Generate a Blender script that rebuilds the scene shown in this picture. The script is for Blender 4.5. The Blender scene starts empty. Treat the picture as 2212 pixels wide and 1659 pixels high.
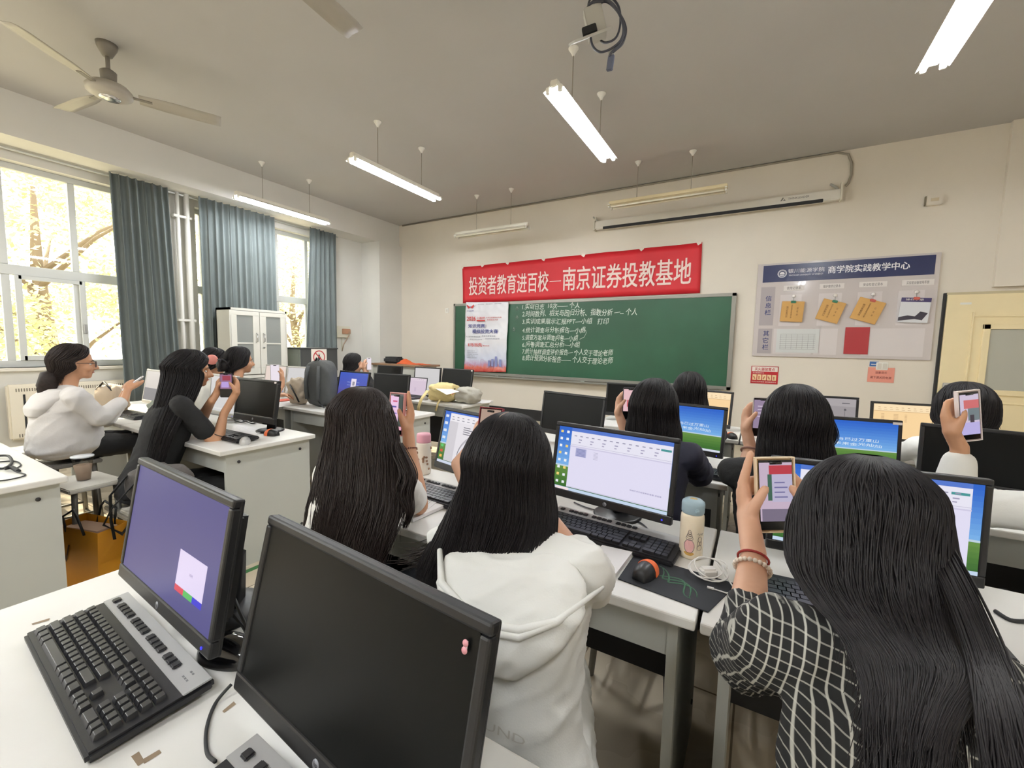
import bpy, bmesh, math, random
import numpy as np
from mathutils import Vector as V, Matrix as M, noise

random.seed(7)
S = bpy.context.scene
C = S.collection
# ------------------------------------------------------------------ camera
FPX, PITCH, YAW, ROLL, CAMH = 916.7, 5.1, 30.1, 1.195, 1.38
_p, _y, _r = (math.radians(a) for a in (PITCH, YAW, ROLL))
FW = V((-math.sin(_y) * math.cos(_p), math.cos(_y) * math.cos(_p), -math.sin(_p)))
_rt = V((math.cos(_y), math.sin(_y), 0))
_up = _rt.cross(FW)
RT = math.cos(_r) * _rt + math.sin(_r) * _up
UP = -math.sin(_r) * _rt + math.cos(_r) * _up
cam_data = bpy.data.cameras.new('camera')
cam_data.sensor_fit = 'HORIZONTAL'
cam_data.sensor_width = 36
cam_data.lens = FPX * 36 / 2212
cam_data.clip_start = 0.02
cam = bpy.data.objects.new('camera', cam_data)
C.objects.link(cam)
cm = M((RT, UP, -FW)).transposed().to_4x4()
cm.translation = V((0, 0, CAMH))
cam.matrix_world = cm
S.camera = cam
# ------------------------------------------------------------------ exposure, sky and sun
S.view_settings.view_transform = 'Standard'
S.view_settings.look = 'None'
S.view_settings.gamma = 1
S.view_settings.use_curve_mapping = False
EXPO = 1.05
S.view_settings.exposure = EXPO
S.cycles.max_bounces = 8
S.cycles.diffuse_bounces = 5
S.cycles.transparent_max_bounces = 12
S.cycles.sample_clamp_indirect = 6
S.cycles.caustics_reflective = False
S.cycles.caustics_refractive = False
world = bpy.data.worlds.new('sky')
S.world = world
world.use_nodes = True
wn = world.node_tree
bg = wn.nodes['Background']
bg.inputs['Color'].default_value = (0.97, 0.98, 1.0, 1)
bg.inputs['Strength'].default_value = 3.4
sun_d = bpy.data.lights.new('sun', 'SUN')
sun_d.energy = 6.5
sun_d.angle = math.radians(0.6)
sun_d.color = (1.0, 0.9, 0.72)
sun = bpy.data.objects.new('sun', sun_d)
C.objects.link(sun)
sun.rotation_euler = V((0.72, 0.03, -0.70)).to_track_quat('-Z', 'Y').to_euler()
TUBE_E = 78.0          # fluorescent tubes
SCREEN_E = 0.47         # monitors and phones


def ray(u, v):
    return FW * FPX + RT * (u - 1106) - UP * (v - 829.5)


def P(u, v, x=None, y=None, z=None):
    """the point of the room seen at (u, v) of the photograph on a plane x, y or z = const"""
    d = ray(u, v)
    o = V((0, 0, CAMH))
    if x is not None:
        t = x / d.x
    elif y is not None:
        t = y / d.y
    else:
        t = (z - CAMH) / d.z
    return o + d * t


# ------------------------------------------------------------------ helpers
def lin(c):
    return tuple(((x / 255) / 12.92 if x / 255 <= 0.04045 else ((x / 255 + 0.055) / 1.055) ** 2.4) for x in c[:3])


MATS = {}


def mat(name, col, rough=0.5, metal=0.0, emit=0.0, spec=0.5, var=0.0, vscale=8.0, bump=0.0, bscale=120.0, alpha=1.0, coat=0.0, sheen=0.0):
    if name in MATS:
        return MATS[name]
    m = bpy.data.materials.new(name)
    m.use_nodes = True
    nt = m.node_tree
    b = nt.nodes['Principled BSDF']
    c = lin(col)
    b.inputs['Base Color'].default_value = (*c, 1)
    b.inputs['Roughness'].default_value = rough
    b.inputs['Metallic'].default_value = metal
    b.inputs['Specular IOR Level'].default_value = spec
    if coat:
        b.inputs['Coat Weight'].default_value = coat
    if sheen:
        b.inputs['Sheen Weight'].default_value = sheen
    if emit:
        b.inputs['Emission Color'].default_value = (*c, 1)
        b.inputs['Emission Strength'].default_value = emit
        b.inputs['Base Color'].default_value = (0.01, 0.01, 0.01, 1)
    if alpha < 1:
        b.inputs['Alpha'].default_value = alpha
    tc = None
    if var or bump:
        tc = nt.nodes.new('ShaderNodeTexCoord')
    if var:
        n = nt.nodes.new('ShaderNodeTexNoise')
        n.inputs['Scale'].default_value = vscale
        n.inputs['Detail'].default_value = 4
        nt.links.new(tc.outputs['Object'], n.inputs['Vector'])
        r = nt.nodes.new('ShaderNodeMapRange')
        r.inputs['From Min'].default_value = 0.3
        r.inputs['From Max'].default_value = 0.7
        r.inputs['To Min'].default_value = 1 - var
        r.inputs['To Max'].default_value = 1 + var
        nt.links.new(n.outputs['Fac'], r.inputs['Value'])
        mx = nt.nodes.new('ShaderNodeMix')
        mx.data_type = 'RGBA'
        mx.blend_type = 'MULTIPLY'
        mx.inputs['Factor'].default_value = 1
        mx.inputs['A'].default_value = (*c, 1)
        nt.links.new(r.outputs['Result'], mx.inputs['B'])
        nt.links.new(mx.outputs['Result'], b.inputs['Base Color'])
    if bump:
        n2 = nt.nodes.new('ShaderNodeTexNoise')
        n2.inputs['Scale'].default_value = bscale
        n2.inputs['Detail'].default_value = 3
        nt.links.new(tc.outputs['Object'], n2.inputs['Vector'])
        bp = nt.nodes.new('ShaderNodeBump')
        bp.inputs['Strength'].default_value = bump
        bp.inputs['Distance'].default_value = 0.01
        nt.links.new(n2.outputs['Fac'], bp.inputs['Height'])
        nt.links.new(bp.outputs['Normal'], b.inputs['Normal'])
    MATS[name] = m
    return m


def glass(name, tint=(240, 245, 245), refl=0.10, rough=0.02):
    if name in MATS:
        return MATS[name]
    m = bpy.data.materials.new(name)
    m.use_nodes = True
    nt = m.node_tree
    nt.nodes.clear()
    o = nt.nodes.new('ShaderNodeOutputMaterial')
    t = nt.nodes.new('ShaderNodeBsdfTransparent')
    t.inputs['Color'].default_value = (*lin(tint), 1)
    g = nt.nodes.new('ShaderNodeBsdfGlossy')
    g.inputs['Roughness'].default_value = rough
    x = nt.nodes.new('ShaderNodeMixShader')
    x.inputs['Fac'].default_value = refl
    nt.links.new(t.outputs[0], x.inputs[1])
    nt.links.new(g.outputs[0], x.inputs[2])
    nt.links.new(x.outputs[0], o.inputs['Surface'])
    MATS[name] = m
    return m


WORLDM = {}


def wm(o):
    return WORLDM.get(o.name, M.Identity(4))


def par(o, parent):
    if parent is not None:
        o.parent = parent
        o.matrix_parent_inverse = wm(parent).inverted()


def rz(a):
    return M.Rotation(a, 4, 'Z')


def thing(name, label, cat, loc=(0, 0, 0), rot=0.0, group=None):
    o = bpy.data.objects.new(name, None)
    o.empty_display_size = 0.05
    C.objects.link(o)
    o.location = loc
    o.rotation_euler = (0, 0, rot)
    WORLDM[o.name] = M.Translation(V(loc)) @ rz(rot)
    return tag(o, label, cat, group)


def tag(o, label, cat, group=None):
    o['label'] = label
    o['category'] = cat
    if group:
        o['group'] = group
    return o


class MB:
    """collects shapes, then links them as ONE mesh object"""

    def __init__(s):
        s.v, s.f, s.mi, s.mats, s.sm = [], [], [], [], []
        s.T = M.Identity(4)

    def _m(s, m):
        if m is None:
            m = s.mats[0] if s.mats else None
        if m not in s.mats:
            s.mats.append(m)
        return s.mats.index(m)

    def add(s, vs, fs, m=None, smooth=False):
        b = len(s.v)
        s.v += [tuple(s.T @ V(p)) for p in vs]
        k = s._m(m)
        for f in fs:
            s.f.append([b + i for i in f])
            s.mi.append(k)
            s.sm.append(smooth)
        return s

    def box(s, c, d, m=None, R=None, bev=0.0, seg=2):
        bm = bmesh.new()
        bmesh.ops.create_cube(bm, size=1)
        for v in bm.verts:
            v.co = V((v.co.x * d[0], v.co.y * d[1], v.co.z * d[2]))
        if bev:
            bmesh.ops.bevel(bm, geom=bm.edges[:], offset=bev, segments=seg, affect='EDGES', clamp_overlap=True)
        X = M.Translation(V(c)) @ (R.to_4x4() if R is not None else M.Identity(4))
        bm.verts.index_update()
        vs = [X @ v.co for v in bm.verts]
        fs = [[v.index for v in f.verts] for f in bm.faces]
        bm.free()
        return s.add(vs, fs, m)

    def bx(s, x0, x1, y0, y1, z0, z1, m=None, bev=0.0):
        return s.box(((x0 + x1) / 2, (y0 + y1) / 2, (z0 + z1) / 2), (abs(x1 - x0), abs(y1 - y0), abs(z1 - z0)), m, None, bev)

    def tube(s, pts, r, m=None, n=8, cap=True, flat=1.0):
        pts = [V(p) for p in pts]
        if len(pts) < 2:
            return s
        rs = r if isinstance(r, (list, tuple)) else [r] * len(pts)
        vs, fs = [], []
        up = None
        for i, p in enumerate(pts):
            t = (pts[min(i + 1, len(pts) - 1)] - pts[max(i - 1, 0)])
            if t.length < 1e-9:
                t = V((0, 0, 1))
            t.normalize()
            if up is None:
                a = V((0, 0, 1)) if abs(t.z) < 0.9 else V((1, 0, 0))
                up = (a - t * a.dot(t)).normalized()
            else:
                up = up - t * up.dot(t)
                up = up.normalized() if up.length > 1e-6 else V((1, 0, 0))
            sd = t.cross(up)
            for k in range(n):
                a = 2 * math.pi * k / n
                vs.append(p + (up * math.cos(a) * flat + sd * math.sin(a)) * rs[i])
        for i in range(len(pts) - 1):
            for k in range(n):
                fs.append([i * n + k, i * n + (k + 1) % n, (i + 1) * n + (k + 1) % n, (i + 1) * n + k])
        if cap:
            fs.append(list(range(n))[::-1])
            fs.append([(len(pts) - 1) * n + k for k in range(n)])
        return s.add(vs, fs, m, True)

    def cyl(s, p0, p1, r0, r1=None, m=None, n=16):
        return s.tube([p0, p1], [r0, r0 if r1 is None else r1], m, n)

    def lathe(s, prof, m=None, n=24, c=(0, 0, 0), R=None, smooth=True):
        """profile of (radius, z)"""
        X = M.Translation(V(c)) @ (R.to_4x4() if R is not None else M.Identity(4))
        vs, fs = [], []
        for r, z in prof:
            for k in range(n):
                a = 2 * math.pi * k / n
                vs.append(X @ V((r * math.cos(a), r * math.sin(a), z)))
        for i in range(len(prof) - 1):
            for k in range(n):
                fs.append([i * n + k, i * n + (k + 1) % n, (i + 1) * n + (k + 1) % n, (i + 1) * n + k])
        fs.append(list(range(n))[::-1])
        fs.append([(len(prof) - 1) * n + k for k in range(n)])
        return s.add(vs, fs, m, smooth)

    def ell(s, c, r, m=None, R=None, n=16):
        X = M.Translation(V(c)) @ (R.to_4x4() if R is not None else M.Identity(4))
        vs, fs = [], []
        h = n // 2
        for i in range(h + 1):
            th = math.pi * i / h
            for k in range(n):
                a = 2 * math.pi * k / n
                vs.append(X @ V((r[0] * math.sin(th) * math.cos(a), r[1] * math.sin(th) * math.sin(a), r[2] * math.cos(th))))
        for i in range(h):
            for k in range(n):
                fs.append([i * n + k, (i + 1) * n + k, (i + 1) * n + (k + 1) % n, i * n + (k + 1) % n])
        return s.add(vs, fs, m, True)

    def poly(s, pts, m=None):
        return s.add(pts, [list(range(len(pts)))], m)

    def prism(s, pts, d, m=None):
        """a flat outline given thickness d (a vector)"""
        n = len(pts)
        d = V(d)
        vs = [V(p) for p in pts] + [V(p) + d for p in pts]
        fs = [list(range(n))[::-1], [n + i for i in range(n)]]
        fs += [[i, (i + 1) % n, n + (i + 1) % n, n + i] for i in range(n)]
        return s.add(vs, fs, m)

    def grid(s, fn, nu, nv, m=None, smooth=True):
        vs = [fn(i / nu, j / nv) for j in range(nv + 1) for i in range(nu + 1)]
        w = nu + 1
        fs = [[j * w + i, j * w + i + 1, (j + 1) * w + i + 1, (j + 1) * w + i] for j in range(nv) for i in range(nu)]
        return s.add(vs, fs, m, smooth)

    def build(s, name, m=None, parent=None, bev=0.0, kind=None, solid=0.0, fixn=False):
        me = bpy.data.meshes.new(name)
        me.from_pydata(s.v, [], s.f)
        if m is not None:
            if None in s.mats:
                s.mats[s.mats.index(None)] = m
            elif not s.mats:
                s.mats = [m]
        for q in s.mats:
            me.materials.append(q)
        me.polygons.foreach_set('material_index', s.mi)
        me.polygons.foreach_set('use_smooth', s.sm)
        me.update()
        if fixn:
            bm = bmesh.new()
            bm.from_mesh(me)
            bmesh.ops.recalc_face_normals(bm, faces=bm.faces[:])
            bm.to_mesh(me)
            bm.free()
        o = bpy.data.objects.new(name, me)
        C.objects.link(o)
        par(o, parent)
        if bev:
            md = o.modifiers.new('bevel', 'BEVEL')
            md.width = bev
            md.segments = 2
            md.limit_method = 'ANGLE'
        if solid:
            md = o.modifiers.new('thick', 'SOLIDIFY')
            md.thickness = solid
            md.offset = 0
        if kind:
            o['kind'] = kind
        return o


def copy_tree(o, dloc=None, newloc=None, rot=None):
    c = o.copy()
    C.objects.link(c)
    if newloc is not None:
        c.location = newloc
    if rot is not None:
        c.rotation_euler = (0, 0, rot)
    WORLDM[c.name] = M.Translation(c.location) @ rz(c.rotation_euler.z)
    for k in KIDS(o):
        _cp(k, c)
    return c


def KIDS(o):
    return [q for q in C.objects if q.parent == o]


def _cp(k, p):
    c = k.copy()
    C.objects.link(c)
    c.parent = p
    for q in KIDS(k):
        _cp(q, c)


def text_geo(txt, bold=0.0, res=2):
    cu = bpy.data.curves.new('t', 'FONT')
    cu.body = txt
    cu.size = 1
    cu.resolution_u = res
    cu.fill_mode = 'FRONT'
    o = bpy.data.objects.new('t', cu)
    C.objects.link(o)
    dg = bpy.context.evaluated_depsgraph_get()
    ev = o.evaluated_get(dg)
    me = ev.to_mesh()
    vs = [v.co.copy() for v in me.vertices]
    fs = [list(p.vertices) for p in me.polygons]
    ev.to_mesh_clear()
    bpy.data.objects.remove(o)
    bpy.data.curves.remove(cu)
    if bold > 0:   # heavier strokes: the outline repeated a little to each side
        n = len(vs)
        base, f0 = vs, fs
        vs, fs = [], []
        for i, (dx, dy) in enumerate(((-bold, -bold * .6), (bold, -bold * .6), (bold, bold * .6), (-bold, bold * .6))):
            vs += [V((p.x + dx, p.y + dy, i * .0004)) for p in base]
            fs += [[k + i * n for k in f] for f in f0]
    return vs, fs


def frame(o, ex, ey):
    """matrix whose x and y axes lie on a surface; z is its outward normal"""
    ex = V(ex).normalized()
    ey = V(ey)
    ey = (ey - ex * ey.dot(ex)).normalized()
    ez = ex.cross(ey)
    m = M((ex, ey, ez)).transposed().to_4x4()
    m.translation = V(o)
    return m


def lettering(mb, txt, F, x, y, h, m, w=None, bold=0.0, lift=0.0006, jit=0.0, slant=0.0, align='L', res=2):
    """writes txt on the surface frame F at (x, y), cap height about h, squeezed to width w; lies lift above the surface"""
    vs, fs = text_geo(txt, bold, res)
    if not vs:
        return 0
    x0 = min(v.x for v in vs)
    x1 = max(v.x for v in vs)
    y0 = min(v.y for v in vs)
    y1 = max(v.y for v in vs)
    k = h / max(y1 - y0, 1e-6)
    kx = k if w is None else w / max(x1 - x0, 1e-6)
    off = 0 if align == 'L' else -(x1 - x0) * kx / 2
    out = []
    for v in vs:
        px = (v.x - x0) * kx + off
        py = (v.y - y0) * k
        if jit:
            cell = math.floor((v.x - x0) / 1.0)
            random.seed(int(cell * 131 + len(txt) * 7))
            py += (random.random() - .5) * jit * h + slant * px
            px += (py * 0.12)
        out.append(F @ V((x + px, y + py, lift + v.z * .05)))
    mb.add(out, fs, m)
    return (x1 - x0) * kx
# ------------------------------------------------------------------ the room
XL, XR, YF, YB, ZC = -6.4, 2.7, 6.0, -3.4, 3.585
wallm = mat('cream wall paint', (222, 214, 200), 0.75, var=0.03, vscale=1.5, bump=0.05, bscale=60)
wallw = mat('white wall paint', (212, 210, 203), 0.75, var=0.03, vscale=1.5)
ceilm = mat('ceiling paint', (184, 182, 179), 0.85, var=0.03, vscale=1.0)
white = mat('white plastic', (232, 230, 222), 0.45)
alu = mat('pale aluminium', (196, 198, 194), 0.4, 0.2)
blackp = mat('black plastic', (24, 24, 26), 0.42, bump=0.04, bscale=900)
dark = mat('dark rubber', (30, 31, 33), 0.6)
chrome = mat('chrome', (200, 200, 200), 0.2, 1.0)
steel = mat('brushed steel', (150, 150, 148), 0.4, 0.8)


def floor_mat():
    m = bpy.data.materials.new('floor tiles')
    m.use_nodes = True
    nt = m.node_tree
    b = nt.nodes['Principled BSDF']
    tc = nt.nodes.new('ShaderNodeTexCoord')
    br = nt.nodes.new('ShaderNodeTexBrick')
    br.offset = 0
    br.inputs['Color1'].default_value = (*lin((204, 191, 168)), 1)
    br.inputs['Color2'].default_value = (*lin((197, 184, 162)), 1)
    br.inputs['Mortar'].default_value = (*lin((120, 106, 88)), 1)
    br.inputs['Scale'].default_value = 1
    br.inputs['Mortar Size'].default_value = 0.004
    br.inputs['Brick Width'].default_value = 0.6
    br.inputs['Row Height'].default_value = 0.6
    nt.links.new(tc.outputs['Object'], br.inputs['Vector'])
    nt.links.new(br.outputs['Color'], b.inputs['Base Color'])
    n = nt.nodes.new('ShaderNodeTexNoise')
    n.inputs['Scale'].default_value = 3
    nt.links.new(tc.outputs['Object'], n.inputs['Vector'])
    r = nt.nodes.new('ShaderNodeMapRange')
    r.inputs['To Min'].default_value = 0.18
    r.inputs['To Max'].default_value = 0.38
    nt.links.new(n.outputs['Fac'], r.inputs['Value'])
    nt.links.new(r.outputs['Result'], b.inputs['Roughness'])
    return m


MB().bx(XL - .3, XR + .3, YB - .3, YF + .3, -.12, 0, floor_mat()).build('floor', kind='structure')
MB().bx(XL - .3, XR + .3, YB - .3, YF + .3, ZC, ZC + .15, ceilm).build('ceiling', kind='structure')
MB().bx(XL - .3, XR + .3, YF, YF + .25, 0, ZC, wallm).build('wall_front', kind='structure')
MB().bx(XR, XR + .25, YB - .3, YF, 0, ZC, wallm).build('wall_right', kind='structure')
MB().bx(XL - .3, XR + .3, YB - .25, YB, 0, ZC, wallm).build('wall_back', kind='structure')
# left wall with three window openings
WIN = [(-3.0, -0.75), (-0.35, 2.36), (2.8, 4.72)]
WZ0, WZ1 = 1.06, 3.08
m = MB()
ys = [YB] + [q for w in WIN for q in w] + [YF]
for i in range(0, len(ys), 2):
    m.bx(XL - .28, XL, ys[i], ys[i + 1], 0, ZC, wallw)
for a, b in WIN:
    m.bx(XL - .28, XL, a, b, 0, WZ0, wallw)
    m.bx(XL - .28, XL, a, b, WZ1, ZC, wallw)
m.build('wall_left', kind='structure')
# concrete beam along the windows, the corner pier, the shallow pier over the door
MB().bx(XL, -6.0, YB, YF, 3.19, ZC, wallw).build('trim_1', kind='structure')
MB().bx(XL, -5.94, 5.46, YF, 0, 3.19, wallw).build('trim_2', kind='structure')
MB().bx(1.92, XR, YF - .05, YF, 2.05, ZC, wallm).build('trim_3', kind='structure')
skirt = mat('black skirting tile', (38, 38, 40), 0.35, var=0.2, vscale=3)
MB().bx(-5.94, 1.55, YF - .012, YF, 0.2, 0.37, skirt).build('baseboard_front', kind='structure')
MB().bx(XL, XL + .012, YB, 5.46, 0, 0.12, skirt).build('baseboard_left', kind='structure')
MB().bx(-5.2, 1.2, 4.9, YF, 0, 0.2, mat('platform tile', (206, 194, 170), 0.4, var=.04)).build('trim_4', kind='structure')
green = mat('green floor tape', (66, 122, 70), 0.5)
tag(MB().bx(-2.595, -2.56, .2, 4.4, 0, .002, green).build('floor_tape'), 'green tape line on the floor tiles along the aisle', 'floor tape')


def sill(a, b, n):
    MB().bx(XL - .28, XL + .05, a - .03, b + .03, WZ0 - .03, WZ0, mat('sill stone', (214, 208, 196), .4)).build('trim_%d' % n, kind='structure')


pane = glass('window glass', (250, 250, 246), 0.05)
for k, (a, b) in enumerate(WIN):
    sill(a, b, 5 + k)
    t = bpy.data.objects.new('window_%d' % (k + 1), None)
    C.objects.link(t)
    t['kind'] = 'structure'
    x = XL - .14
    f = MB()
    dx = .06
    f.bx(x - dx / 2, x + dx / 2, a, a + .05, WZ0, WZ1, alu)
    f.bx(x - dx / 2, x + dx / 2, b - .05, b, WZ0, WZ1, alu)
    f.bx(x - dx / 2, x + dx / 2, a, b, WZ0, WZ0 + .07, alu)
    f.bx(x - dx / 2, x + dx / 2, a, b, WZ1 - .06, WZ1, alu)
    f.bx(x - dx / 2, x + dx / 2, a, b, 1.99, 2.09, alu)
    mull = [1.17 + .515 * i for i in range(-2, 3)] if k == 1 else ([3.93 + .5 * i for i in range(-2, 2)] if k == 2 else [-2.4, -1.85, -1.3])
    for y in mull:
        f.bx(x - .025, x + .025, y - .028, y + .028, 2.09, WZ1 - .06, alu)
        f.bx(x - .02, x + .02, y - .03, y + .03, WZ0 + .07, 1.99, alu)
    f.build('window_frame', alu, t, bev=.004)
    s = MB()   # sliding sashes on the room side
    for y0, y1 in ([(1.25, 1.72), (.10, .66)] if k == 1 else [(mull[0] + .08, mull[1] + .05)]):
        xx = x + .035
        for q in (y0, y1):
            s.bx(xx - .015, xx + .015, q - .025, q + .025, WZ0 + .07, 1.99, alu)
        s.bx(xx - .015, xx + .015, y0, y1, WZ0 + .07, WZ0 + .12, alu)
        s.bx(xx - .015, xx + .015, y0, y1, 1.95, 1.99, alu)
        s.bx(xx + .015, xx + .035, y1 - .012, y1 + .012, 1.42, 1.52, steel)
    s.build('window_sash', alu, t, bev=.003)
    MB().bx(x - .003, x + .003, a + .04, b - .04, WZ0 + .05, WZ1 - .05, pane).build('window_pane', pane, t)

# ------------------------------------------------------------------ door at the right end of the front wall
doorm = mat('pale yellow door paint', (236, 220, 178), 0.5, var=.02)
d = bpy.data.objects.new('door_1', None)
C.objects.link(d)
d['kind'] = 'structure'
DX0, DX1, DZ = 1.60, 2.62, 1.985
m = MB()
m.bx(DX0 - .02, DX0 + .0, YF - .03, YF, 0, DZ + .02, dark)
m.bx(DX0, DX1, YF - .03, YF, DZ, DZ + .025, mat('door frame paint', (196, 184, 150), .5))
m.build('door_frame', dark, d)
m = MB()
m.bx(DX0 + .005, DX1, YF - .045, YF, 0.0, DZ, doorm)
gx0, gx1, gz0, gz1 = 1.93, 2.40, 1.05, 1.64
for o, w_, h_ in ((0, .10, .022), (.12, .03, .012)):
    for a, b, c_, e in ((gx0 - o - w_ * .5, gx0 - o, gz0 - o - .05, gz1 + o + .05), (gx1 + o, gx1 + o + w_ * .5, gz0 - o - .05, gz1 + o + .05), (gx0 - o - w_ * .5, gx1 + o + w_ * .5, gz1 + o, gz1 + o + w_ * .5), (gx0 - o - w_ * .5, gx1 + o + w_ * .5, gz0 - o - w_ * .5, gz0 - o)):
        m.bx(a, b, YF - .045 - h_, YF - .04, c_, e, doorm)
m.build('door_leaf', doorm, d, bev=.004)
MB().bx(gx0, gx1, YF - .052, YF - .046, gz0, gz1, mat('frosted door glass', (176, 176, 164), .35)).build('door_glass', None, d)
m = MB()
m.bx(1.635, 1.715, YF - .056, YF - .045, .86, 1.10, chrome, .004)
m.bx(1.65, 1.70, YF - .07, YF - .056, .99, 1.075, blackp, .004)
m.tube([(1.68, YF - .056, .98), (1.68, YF - .10, .98), (1.78, YF - .10, .975)], .011, chrome)
m.build('door_handle', chrome, d)
m = MB()
m.bx(1.70, 1.78, YF - .0465, YF - .045, 1.885, 1.905, white)
m.build('door_plate', white, d)

# ------------------------------------------------------------------ small wall fittings
def wallbox(name, label, cat, x, z, w, h, dp, mm, extra=None):
    o = MB().box((x, YF - dp / 2, z), (w, dp, h), mm, None, .006).build(name)
    return tag(o, label, cat)


gr_ = mat('box edge grey', (126, 116, 100), .6)
t = thing('junction_box', 'small cream junction box high on front wall above the notice board', 'junction box', (1.41, YF, 2.90))
MB().box((1.43, YF - .025, 2.94), (.12, .05, .10), wallm, None, .006).build('box_body', None, t)
MB().box((1.365, YF - .02, 2.94), (.008, .04, .09), gr_).build('box_edge', None, t)
MB().box((1.43, YF - .052, 2.94), (.06, .004, .03), mat('box plate', (205, 190, 160), .6)).build('box_plate', None, t)
t = thing('wall_switch', 'tiny white switch plate on front wall left of blackboard', 'switch', (-4.86, YF, 1.79))
q = P(966, 671, y=YF)
MB().box((q.x, YF - .006, q.z), (.075, .012, .08), white, None, .004).build('switch_plate', white, t)
MB().box((q.x, YF - .014, q.z), (.03, .006, .045), mat('switch rocker', (214, 208, 196), .4), None, .002).build('switch_rocker', None, t)
q = P(1905, 791, y=YF)
t = thing('light_switch', 'white wall light switch below the notice board', 'switch', (q.x, YF, q.z))
MB().box((q.x, YF - .006, q.z), (.10, .012, .085), white, None, .004).build('switch_plate', white, t)
for s in (-.022, .022):
    MB().box((q.x + s, YF - .014, q.z), (.034, .006, .06), mat('switch rocker', (214, 208, 196), .4), None, .002).build('switch_rocker', None, t)
q = P(1888, 786, y=YF)
o = MB().box((q.x, YF - .003, q.z), (.075, .004, .05), mat('blue sticker', (62, 106, 168), .5)).box((q.x, YF - .0055, q.z - .005), (.05, .001, .008), white).build('wall_sticker')
tag(o, 'small blue sticker beside the light switch', 'sticker')

# pipes between the windows
m = MB()
for y, r in ((2.585, .022), (2.685, .03)):
    m.tube([(XL + .06, y, 0), (XL + .06, y, 3.19)], r, wallw, 12)
for z in (1.62, 2.9, .6):
    m.box((XL + .05, 2.635, z), (.07, .2, .03), wallw, None, .004)
tag(m.build('heating_pipe'), 'pair of cream heating pipes running up between the curtains', 'pipe')
# cable along the top of the front wall, down to the projection screen
gr = mat('grey cable duct', (150, 143, 130), .6)
m = MB()
pts = [(-5.9, YF - .014, ZC - .014), (.60, YF - .014, ZC - .014), (.70, YF - .014, ZC - .05), (.735, YF - .02, ZC - .15), (.74, YF - .02, ZC - .27), (.72, YF - .02, ZC - .36), (.70, YF - .02, 3.20)]
m.tube(pts, .012, gr, 8)
tag(m.build('ceiling_cable'), 'grey cable running along the front wall top to projection screen', 'cable')

# ------------------------------------------------------------------ radiators
def radiator(y0, y1, label):
    t = thing('radiator', label, 'radiator', (XL + .1, (y0 + y1) / 2, .34), 0, 'radiators under the windows')
    rm = mat('radiator enamel', (222, 214, 196), .45)
    x = XL + .10
    MB().bx(XL + .02, x, y0, y1, .35, .90, rm, .015).build('radiator_body', rm, t)
    m = MB()
    n = int((y1 - y0) / .145)
    for i in range(n):
        y = y0 + .11 + i * .145
        m.bx(x - .004, x + .002, y - .008, y + .008, .43, .80, dark)
    m.build('slot', dark, t)
    for z in (.845, .39):
        m = MB()
        y = y0 + .06
        while y < y1 - .06:
            m.bx(x - .004, x + .0015, y - .004, y + .004, z - .016, z + .016, mat('grille shade', (120, 112, 100), .7))
            y += .018
        m.build('vent_row', None, t)


radiator(1.08, 2.22, 'cream panel radiator under the window beside girl in white hoodie')
radiator(-.3, .95, 'cream panel radiator nearest the camera under the window')
radiator(2.9, 4.1, 'cream panel radiator behind the white cabinet')

# ------------------------------------------------------------------ curtains
curt = mat('grey green curtain', (108, 116, 115), .85, var=.06, vscale=5, sheen=.2)


def curtain(y0, y1, ztop, zbot, label, taper=0, n=7, yb0=None, yb1=None):
    def fn(u, v):
        a = y0 + (y1 - y0) * u
        b = (yb0 if yb0 is not None else y0) + ((yb1 if yb1 is not None else y1) - (yb0 if yb0 is not None else y0)) * u
        y = a + (b - a) * v
        z = ztop + (zbot - ztop) * v
        ph = 2 * math.pi * n * u + .5 * math.sin(3 * u + v * 2)
        amp = .035 * (.65 + .35 * v)
        x = XL + .16 + amp * math.sin(ph) + .012 * math.sin(2.3 * ph + 1)
        return (x, y + .012 * math.cos(ph), z)
    o = MB().grid(fn, n * 14, 14, curt).build('curtain', solid=.003)
    return tag(o, label, 'curtain', 'grey green classroom curtains')


curtain(1.91, 2.44, 3.18, .62, 'wide grey green curtain right of the big window behind hoodie girl', n=7, yb0=1.93, yb1=2.5)
curtain(2.76, 3.74, 3.18, .7, 'broad grey green curtain hanging behind the white cabinet', n=11)
curtain(4.30, 4.78, 3.18, .9, 'narrow grey green curtain above the dark steel cabinet', n=6, yb0=4.16, yb1=4.80)
m = MB()
m.tube([(XL + .06, -.4, 3.165), (XL + .06, 4.9, 3.165)], .012, alu, 8)
tag(m.build('curtain_rail'), 'pale rail the curtains hang from under the beam', 'curtain rail')

# ------------------------------------------------------------------ trees outside the windows
leafm = [mat('leaf %d' % i, c, .6) for i, c in enumerate(((206, 204, 158), (222, 212, 172), (178, 186, 138)))]  # leaf colours paled to carry the overexposed daylight
barkm = mat('bark', (120, 104, 84), .9)


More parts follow.
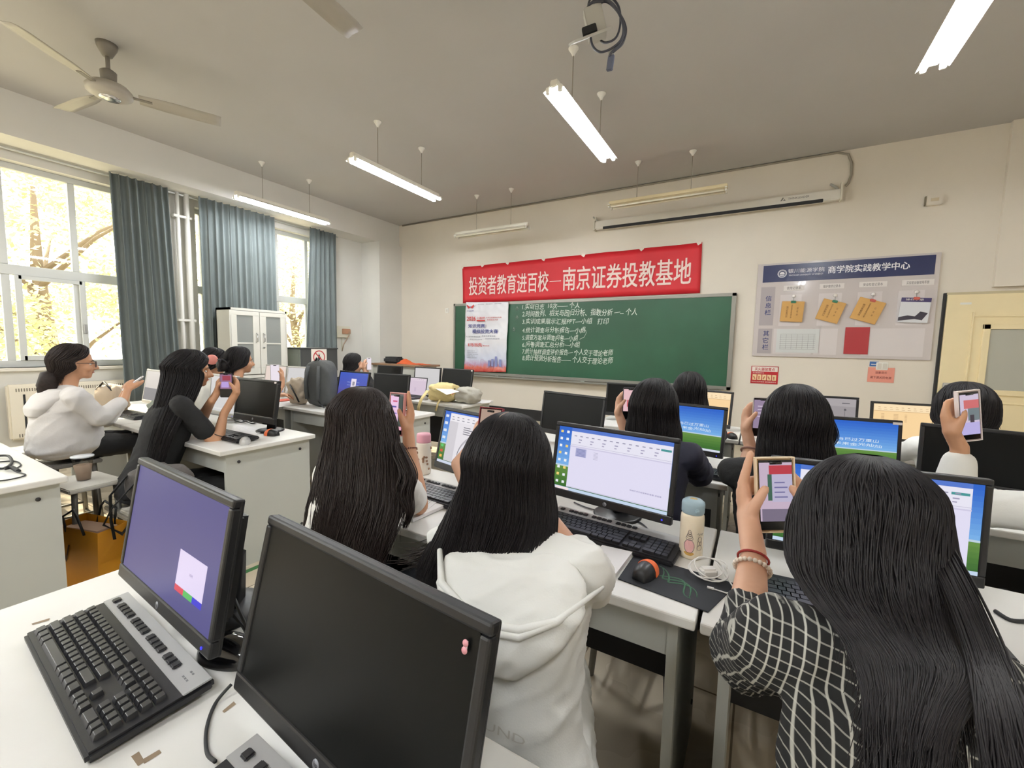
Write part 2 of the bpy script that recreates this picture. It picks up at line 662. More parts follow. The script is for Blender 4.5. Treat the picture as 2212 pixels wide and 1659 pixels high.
def tree(x, y, zb, r, h, label, n, seed):
    rnd = random.Random(seed)
    t = thing('tree', label, 'tree', (x, y, -1.0), 0, 'trees outside the windows')
    m = MB()
    m.tube([(x, y, -1), (x + .1, y + .1, zb), (x - .1, y, zb + h * .5), (x, y, zb + h * .8)], [.16, .13, .08, .03], barkm, 8)
    for k in range(9):
        a = rnd.uniform(0, 6.28)
        z0 = zb + h * rnd.uniform(.0, .5)
        m.tube([(x, y, z0), (x + math.cos(a) * r * .5, y + math.sin(a) * r * .5, z0 + h * .2), (x + math.cos(a) * r * .95, y + math.sin(a) * r * .95, z0 + h * .32)], [.05, .03, .01], barkm, 5)
    m.build('trunk', barkm, t)
    m = MB()
    cl = [(rnd.uniform(-r, r), rnd.uniform(-r, r), rnd.uniform(0, h), rnd.uniform(.25, .5)) for _ in range(70)]
    for i in range(n):
        c = rnd.choice(cl)
        p = V((x + c[0] + max(-.9, min(.9, rnd.gauss(0, c[3]))) * .6, y + c[1] + max(-.9, min(.9, rnd.gauss(0, c[3]))) * .6, zb + c[2] + rnd.gauss(0, c[3] * .45)))
        s = rnd.uniform(.028, .06)
        a = V((rnd.gauss(0, 1), rnd.gauss(0, 1), rnd.gauss(0, .6))).normalized()
        b = a.orthogonal().normalized()
        b = b * math.cos(i) + a.cross(b) * math.sin(i)
        m.add([p - a * s, p + b * s * .45, p + a * s, p - b * s * .45], [[0, 1, 2, 3]], leafm[rnd.randrange(3)])
    o = m.build('foliage', leafm[0], t)
    o['kind'] = 'stuff'


tree(-10.2, 2.2, .4, 1.5, 4.2, 'yellow green tree outside the big window at left', 22000, 1)
tree(-11.4, -1.9, .2, 1.7, 4.6, 'tall pale tree outside at the left edge of big window', 16000, 2)
tree(-11.0, 7.1, .2, 1.8, 4.0, 'yellow green tree outside the narrow far window', 18000, 3)
MB().bx(-40, XL - .28, -25, 40, -1.2, -1.0, mat('pale ground outside', (190, 182, 160), .9)).build('ground', kind='structure')
# ------------------------------------------------------------------ hanging fluorescent lamps
tubeon = mat('lit tube', (246, 250, 255), .4, emit=TUBE_E)
tubeoff = mat('unlit tube', (236, 232, 214), .3)
lampw = mat('lamp enamel', (226, 222, 208), .4)
cream = mat('aged lamp enamel', (222, 207, 168), .45)


def lamp(cx, cy, zl, ang, label, on, rods, L=1.25, enamel=None):
    en = enamel or lampw
    t = thing('pendant_lamp', label, 'lamp', (cx, cy, zl), ang, 'hanging fluorescent lamps')
    X = wm(t)

    def mk():
        q = MB()
        q.T = X
        return q
    h = L / 2
    m = mk()
    m.bx(-h, h, -.028, .028, .0, .05, en, .006)
    m.build('lamp_housing', en, t)
    m = mk()
    for s in (-1, 1):
        m.prism([(-h, s * .028, .012), (h, s * .028, .012), (h, s * .078, -.02), (-h, s * .078, -.02)], (0, 0, .003), en)
    m.build('reflector', en, t)
    for s in (-1, 1):
        m = mk()
        m.tube([(-h + .03, s * .045, -.022), (h - .03, s * .045, -.022)], .0135, tubeon if on else tubeoff, 12)
        tb = m.build('lamp_tube', None, t)
        for e in (-1, 1):
            m = mk()
            m.box((e * (h - .012), s * .045, -.012), (.022, .03, .045), white, None, .004)
            m.build('tube_holder', white, tb)
    for dx in rods:
        m = mk()
        m.tube([(dx, 0, .05), (dx, 0, ZC - zl - .03)], .0035, gr, 6)
        m.build('suspension_rod', gr, t)
        m = mk()
        m.lathe([(.008, ZC - zl - .055), (.018, ZC - zl - .035), (.038, ZC - zl - .006), (.038, ZC - zl)], white, 16, (dx, 0, 0))
        m.build('ceiling_rose', white, t)


H = math.pi / 2
lamp(-5.47, 3.45, 3.09, H, 'lit twin tube lamp nearest the windows over the beam edge', 1, (-.3, .34))
lamp(-3.44, 3.45, 3.12, H, 'lit twin tube lamp hanging second from the windows', 1, (-.3, .34))
lamp(-1.33, 3.40, 3.15, H, 'lit twin tube lamp near the ceiling cable bundle, wide white reflector', 1, (-.3, .34))
lamp(.80, 3.02, 3.13, H, 'large bright twin tube lamp at the top right of the photo', 1, (-.3, .3))
lamp(-3.50, 5.32, 3.04, 0, 'short unlit lamp hanging before the front wall above the banner left end', 0, (-.25, .34))
lamp(-1.06, 5.25, 3.12, 0, 'unlit cream lamp hanging above the projection screen case', 0, (-.32, .28), 1.3, cream)
for i, x in enumerate((-5.47, -3.44, -1.33, .80)):   # the row of lamps behind the camera
    lamp(x, -1.2, 3.12, H, 'lit twin tube lamp of the back row behind the camera', 1, (-.3, .34))

# ------------------------------------------------------------------ ceiling fans
fanm = mat('fan enamel', (172, 166, 154), .4)
fand = mat('fan grey', (128, 122, 112), .45)


def fan(cx, cy, a0, label, angs):
    t = thing('ceiling_fan', label, 'ceiling fan', (cx, cy, 3.2), 0, 'ceiling fans')
    c = V((cx, cy, 0))
    MB().lathe([(.03, ZC - .09), (.06, ZC - .03), (.065, ZC)], fand, 20, c).build('fan_canopy', fand, t)
    MB().cyl(c + V((0, 0, 3.36)), c + V((0, 0, ZC - .06)), .014, None, fand, 12).build('fan_rod', fand, t)
    MB().lathe([(.045, 3.30), (.05, 3.385), (.03, 3.40)], fand, 20, c).build('rod_cup', fand, t)
    m = MB().lathe([(.03, 3.195), (.085, 3.20), (.10, 3.205), (.135, 3.225), (.14, 3.255), (.115, 3.285), (.06, 3.305), (.04, 3.31)], fanm, 28, c)
    hub = m.build('fan_motor', fanm, t)
    MB().lathe([(.02, 3.188), (.06, 3.19), (.066, 3.2), (.06, 3.205)], chrome, 24, c).build('motor_cap', chrome, hub)
    for a in angs:
        a = math.radians(a)
        d, s = V((math.cos(a), math.sin(a), 0)), V((-math.sin(a), math.cos(a), 0))
        m = MB()
        n = 10
        pts = []
        for i in range(n + 1):
            f = i / n
            r = .17 + f * .53
            w = .046 + .022 * min(1, f * 3) - (.008 if i == n else 0)
            pts.append((r, w))
        vs, fs = [], []
        for r, w in pts:
            for k, (ww, zz) in enumerate(((-w, .013), (-w * .4, .002), (w * .4, -.002), (w, -.016))):
                p = c + d * r + s * ww
                vs.append((p.x, p.y, 3.245 + zz))
        for i in range(n):
            for k in range(3):
                fs.append([i * 4 + k, i * 4 + k + 1, (i + 1) * 4 + k + 1, (i + 1) * 4 + k])
        m.add(vs, fs, fanm, True)
        b = m.build('fan_blade', fanm, t, solid=.003)
        m = MB()
        p0, p1 = c + d * .12, c + d * .24
        m.box(((p0 + p1) / 2 + V((0, 0, 3.243))), (.14, .035, .006), fand, M.Rotation(a, 3, 'Z'))
        m.build('blade_arm', fand, b)


fan(-4.40, 1.39, 0, 'three blade ceiling fan hanging at the upper left near the windows', (-56, 66, 187))
fan(-2.16, 1.18, 0, 'ceiling fan mostly above the frame, one blade tip showing', (96, 216, 336))

# ------------------------------------------------------------------ projector bracket with a loose cable bundle
t = thing('projector_mount', 'grey and white ceiling bracket with coiled dark cables and a dangling plug', 'ceiling bracket', (-.93, 2.5, 3.0))
c = P(1285, 60, y=2.45)
kx = 2.6 / 917
lite = mat('bracket grey', (188, 186, 178), .45)
mk = M.Rotation(.35, 3, 'Z') @ M.Rotation(-.25, 3, 'Y')
MB().cyl(c + V((0, .05, .05)), V((c.x, c.y + .05, ZC)), .022, None, lite, 12).build('bracket_pole', lite, t)
MB().box(c + V((.0, .0, .02)), (.10, .08, .16), lite, mk, .006).build('bracket_box', lite, t)
MB().box(c + V((-.02, -.02, -.05)), (.22, .14, .012), lite, M.Rotation(.5, 3, 'Z') @ M.Rotation(-.35, 3, 'Y') @ M.Rotation(.5, 3, 'X'), .003).build('bracket_plate', lite, t)
MB().box(c + V((-.01, -.055, -.045)), (.08, .03, .045), dark, mk, .004).build('connector', dark, t)
m = MB()
cab = mat('dark cable', (66, 68, 78), .55)


def smooth_path(pts, k=8):
    q, n = [], len(pts)
    for i in range(n - 1):
        p0, p1, p2, p3 = pts[max(i - 1, 0)], pts[i], pts[i + 1], pts[min(i + 2, n - 1)]
        for j in range(k):
            f = j / k
            q.append(.5 * ((2 * p1) + (p2 - p0) * f + (2 * p0 - 5 * p1 + 4 * p2 - p3) * f * f + (3 * p1 - p0 - 3 * p2 + p3) * f ** 3))
    return q + [pts[-1]]


for k, lp in enumerate((((1272, 10), (1300, -6), (1330, 18), (1346, 55), (1341, 86), (1318, 106), (1295, 112), (1279, 96), (1274, 60), (1268, 32), (1275, 8), (1305, 2)),
                        ((1266, 20), (1285, 2), (1318, 4), (1341, 36), (1349, 68), (1338, 96), (1322, 112), (1316, 122)),
                        ((1278, 16), (1310, 4), (1338, 30), (1352, 62), (1346, 92), (1330, 108), (1318, 118)),
                        ((1270, 24), (1276, -2), (1310, -10), (1335, 12), (1340, 50), (1330, 82), (1305, 92), (1288, 76)))):
    pts = [P(u, v, y=2.42 + .02 * k + .012 * math.sin(i * 1.7 + k)) for i, (u, v) in enumerate(lp)]
    m.tube(smooth_path(pts), .0065, cab, 6)
m.build('cable_coil', cab, t)
p = P(1319, 128, y=2.45)
MB().box(p + V((0, 0, -.02)), (.035, .02, .08), mat('plug blue grey', (98, 104, 124), .5), M.Rotation(.12, 3, 'Y'), .004).box(p + V((0, 0, .03)), (.022, .014, .03), lite).build('dangling_plug', None, t)

# ------------------------------------------------------------------ projection screen case
t = thing('projection_screen', 'long white rolled projection screen case under the unlit cream lamp', 'projection screen', (-.72, YF - .06, 3.05))
m = MB()
m.bx(-2.12, .66, YF - .11, YF - .02, 3.045, 3.155, mat('screen case white', (224, 220, 210), .4), .012)
m.build('screen_case', None, t)
MB().bx(-2.0, .50, YF - .118, YF - .095, 3.033, 3.068, dark, .004).build('screen_slot', dark, t)
for x in (-2.13, .66):
    MB().box((x, YF - .06, 3.10), (.02, .11, .13), lampw, None, .006).box((x, YF - .05, 3.19), (.015, .05, .08), lampw).build('end_cap', None, t)
F = frame((0, YF - .11, 0), (1, 0, 0), (0, 0, 1))
lb = mat('case print grey', (110, 108, 106), .5)
m = MB()
lettering(m, 'THINKLEADER', F, .17, 3.105, .022, lb, .20)
m.poly([F @ V(p) for p in ((.095, 3.10, .0006), (.12, 3.14, .0006), (.128, 3.13, .0006), (.112, 3.10, .0006))], lb)
m.poly([F @ V(p) for p in ((.12, 3.10, .0006), (.135, 3.118, .0006), (.15, 3.10, .0006))], lb)
m.build('case_lettering', None, t)
for i, x in enumerate((-2.10, .63)):
    m = MB().tube([(x, YF - .06, 3.165), (x - .03, YF - .05, 3.20), (x - .07, YF - .04, 3.235)], .012, lite, 8)
    m.build('screen_bracket', lite, t)

# ------------------------------------------------------------------ red banner
red = mat('red banner cloth', (206, 32, 44), .55, var=.05, vscale=4)
wl = mat('banner white', (238, 214, 206), .6)
t = thing('banner', 'long red banner with white slogan characters above the blackboard', 'banner', (-2.65, YF - .01, 1.98))
bq = [P(999, 577, y=YF - .012), P(1517, 523, y=YF - .012), P(1512, 633, y=YF - .012), P(1000, 655, y=YF - .012)]


def bsurf(u, v):
    p = bq[0].lerp(bq[1], u).lerp(bq[3].lerp(bq[2], u), v)
    w = .006 * math.sin(u * 23 + 2 * v) * math.sin(3.1 * v + u * 7)
    sag = -.005 * math.sin(math.pi * ((u * 6) % 1)) * (1 - v)
    return (p.x, YF - .014 + w, p.z + sag)


cl = MB().grid(bsurf, 72, 8, red).build('banner_cloth', red, t, solid=.002)
zb, zt = (bq[2].z + bq[3].z) / 2, (bq[0].z + bq[1].z) / 2
hh = zt - zb
F = frame((bq[3].x, YF - .0225, zb), (1, 0, 0), (0, 0, 1))
W_ = bq[1].x - bq[0].x
m = MB()
lettering(m, '投资者教育进百校', F, W_ * .035, hh * .19, hh * .50, wl, W_ * .395, bold=.012)
m.box(F @ V((W_ * .46, hh * .43, 0)), (W_ * .05, .001, .012), wl)
lettering(m, '南京证券投教基地', F, W_ * .492, hh * .19, hh * .55, wl, W_ * .475, bold=.012)
m.build('banner_lettering', wl, t)
m = MB()
for u in (.0, .11, .24, .41, .58, .80, .99):
    p = V(bsurf(u, .02))
    m.box((p.x, YF - .022, p.z + .01), (.05, .001, .05), mat('clear tape', (226, 214, 200), .25), M.Rotation(u * 9, 3, 'Y'))
m.build('tape_strip', None, t)

# ------------------------------------------------------------------ blackboard
bt = thing('blackboard', 'wide green chalkboard with white handwriting on the front wall', 'blackboard', (-2.5, YF, .9))
bx0, bx1, bz0, bz1 = -4.66, -.288, .885, 2.09
board = mat('chalkboard green', (38, 84, 60), .42, var=.16, vscale=1.6)
MB().bx(bx0 + .02, bx1 - .02, YF - .035, YF - .005, bz0 + .02, bz1 - .02, board).build('board_panel', board, bt)
m = MB()
fr = mat('board frame aluminium', (150, 148, 140), .4, .4)
for a, b, c_, e in ((bx0, bx1, bz0, bz0 + .045), (bx0, bx1, bz1 - .04, bz1), (bx0, bx0 + .035, bz0, bz1), (bx1 - .05, bx1, bz0, bz1)):
    m.bx(a, b, YF - .05, YF, c_, e, fr, .005)
m.build('board_frame', fr, bt)
MB().bx(bx0 + .05, bx1 - .1, YF - .12, YF - .03, bz0 - .03, bz0 - .005, fr, .006).build('chalk_tray', fr, bt)
F = frame((0, YF - .035, 0), (1, 0, 0), (0, 0, 1))
chalk = mat('chalk', (206, 214, 204), .9)


def chalkline(txt, u0, v0, u1, h=.088):
    a, b = P(u0 + 4, v0, y=YF - .035), P(u1, v0, y=YF - .035)
    m = MB()
    lettering(m, txt, F, a.x, a.z - h / 2, h, chalk, (b.x - a.x), bold=.006, jit=.25, lift=.001)
    m.build('chalk_line', chalk, bt)


chalkline('1.实训日志  10次—— 个人', 1124, 663, 1252)
chalkline('2.时间数列、相关与回归分析、指数分析 —-- 个人', 1124, 678, 1376, .098)
chalkline('3.实训成果展示汇报PPT—小组   打印', 1124, 695, 1314)
chalkline('4.统计调查与分析报告—小组', 1124, 713, 1264)
chalkline('5.调查方案与调查问卷—小组', 1124, 729, 1248)
chalkline('6.问卷调查汇总分析—小组', 1124, 743, 1252)
chalkline('7.统计抽样调查评价报告— 个人交于理论老师', 1124, 758, 1323, .092)
chalkline('8.统计预测分析报告—— 个人交于理论老师', 1124, 773, 1323, .098)
for u, v in ((1117, 667), (1117, 687), (1110, 712)):
    p = P(u, v, y=YF - .036)
    m = MB()
    st = [(p.x + .038 * math.cos(math.pi / 2 + k * 4 * math.pi / 5), YF - .037, p.z + .038 * math.sin(math.pi / 2 + k * 4 * math.pi / 5)) for k in range(6)]
    m.tube(st, .0035, chalk, 4)
    m.build('chalk_star', chalk, bt)
m = MB()
a = P(1253, 735, y=YF - .037)
m.tube([P(1252, 733, y=YF - .037), P(1262, 728, y=YF - .037), P(1267, 718, y=YF - .037), P(1262, 711, y=YF - .037)], .003, chalk, 4)
m.tube([P(1256, 712, y=YF - .037), P(1262, 711, y=YF - .037), P(1266, 714, y=YF - .037)], .003, chalk, 4)
m.build('chalk_arrow', chalk, bt)
m = MB()
for k in range(6):
    x = bx0 + .9 + k * .5
    m.tube([(x, YF - .08, bz0 - .0), (x + .06, YF - .085, bz0 + .0)], .005, chalk, 6)
tag(m.build('chalk_stick'), 'bits of white chalk lying in the blackboard tray', 'chalk', None)['kind'] = 'stuff'
# poster hanging over the left end of the board
pt = thing('poster', 'glossy white investment contest poster over the left end of blackboard', 'poster', (-4.3, YF - .07, .9))
q = [P(1007, 653, y=YF - .06), P(1099, 652, y=YF - .06), P(1093, 804, y=YF - .06), P(1003, 803, y=YF - .06)]


def poster_mat():
    m = bpy.data.materials.new('poster print')
    m.use_nodes = True
    nt = m.node_tree
    b = nt.nodes['Principled BSDF']
    b.inputs['Roughness'].default_value = .18
    tc = nt.nodes.new('ShaderNodeTexCoord')
    sp = nt.nodes.new('ShaderNodeSeparateXYZ')
    nt.links.new(tc.outputs['Generated'], sp.inputs[0])
    n = nt.nodes.new('ShaderNodeTexNoise')
    n.inputs['Scale'].default_value = 9
    nt.links.new(tc.outputs['Generated'], n.inputs['Vector'])
    ad = nt.nodes.new('ShaderNodeMath')
    ad.operation = 'MULTIPLY_ADD'
    ad.inputs[1].default_value = .10
    nt.links.new(n.outputs['Fac'], ad.inputs[0])
    nt.links.new(sp.outputs['Z'], ad.inputs[2])
    cr = nt.nodes.new('ShaderNodeValToRGB')
    e = cr.color_ramp.elements
    e[0].position = .05
    e[0].color = (*lin((186, 44, 48)), 1)
    e[1].position = .13
    e[1].color = (*lin((214, 120, 104)), 1)
    for po, c in ((.17, (188, 160, 190)), (.24, (206, 212, 230)), (.5, (228, 228, 232)), (1, (224, 224, 230))):
        k = e.new(po)
        k.color = (*lin(c), 1)
    nt.links.new(ad.outputs[0], cr.inputs[0])
    nt.links.new(cr.outputs[0], b.inputs['Base Color'])
    return m


def psurf(u, v):
    p = q[0].lerp(q[1], u).lerp(q[3].lerp(q[2], u), v)
    nz = noise.noise(V((u * 3, v * 5, 1.3))) * .016 + abs(noise.noise(V((u * 7, v * 9, 4.3)))) * .010
    return (p.x, YF - .068 + nz, p.z)


MB().grid(psurf, 40, 60, poster_mat()).build('poster_sheet', None, pt, solid=.0015)
F = frame((q[3].x, YF - .086, q[3].z), (1, 0, 0), (0, 0, 1))
pw, ph = q[1].x - q[0].x, q[0].z - q[3].z
pr, pb, pg = mat('poster red', (196, 44, 40), .4), mat('poster blue', (56, 64, 134), .4), mat('poster grey', (110, 112, 130), .4)
m = MB()
lettering(m, '2026', F, pw * .07, ph * .735, ph * .06, pr, pw * .22, bold=.02)
lettering(m, '上投杯', F, pw * .31, ph * .755, ph * .035, pr, pw * .2, bold=.01)
m.box(F @ V((pw * .41, ph * .735, 0)), (pw * .2, .0008, ph * .018), pr)
lettering(m, '大学生金融知识竞赛', F, pw * .53, ph * .765, ph * .02, pr, pw * .36)
lettering(m, '参赛报名开启', F, pw * .56, ph * .735, ph * .02, pr, pw * .25)
lettering(m, '知识竞赛', F, pw * .11, ph * .635, ph * .055, pb, pw * .40, bold=.015)
lettering(m, '模拟投资大赛', F, pw * .21, ph * .555, ph * .06, pb, pw * .60, bold=.015)
lettering(m, '线上知识答题 模拟盘比赛', F, pw * .06, ph * .50, ph * .02, pg, pw * .34)
lettering(m, '奖金丰厚等你来', F, pw * .44, ph * .51, ph * .02, pg, pw * .32)
lettering(m, '参赛对象在校学生', F, pw * .15, ph * .465, ph * .016, pg, pw * .3)
lettering(m, '活动时间详见说明', F, pw * .52, ph * .475, ph * .016, pg, pw * .33)
lettering(m, 'E马当先', F, pw * .11, ph * .37, ph * .05, pr, pw * .34, bold=.02)
lettering(m, '模拟投资', F, pw * .47, ph * .375, ph * .018, pr, pw * .15)
for k in range(5):
    lettering(m, '扫码报名 咨询方式', F, pw * .08, ph * (.30 - .024 * k), ph * .012, pg, pw * (.2 + .04 * (k % 3)))
# emblem: an eagle-like red chevron over a small caption
for s in (-1, 1):
    m.prism([F @ V((pw * .155, ph * (.925), .0)), F @ V((pw * (.155 + s * .09), ph * .965, .0)), F @ V((pw * (.155 + s * .09), ph * .945, 0)), F @ V((pw * (.155 + s * .05), ph * .905, 0))], (0, -.0006, 0), pr)
m.box(F @ V((pw * .155, ph * .93, 0)), (pw * .12, .0008, ph * .01), pb)
lettering(m, '中证投教', F, pw * .07, ph * .865, ph * .018, pb, pw * .17)
for k in range(3):
    lettering(m, '投资者教育', F, pw * (.33 + .2 * k), ph * .955, ph * .014, pg, pw * .15)
for k, (x, h_) in enumerate(((.62, .08), (.70, .10), (.78, .14), (.88, .10))):
    m.box(F @ V((pw * x, ph * (.10 + h_ / 2), 0)), (pw * .05, .0008, ph * h_), mat('poster tower', (132, 138, 186), .4))
m.build('poster_print', None, pt)

# ------------------------------------------------------------------ notice board
nb = thing('notice_board', 'acrylic notice board with navy header and pinned folders beside the door', 'notice board', (.7, YF, 1.4))
c0 = [P(1640, 570, y=YF - .02), P(2034, 546, y=YF - .02), P(2010, 779, y=YF - .02), P(1623, 768, y=YF - .02)]
nx0, nx1 = (c0[0].x + c0[3].x) / 2, (c0[1].x + c0[2].x) / 2
nz0, nz1 = (c0[2].z + c0[3].z) / 2, (c0[0].z + c0[1].z) / 2
nw, nh = nx1 - nx0, nz1 - nz0
lav = mat('notice board grey', (200, 192, 190), .12, coat=.3)
lav2 = mat('notice board darker grey', (172, 164, 166), .25)
lav3 = mat('pocket grey', (212, 205, 204), .15)
navy = mat('navy header', (44, 52, 92), .25)
MB().bx(nx0, nx1, YF - .022, YF - .004, nz0, nz1, lav, .002).build('board_sheet', lav, nb)
F = frame((nx0, YF - .022, nz0), (1, 0, 0), (0, 0, 1))


def onb(name, x0, x1, z0, z1, mm, lift=.002, parent=nb):
    return MB().box(F @ V((nw * (x0 + x1) / 2, nh * (z0 + z1) / 2, lift / 2)), (nw * (x1 - x0), lift, nh * (z1 - z0)), mm).build(name, mm, parent)


hd = onb('header_strip', .035, .975, .80, .98, navy)
m = MB()
lw = mat('header white', (226, 226, 232), .4)
F2 = frame(F @ V((0, 0, .002)), (1, 0, 0), (0, 0, 1))
lettering(m, '银川能源学院', F2, nw * .19, nh * .885, nh * .045, lw, nw * .215)
lettering(m, 'YINCHUAN UNIVERSITY OF ENERGY', F2, nw * .195, nh * .855, nh * .016, lw, nw * .205)
lettering(m, '商学院实践教学中心', F2, nw * .425, nh * .86, nh * .075, lw, nw * .43, bold=.02)
ec = F2 @ V((nw * .155, nh * .885, .0008))
for r0, r1 in ((.046, .040), (.036, .033)):
    n = 32
    vs = []
    for k in range(n):
        a = 2 * math.pi * k / n
        vs += [ec + V((math.cos(a) * r0, 0, math.sin(a) * r0)), ec + V((math.cos(a) * r1, 0, math.sin(a) * r1))]
    m.add(vs, [[2 * k, 2 * k + 1, (2 * k + 3) % (2 * n), (2 * k + 2) % (2 * n)] for k in range(n)], lw)
m.poly([ec + V((math.cos(a) * .026, 0, -.006 + math.sin(a) * .026)) for a in np.linspace(0, math.pi, 12)], lw)
m.poly([ec + V(p) for p in ((-.026, 0, -.012), (.026, 0, -.012), (.014, 0, -.024), (-.014, 0, -.024))], lw)
m.build('header_lettering', lw, hd)
ns = mat('notice ink', (52, 62, 110), .5)
for nm, z0, z1, tx in (('info_tab', .335, .75, '信息栏'), ('other_tab', .03, .30, '其它栏')):
    tb = onb(nm, .03, .12, z0, z1, lav2)
    m = MB()
    for k, ch in enumerate(tx):
        lettering(m, ch, F2, nw * .062, nh * ((z0 + z1) / 2 + .055 - .075 * k), nh * .058, ns, bold=.015)
    m.build('tab_lettering', ns, tb)
for i, x in enumerate((.135, .365, .58, .79)):
    onb('clear_pocket', x + .02, x + .15, .33, .66, lav3, .0015)
for x0, x1 in ((.13, .365), (.38, .51), (.645, .96)):
    onb('lower_pocket', x0, x1, .03, .30, lav3, .0015)
lbls = ('使用记录本', '维护维修记录本', '安全检查记录本', '实验室设备使用手册')
ink = mat('label ink', (90, 84, 86), .6)
for i, (u, v, w_) in enumerate(((1715, 622, .20), (1797, 618, .225), (1886, 614, .235), (1983, 610, .25))):
    c = P(u, v, y=YF - .03)
    pl = mat('label paper', (222, 216, 212), .5)
    o = MB().box((c.x, YF - .026, c.z), (w_, .003, .058), pl).build('name_label', pl, nb)
    m = MB()
    lettering(m, lbls[i], frame((c.x, YF - .0276, c.z - .017), (1, 0, 0), (0, 0, 1)), 0, 0, .034, ink, w_ * .7, align='C', lift=.0005)
    m.build('label_lettering', ink, o)
folder = mat('tan envelope', (206, 160, 92), .6, var=.04)
clipg, clipr = mat('green clip', (52, 122, 92), .4), mat('red clip', (196, 96, 84), .4)
fink = mat('folder ink', (110, 78, 40), .6)


def clipped(name, label, cat, u, v, wu, hv, rot, clip, kind):
    c = P(u, v, y=YF - .045)
    sc = 5.95 / 917 * 1.0
    t = thing(name, label, cat, (c.x, YF - .045, c.z), 0, 'folders clipped to the notice board' if kind == 'f' else None)
    R = M.Rotation(rot, 3, 'Y')
    w_, h_ = wu, hv
    if kind == 'f':
        b = MB().box(c, (w_, .014, h_), folder, R, .003).build('envelope', folder, t)
        Ff = frame(c + R @ V((0, -.008, 0)), R @ V((0, 0, 1)), R @ V((-1, 0, 0)))
        m = MB()
        lettering(m, '实验教学记录', Ff, -h_ * .3, w_ * .18, .022, fink, h_ * .55)
        lettering(m, '银川能源学院商学院', Ff, -h_ * .33, w_ * .0, .014, fink, h_ * .66)
        lettering(m, '年  月  日', Ff, -h_ * .2, -w_ * .26, .016, fink, h_ * .4)
        m.build('envelope_lettering', fink, b)
    else:
        pm = mat('booklet white', (216, 218, 222), .35)
        b = MB().box(c, (w_, .01, h_), pm, R, .002).build('booklet', pm, t)
        m = MB()
        Ff = frame(c + R @ V((0, -.0052, 0)), R @ V((1, 0, 0)), R @ V((0, 0, 1)))
        m.poly([Ff @ V(p) for p in ((-w_ / 2, h_ * .33, .0004), (w_ / 2, h_ * .33, .0004), (w_ / 2, h_ / 2, .0004), (-w_ / 2, h_ / 2, .0004))], mat('booklet violet', (60, 52, 98), .4))
        m.poly([Ff @ V(p) for p in ((-w_ / 2, -h_ * .45, .0005), (w_ * .05, -h_ * .36, .0005), (w_ * .3, -h_ * .40, .0005), (w_ * .46, -.1 * h_, .0005), (w_ * .2, -.05 * h_, .0005), (w_ * .05, -h_ * .25, .0005), (-w_ * .2, -h_ * .22, .0005), (-w_ / 2, -h_ * .30, .0005))], mat('booklet dark', (58, 54, 66), .5))
        lettering(m, '操作手册', Ff, -w_ * .35, h_ * .38, .022, white, w_ * .6)
        m.build('booklet_print', None, b)
    tp = c + R @ V((0, -.008, h_ / 2 - .008))
    MB().box(tp, (.05, .022, .028), clip, R, .004).build('bulldog_clip', clip, t)
    hk = V((tp.x, YF - .03, tp.z + .07))
    MB().ell(hk, (.02, .008, .02), mat('hook plate', (226, 220, 214), .2)).tube([hk, hk + V((0, -.012, -.03)), tp + V((0, 0, .012))], .0025, steel, 6).build('adhesive_hook', None, t)


clipped('envelope_folder', 'upright tan envelope under green clip, leftmost on the notice board', 'folder', 1711, 673, .22, .235, .05, clipg, 'f')
clipped('envelope_folder', 'tilted tan envelope under green clip, middle of the three', 'folder', 1794, 672, .215, .235, .30, clipg, 'f')
clipped('envelope_folder', 'tilted tan envelope under red clip, right of the three', 'folder', 1874, 671, .235, .24, .33, clipr, 'f')
clipped('booklet', 'white booklet with violet top hanging right of the tan envelopes', 'booklet', 1975, 670, .235, .255, .06, clipr, 'b')


def sheetthing(name, label, cat, u0, u1, v0, v1, mm, y=YF - .03):
    a, b = P(u0, (v0 + v1) / 2, y=y), P(u1, (v0 + v1) / 2, y=y)
    zt, zb = P((u0 + u1) / 2, v0, y=y).z, P((u0 + u1) / 2, v1, y=y).z
    t = thing(name, label, cat, ((a.x + b.x) / 2, y, zb))
    o = MB().bx(a.x, b.x, y - .001, y + .001, zb, zt, mm).build('sheet', mm, t)
    return t, frame((a.x, y - .001, zb), (1, 0, 0), (0, 0, 1)), b.x - a.x, zt - zb


t, Ff, w_, h_ = sheetthing('paper_sheet', 'white table printed sheet in the lower left pocket of notice board', 'paper', 1677, 1769, 711, 762, mat('paper bluish', (206, 208, 206), .5))
m = MB()
for k in range(9):
    m.box(Ff @ V((w_ * .5, h_ * (.15 + .08 * k), 0)), (w_ * .84, .0006, .002), ink)
for k in range(7):
    m.box(Ff @ V((w_ * (.1 + .13 * k), h_ * .47, 0)), (.0015, .0006, h_ * .62), ink)
m.build('table_print', ink, t)
sheetthing('red_card', 'plain dark red card in the lower middle pocket of notice board', 'card', 1824, 1877, 707, 765, mat('red card', (170, 52, 58), .35))

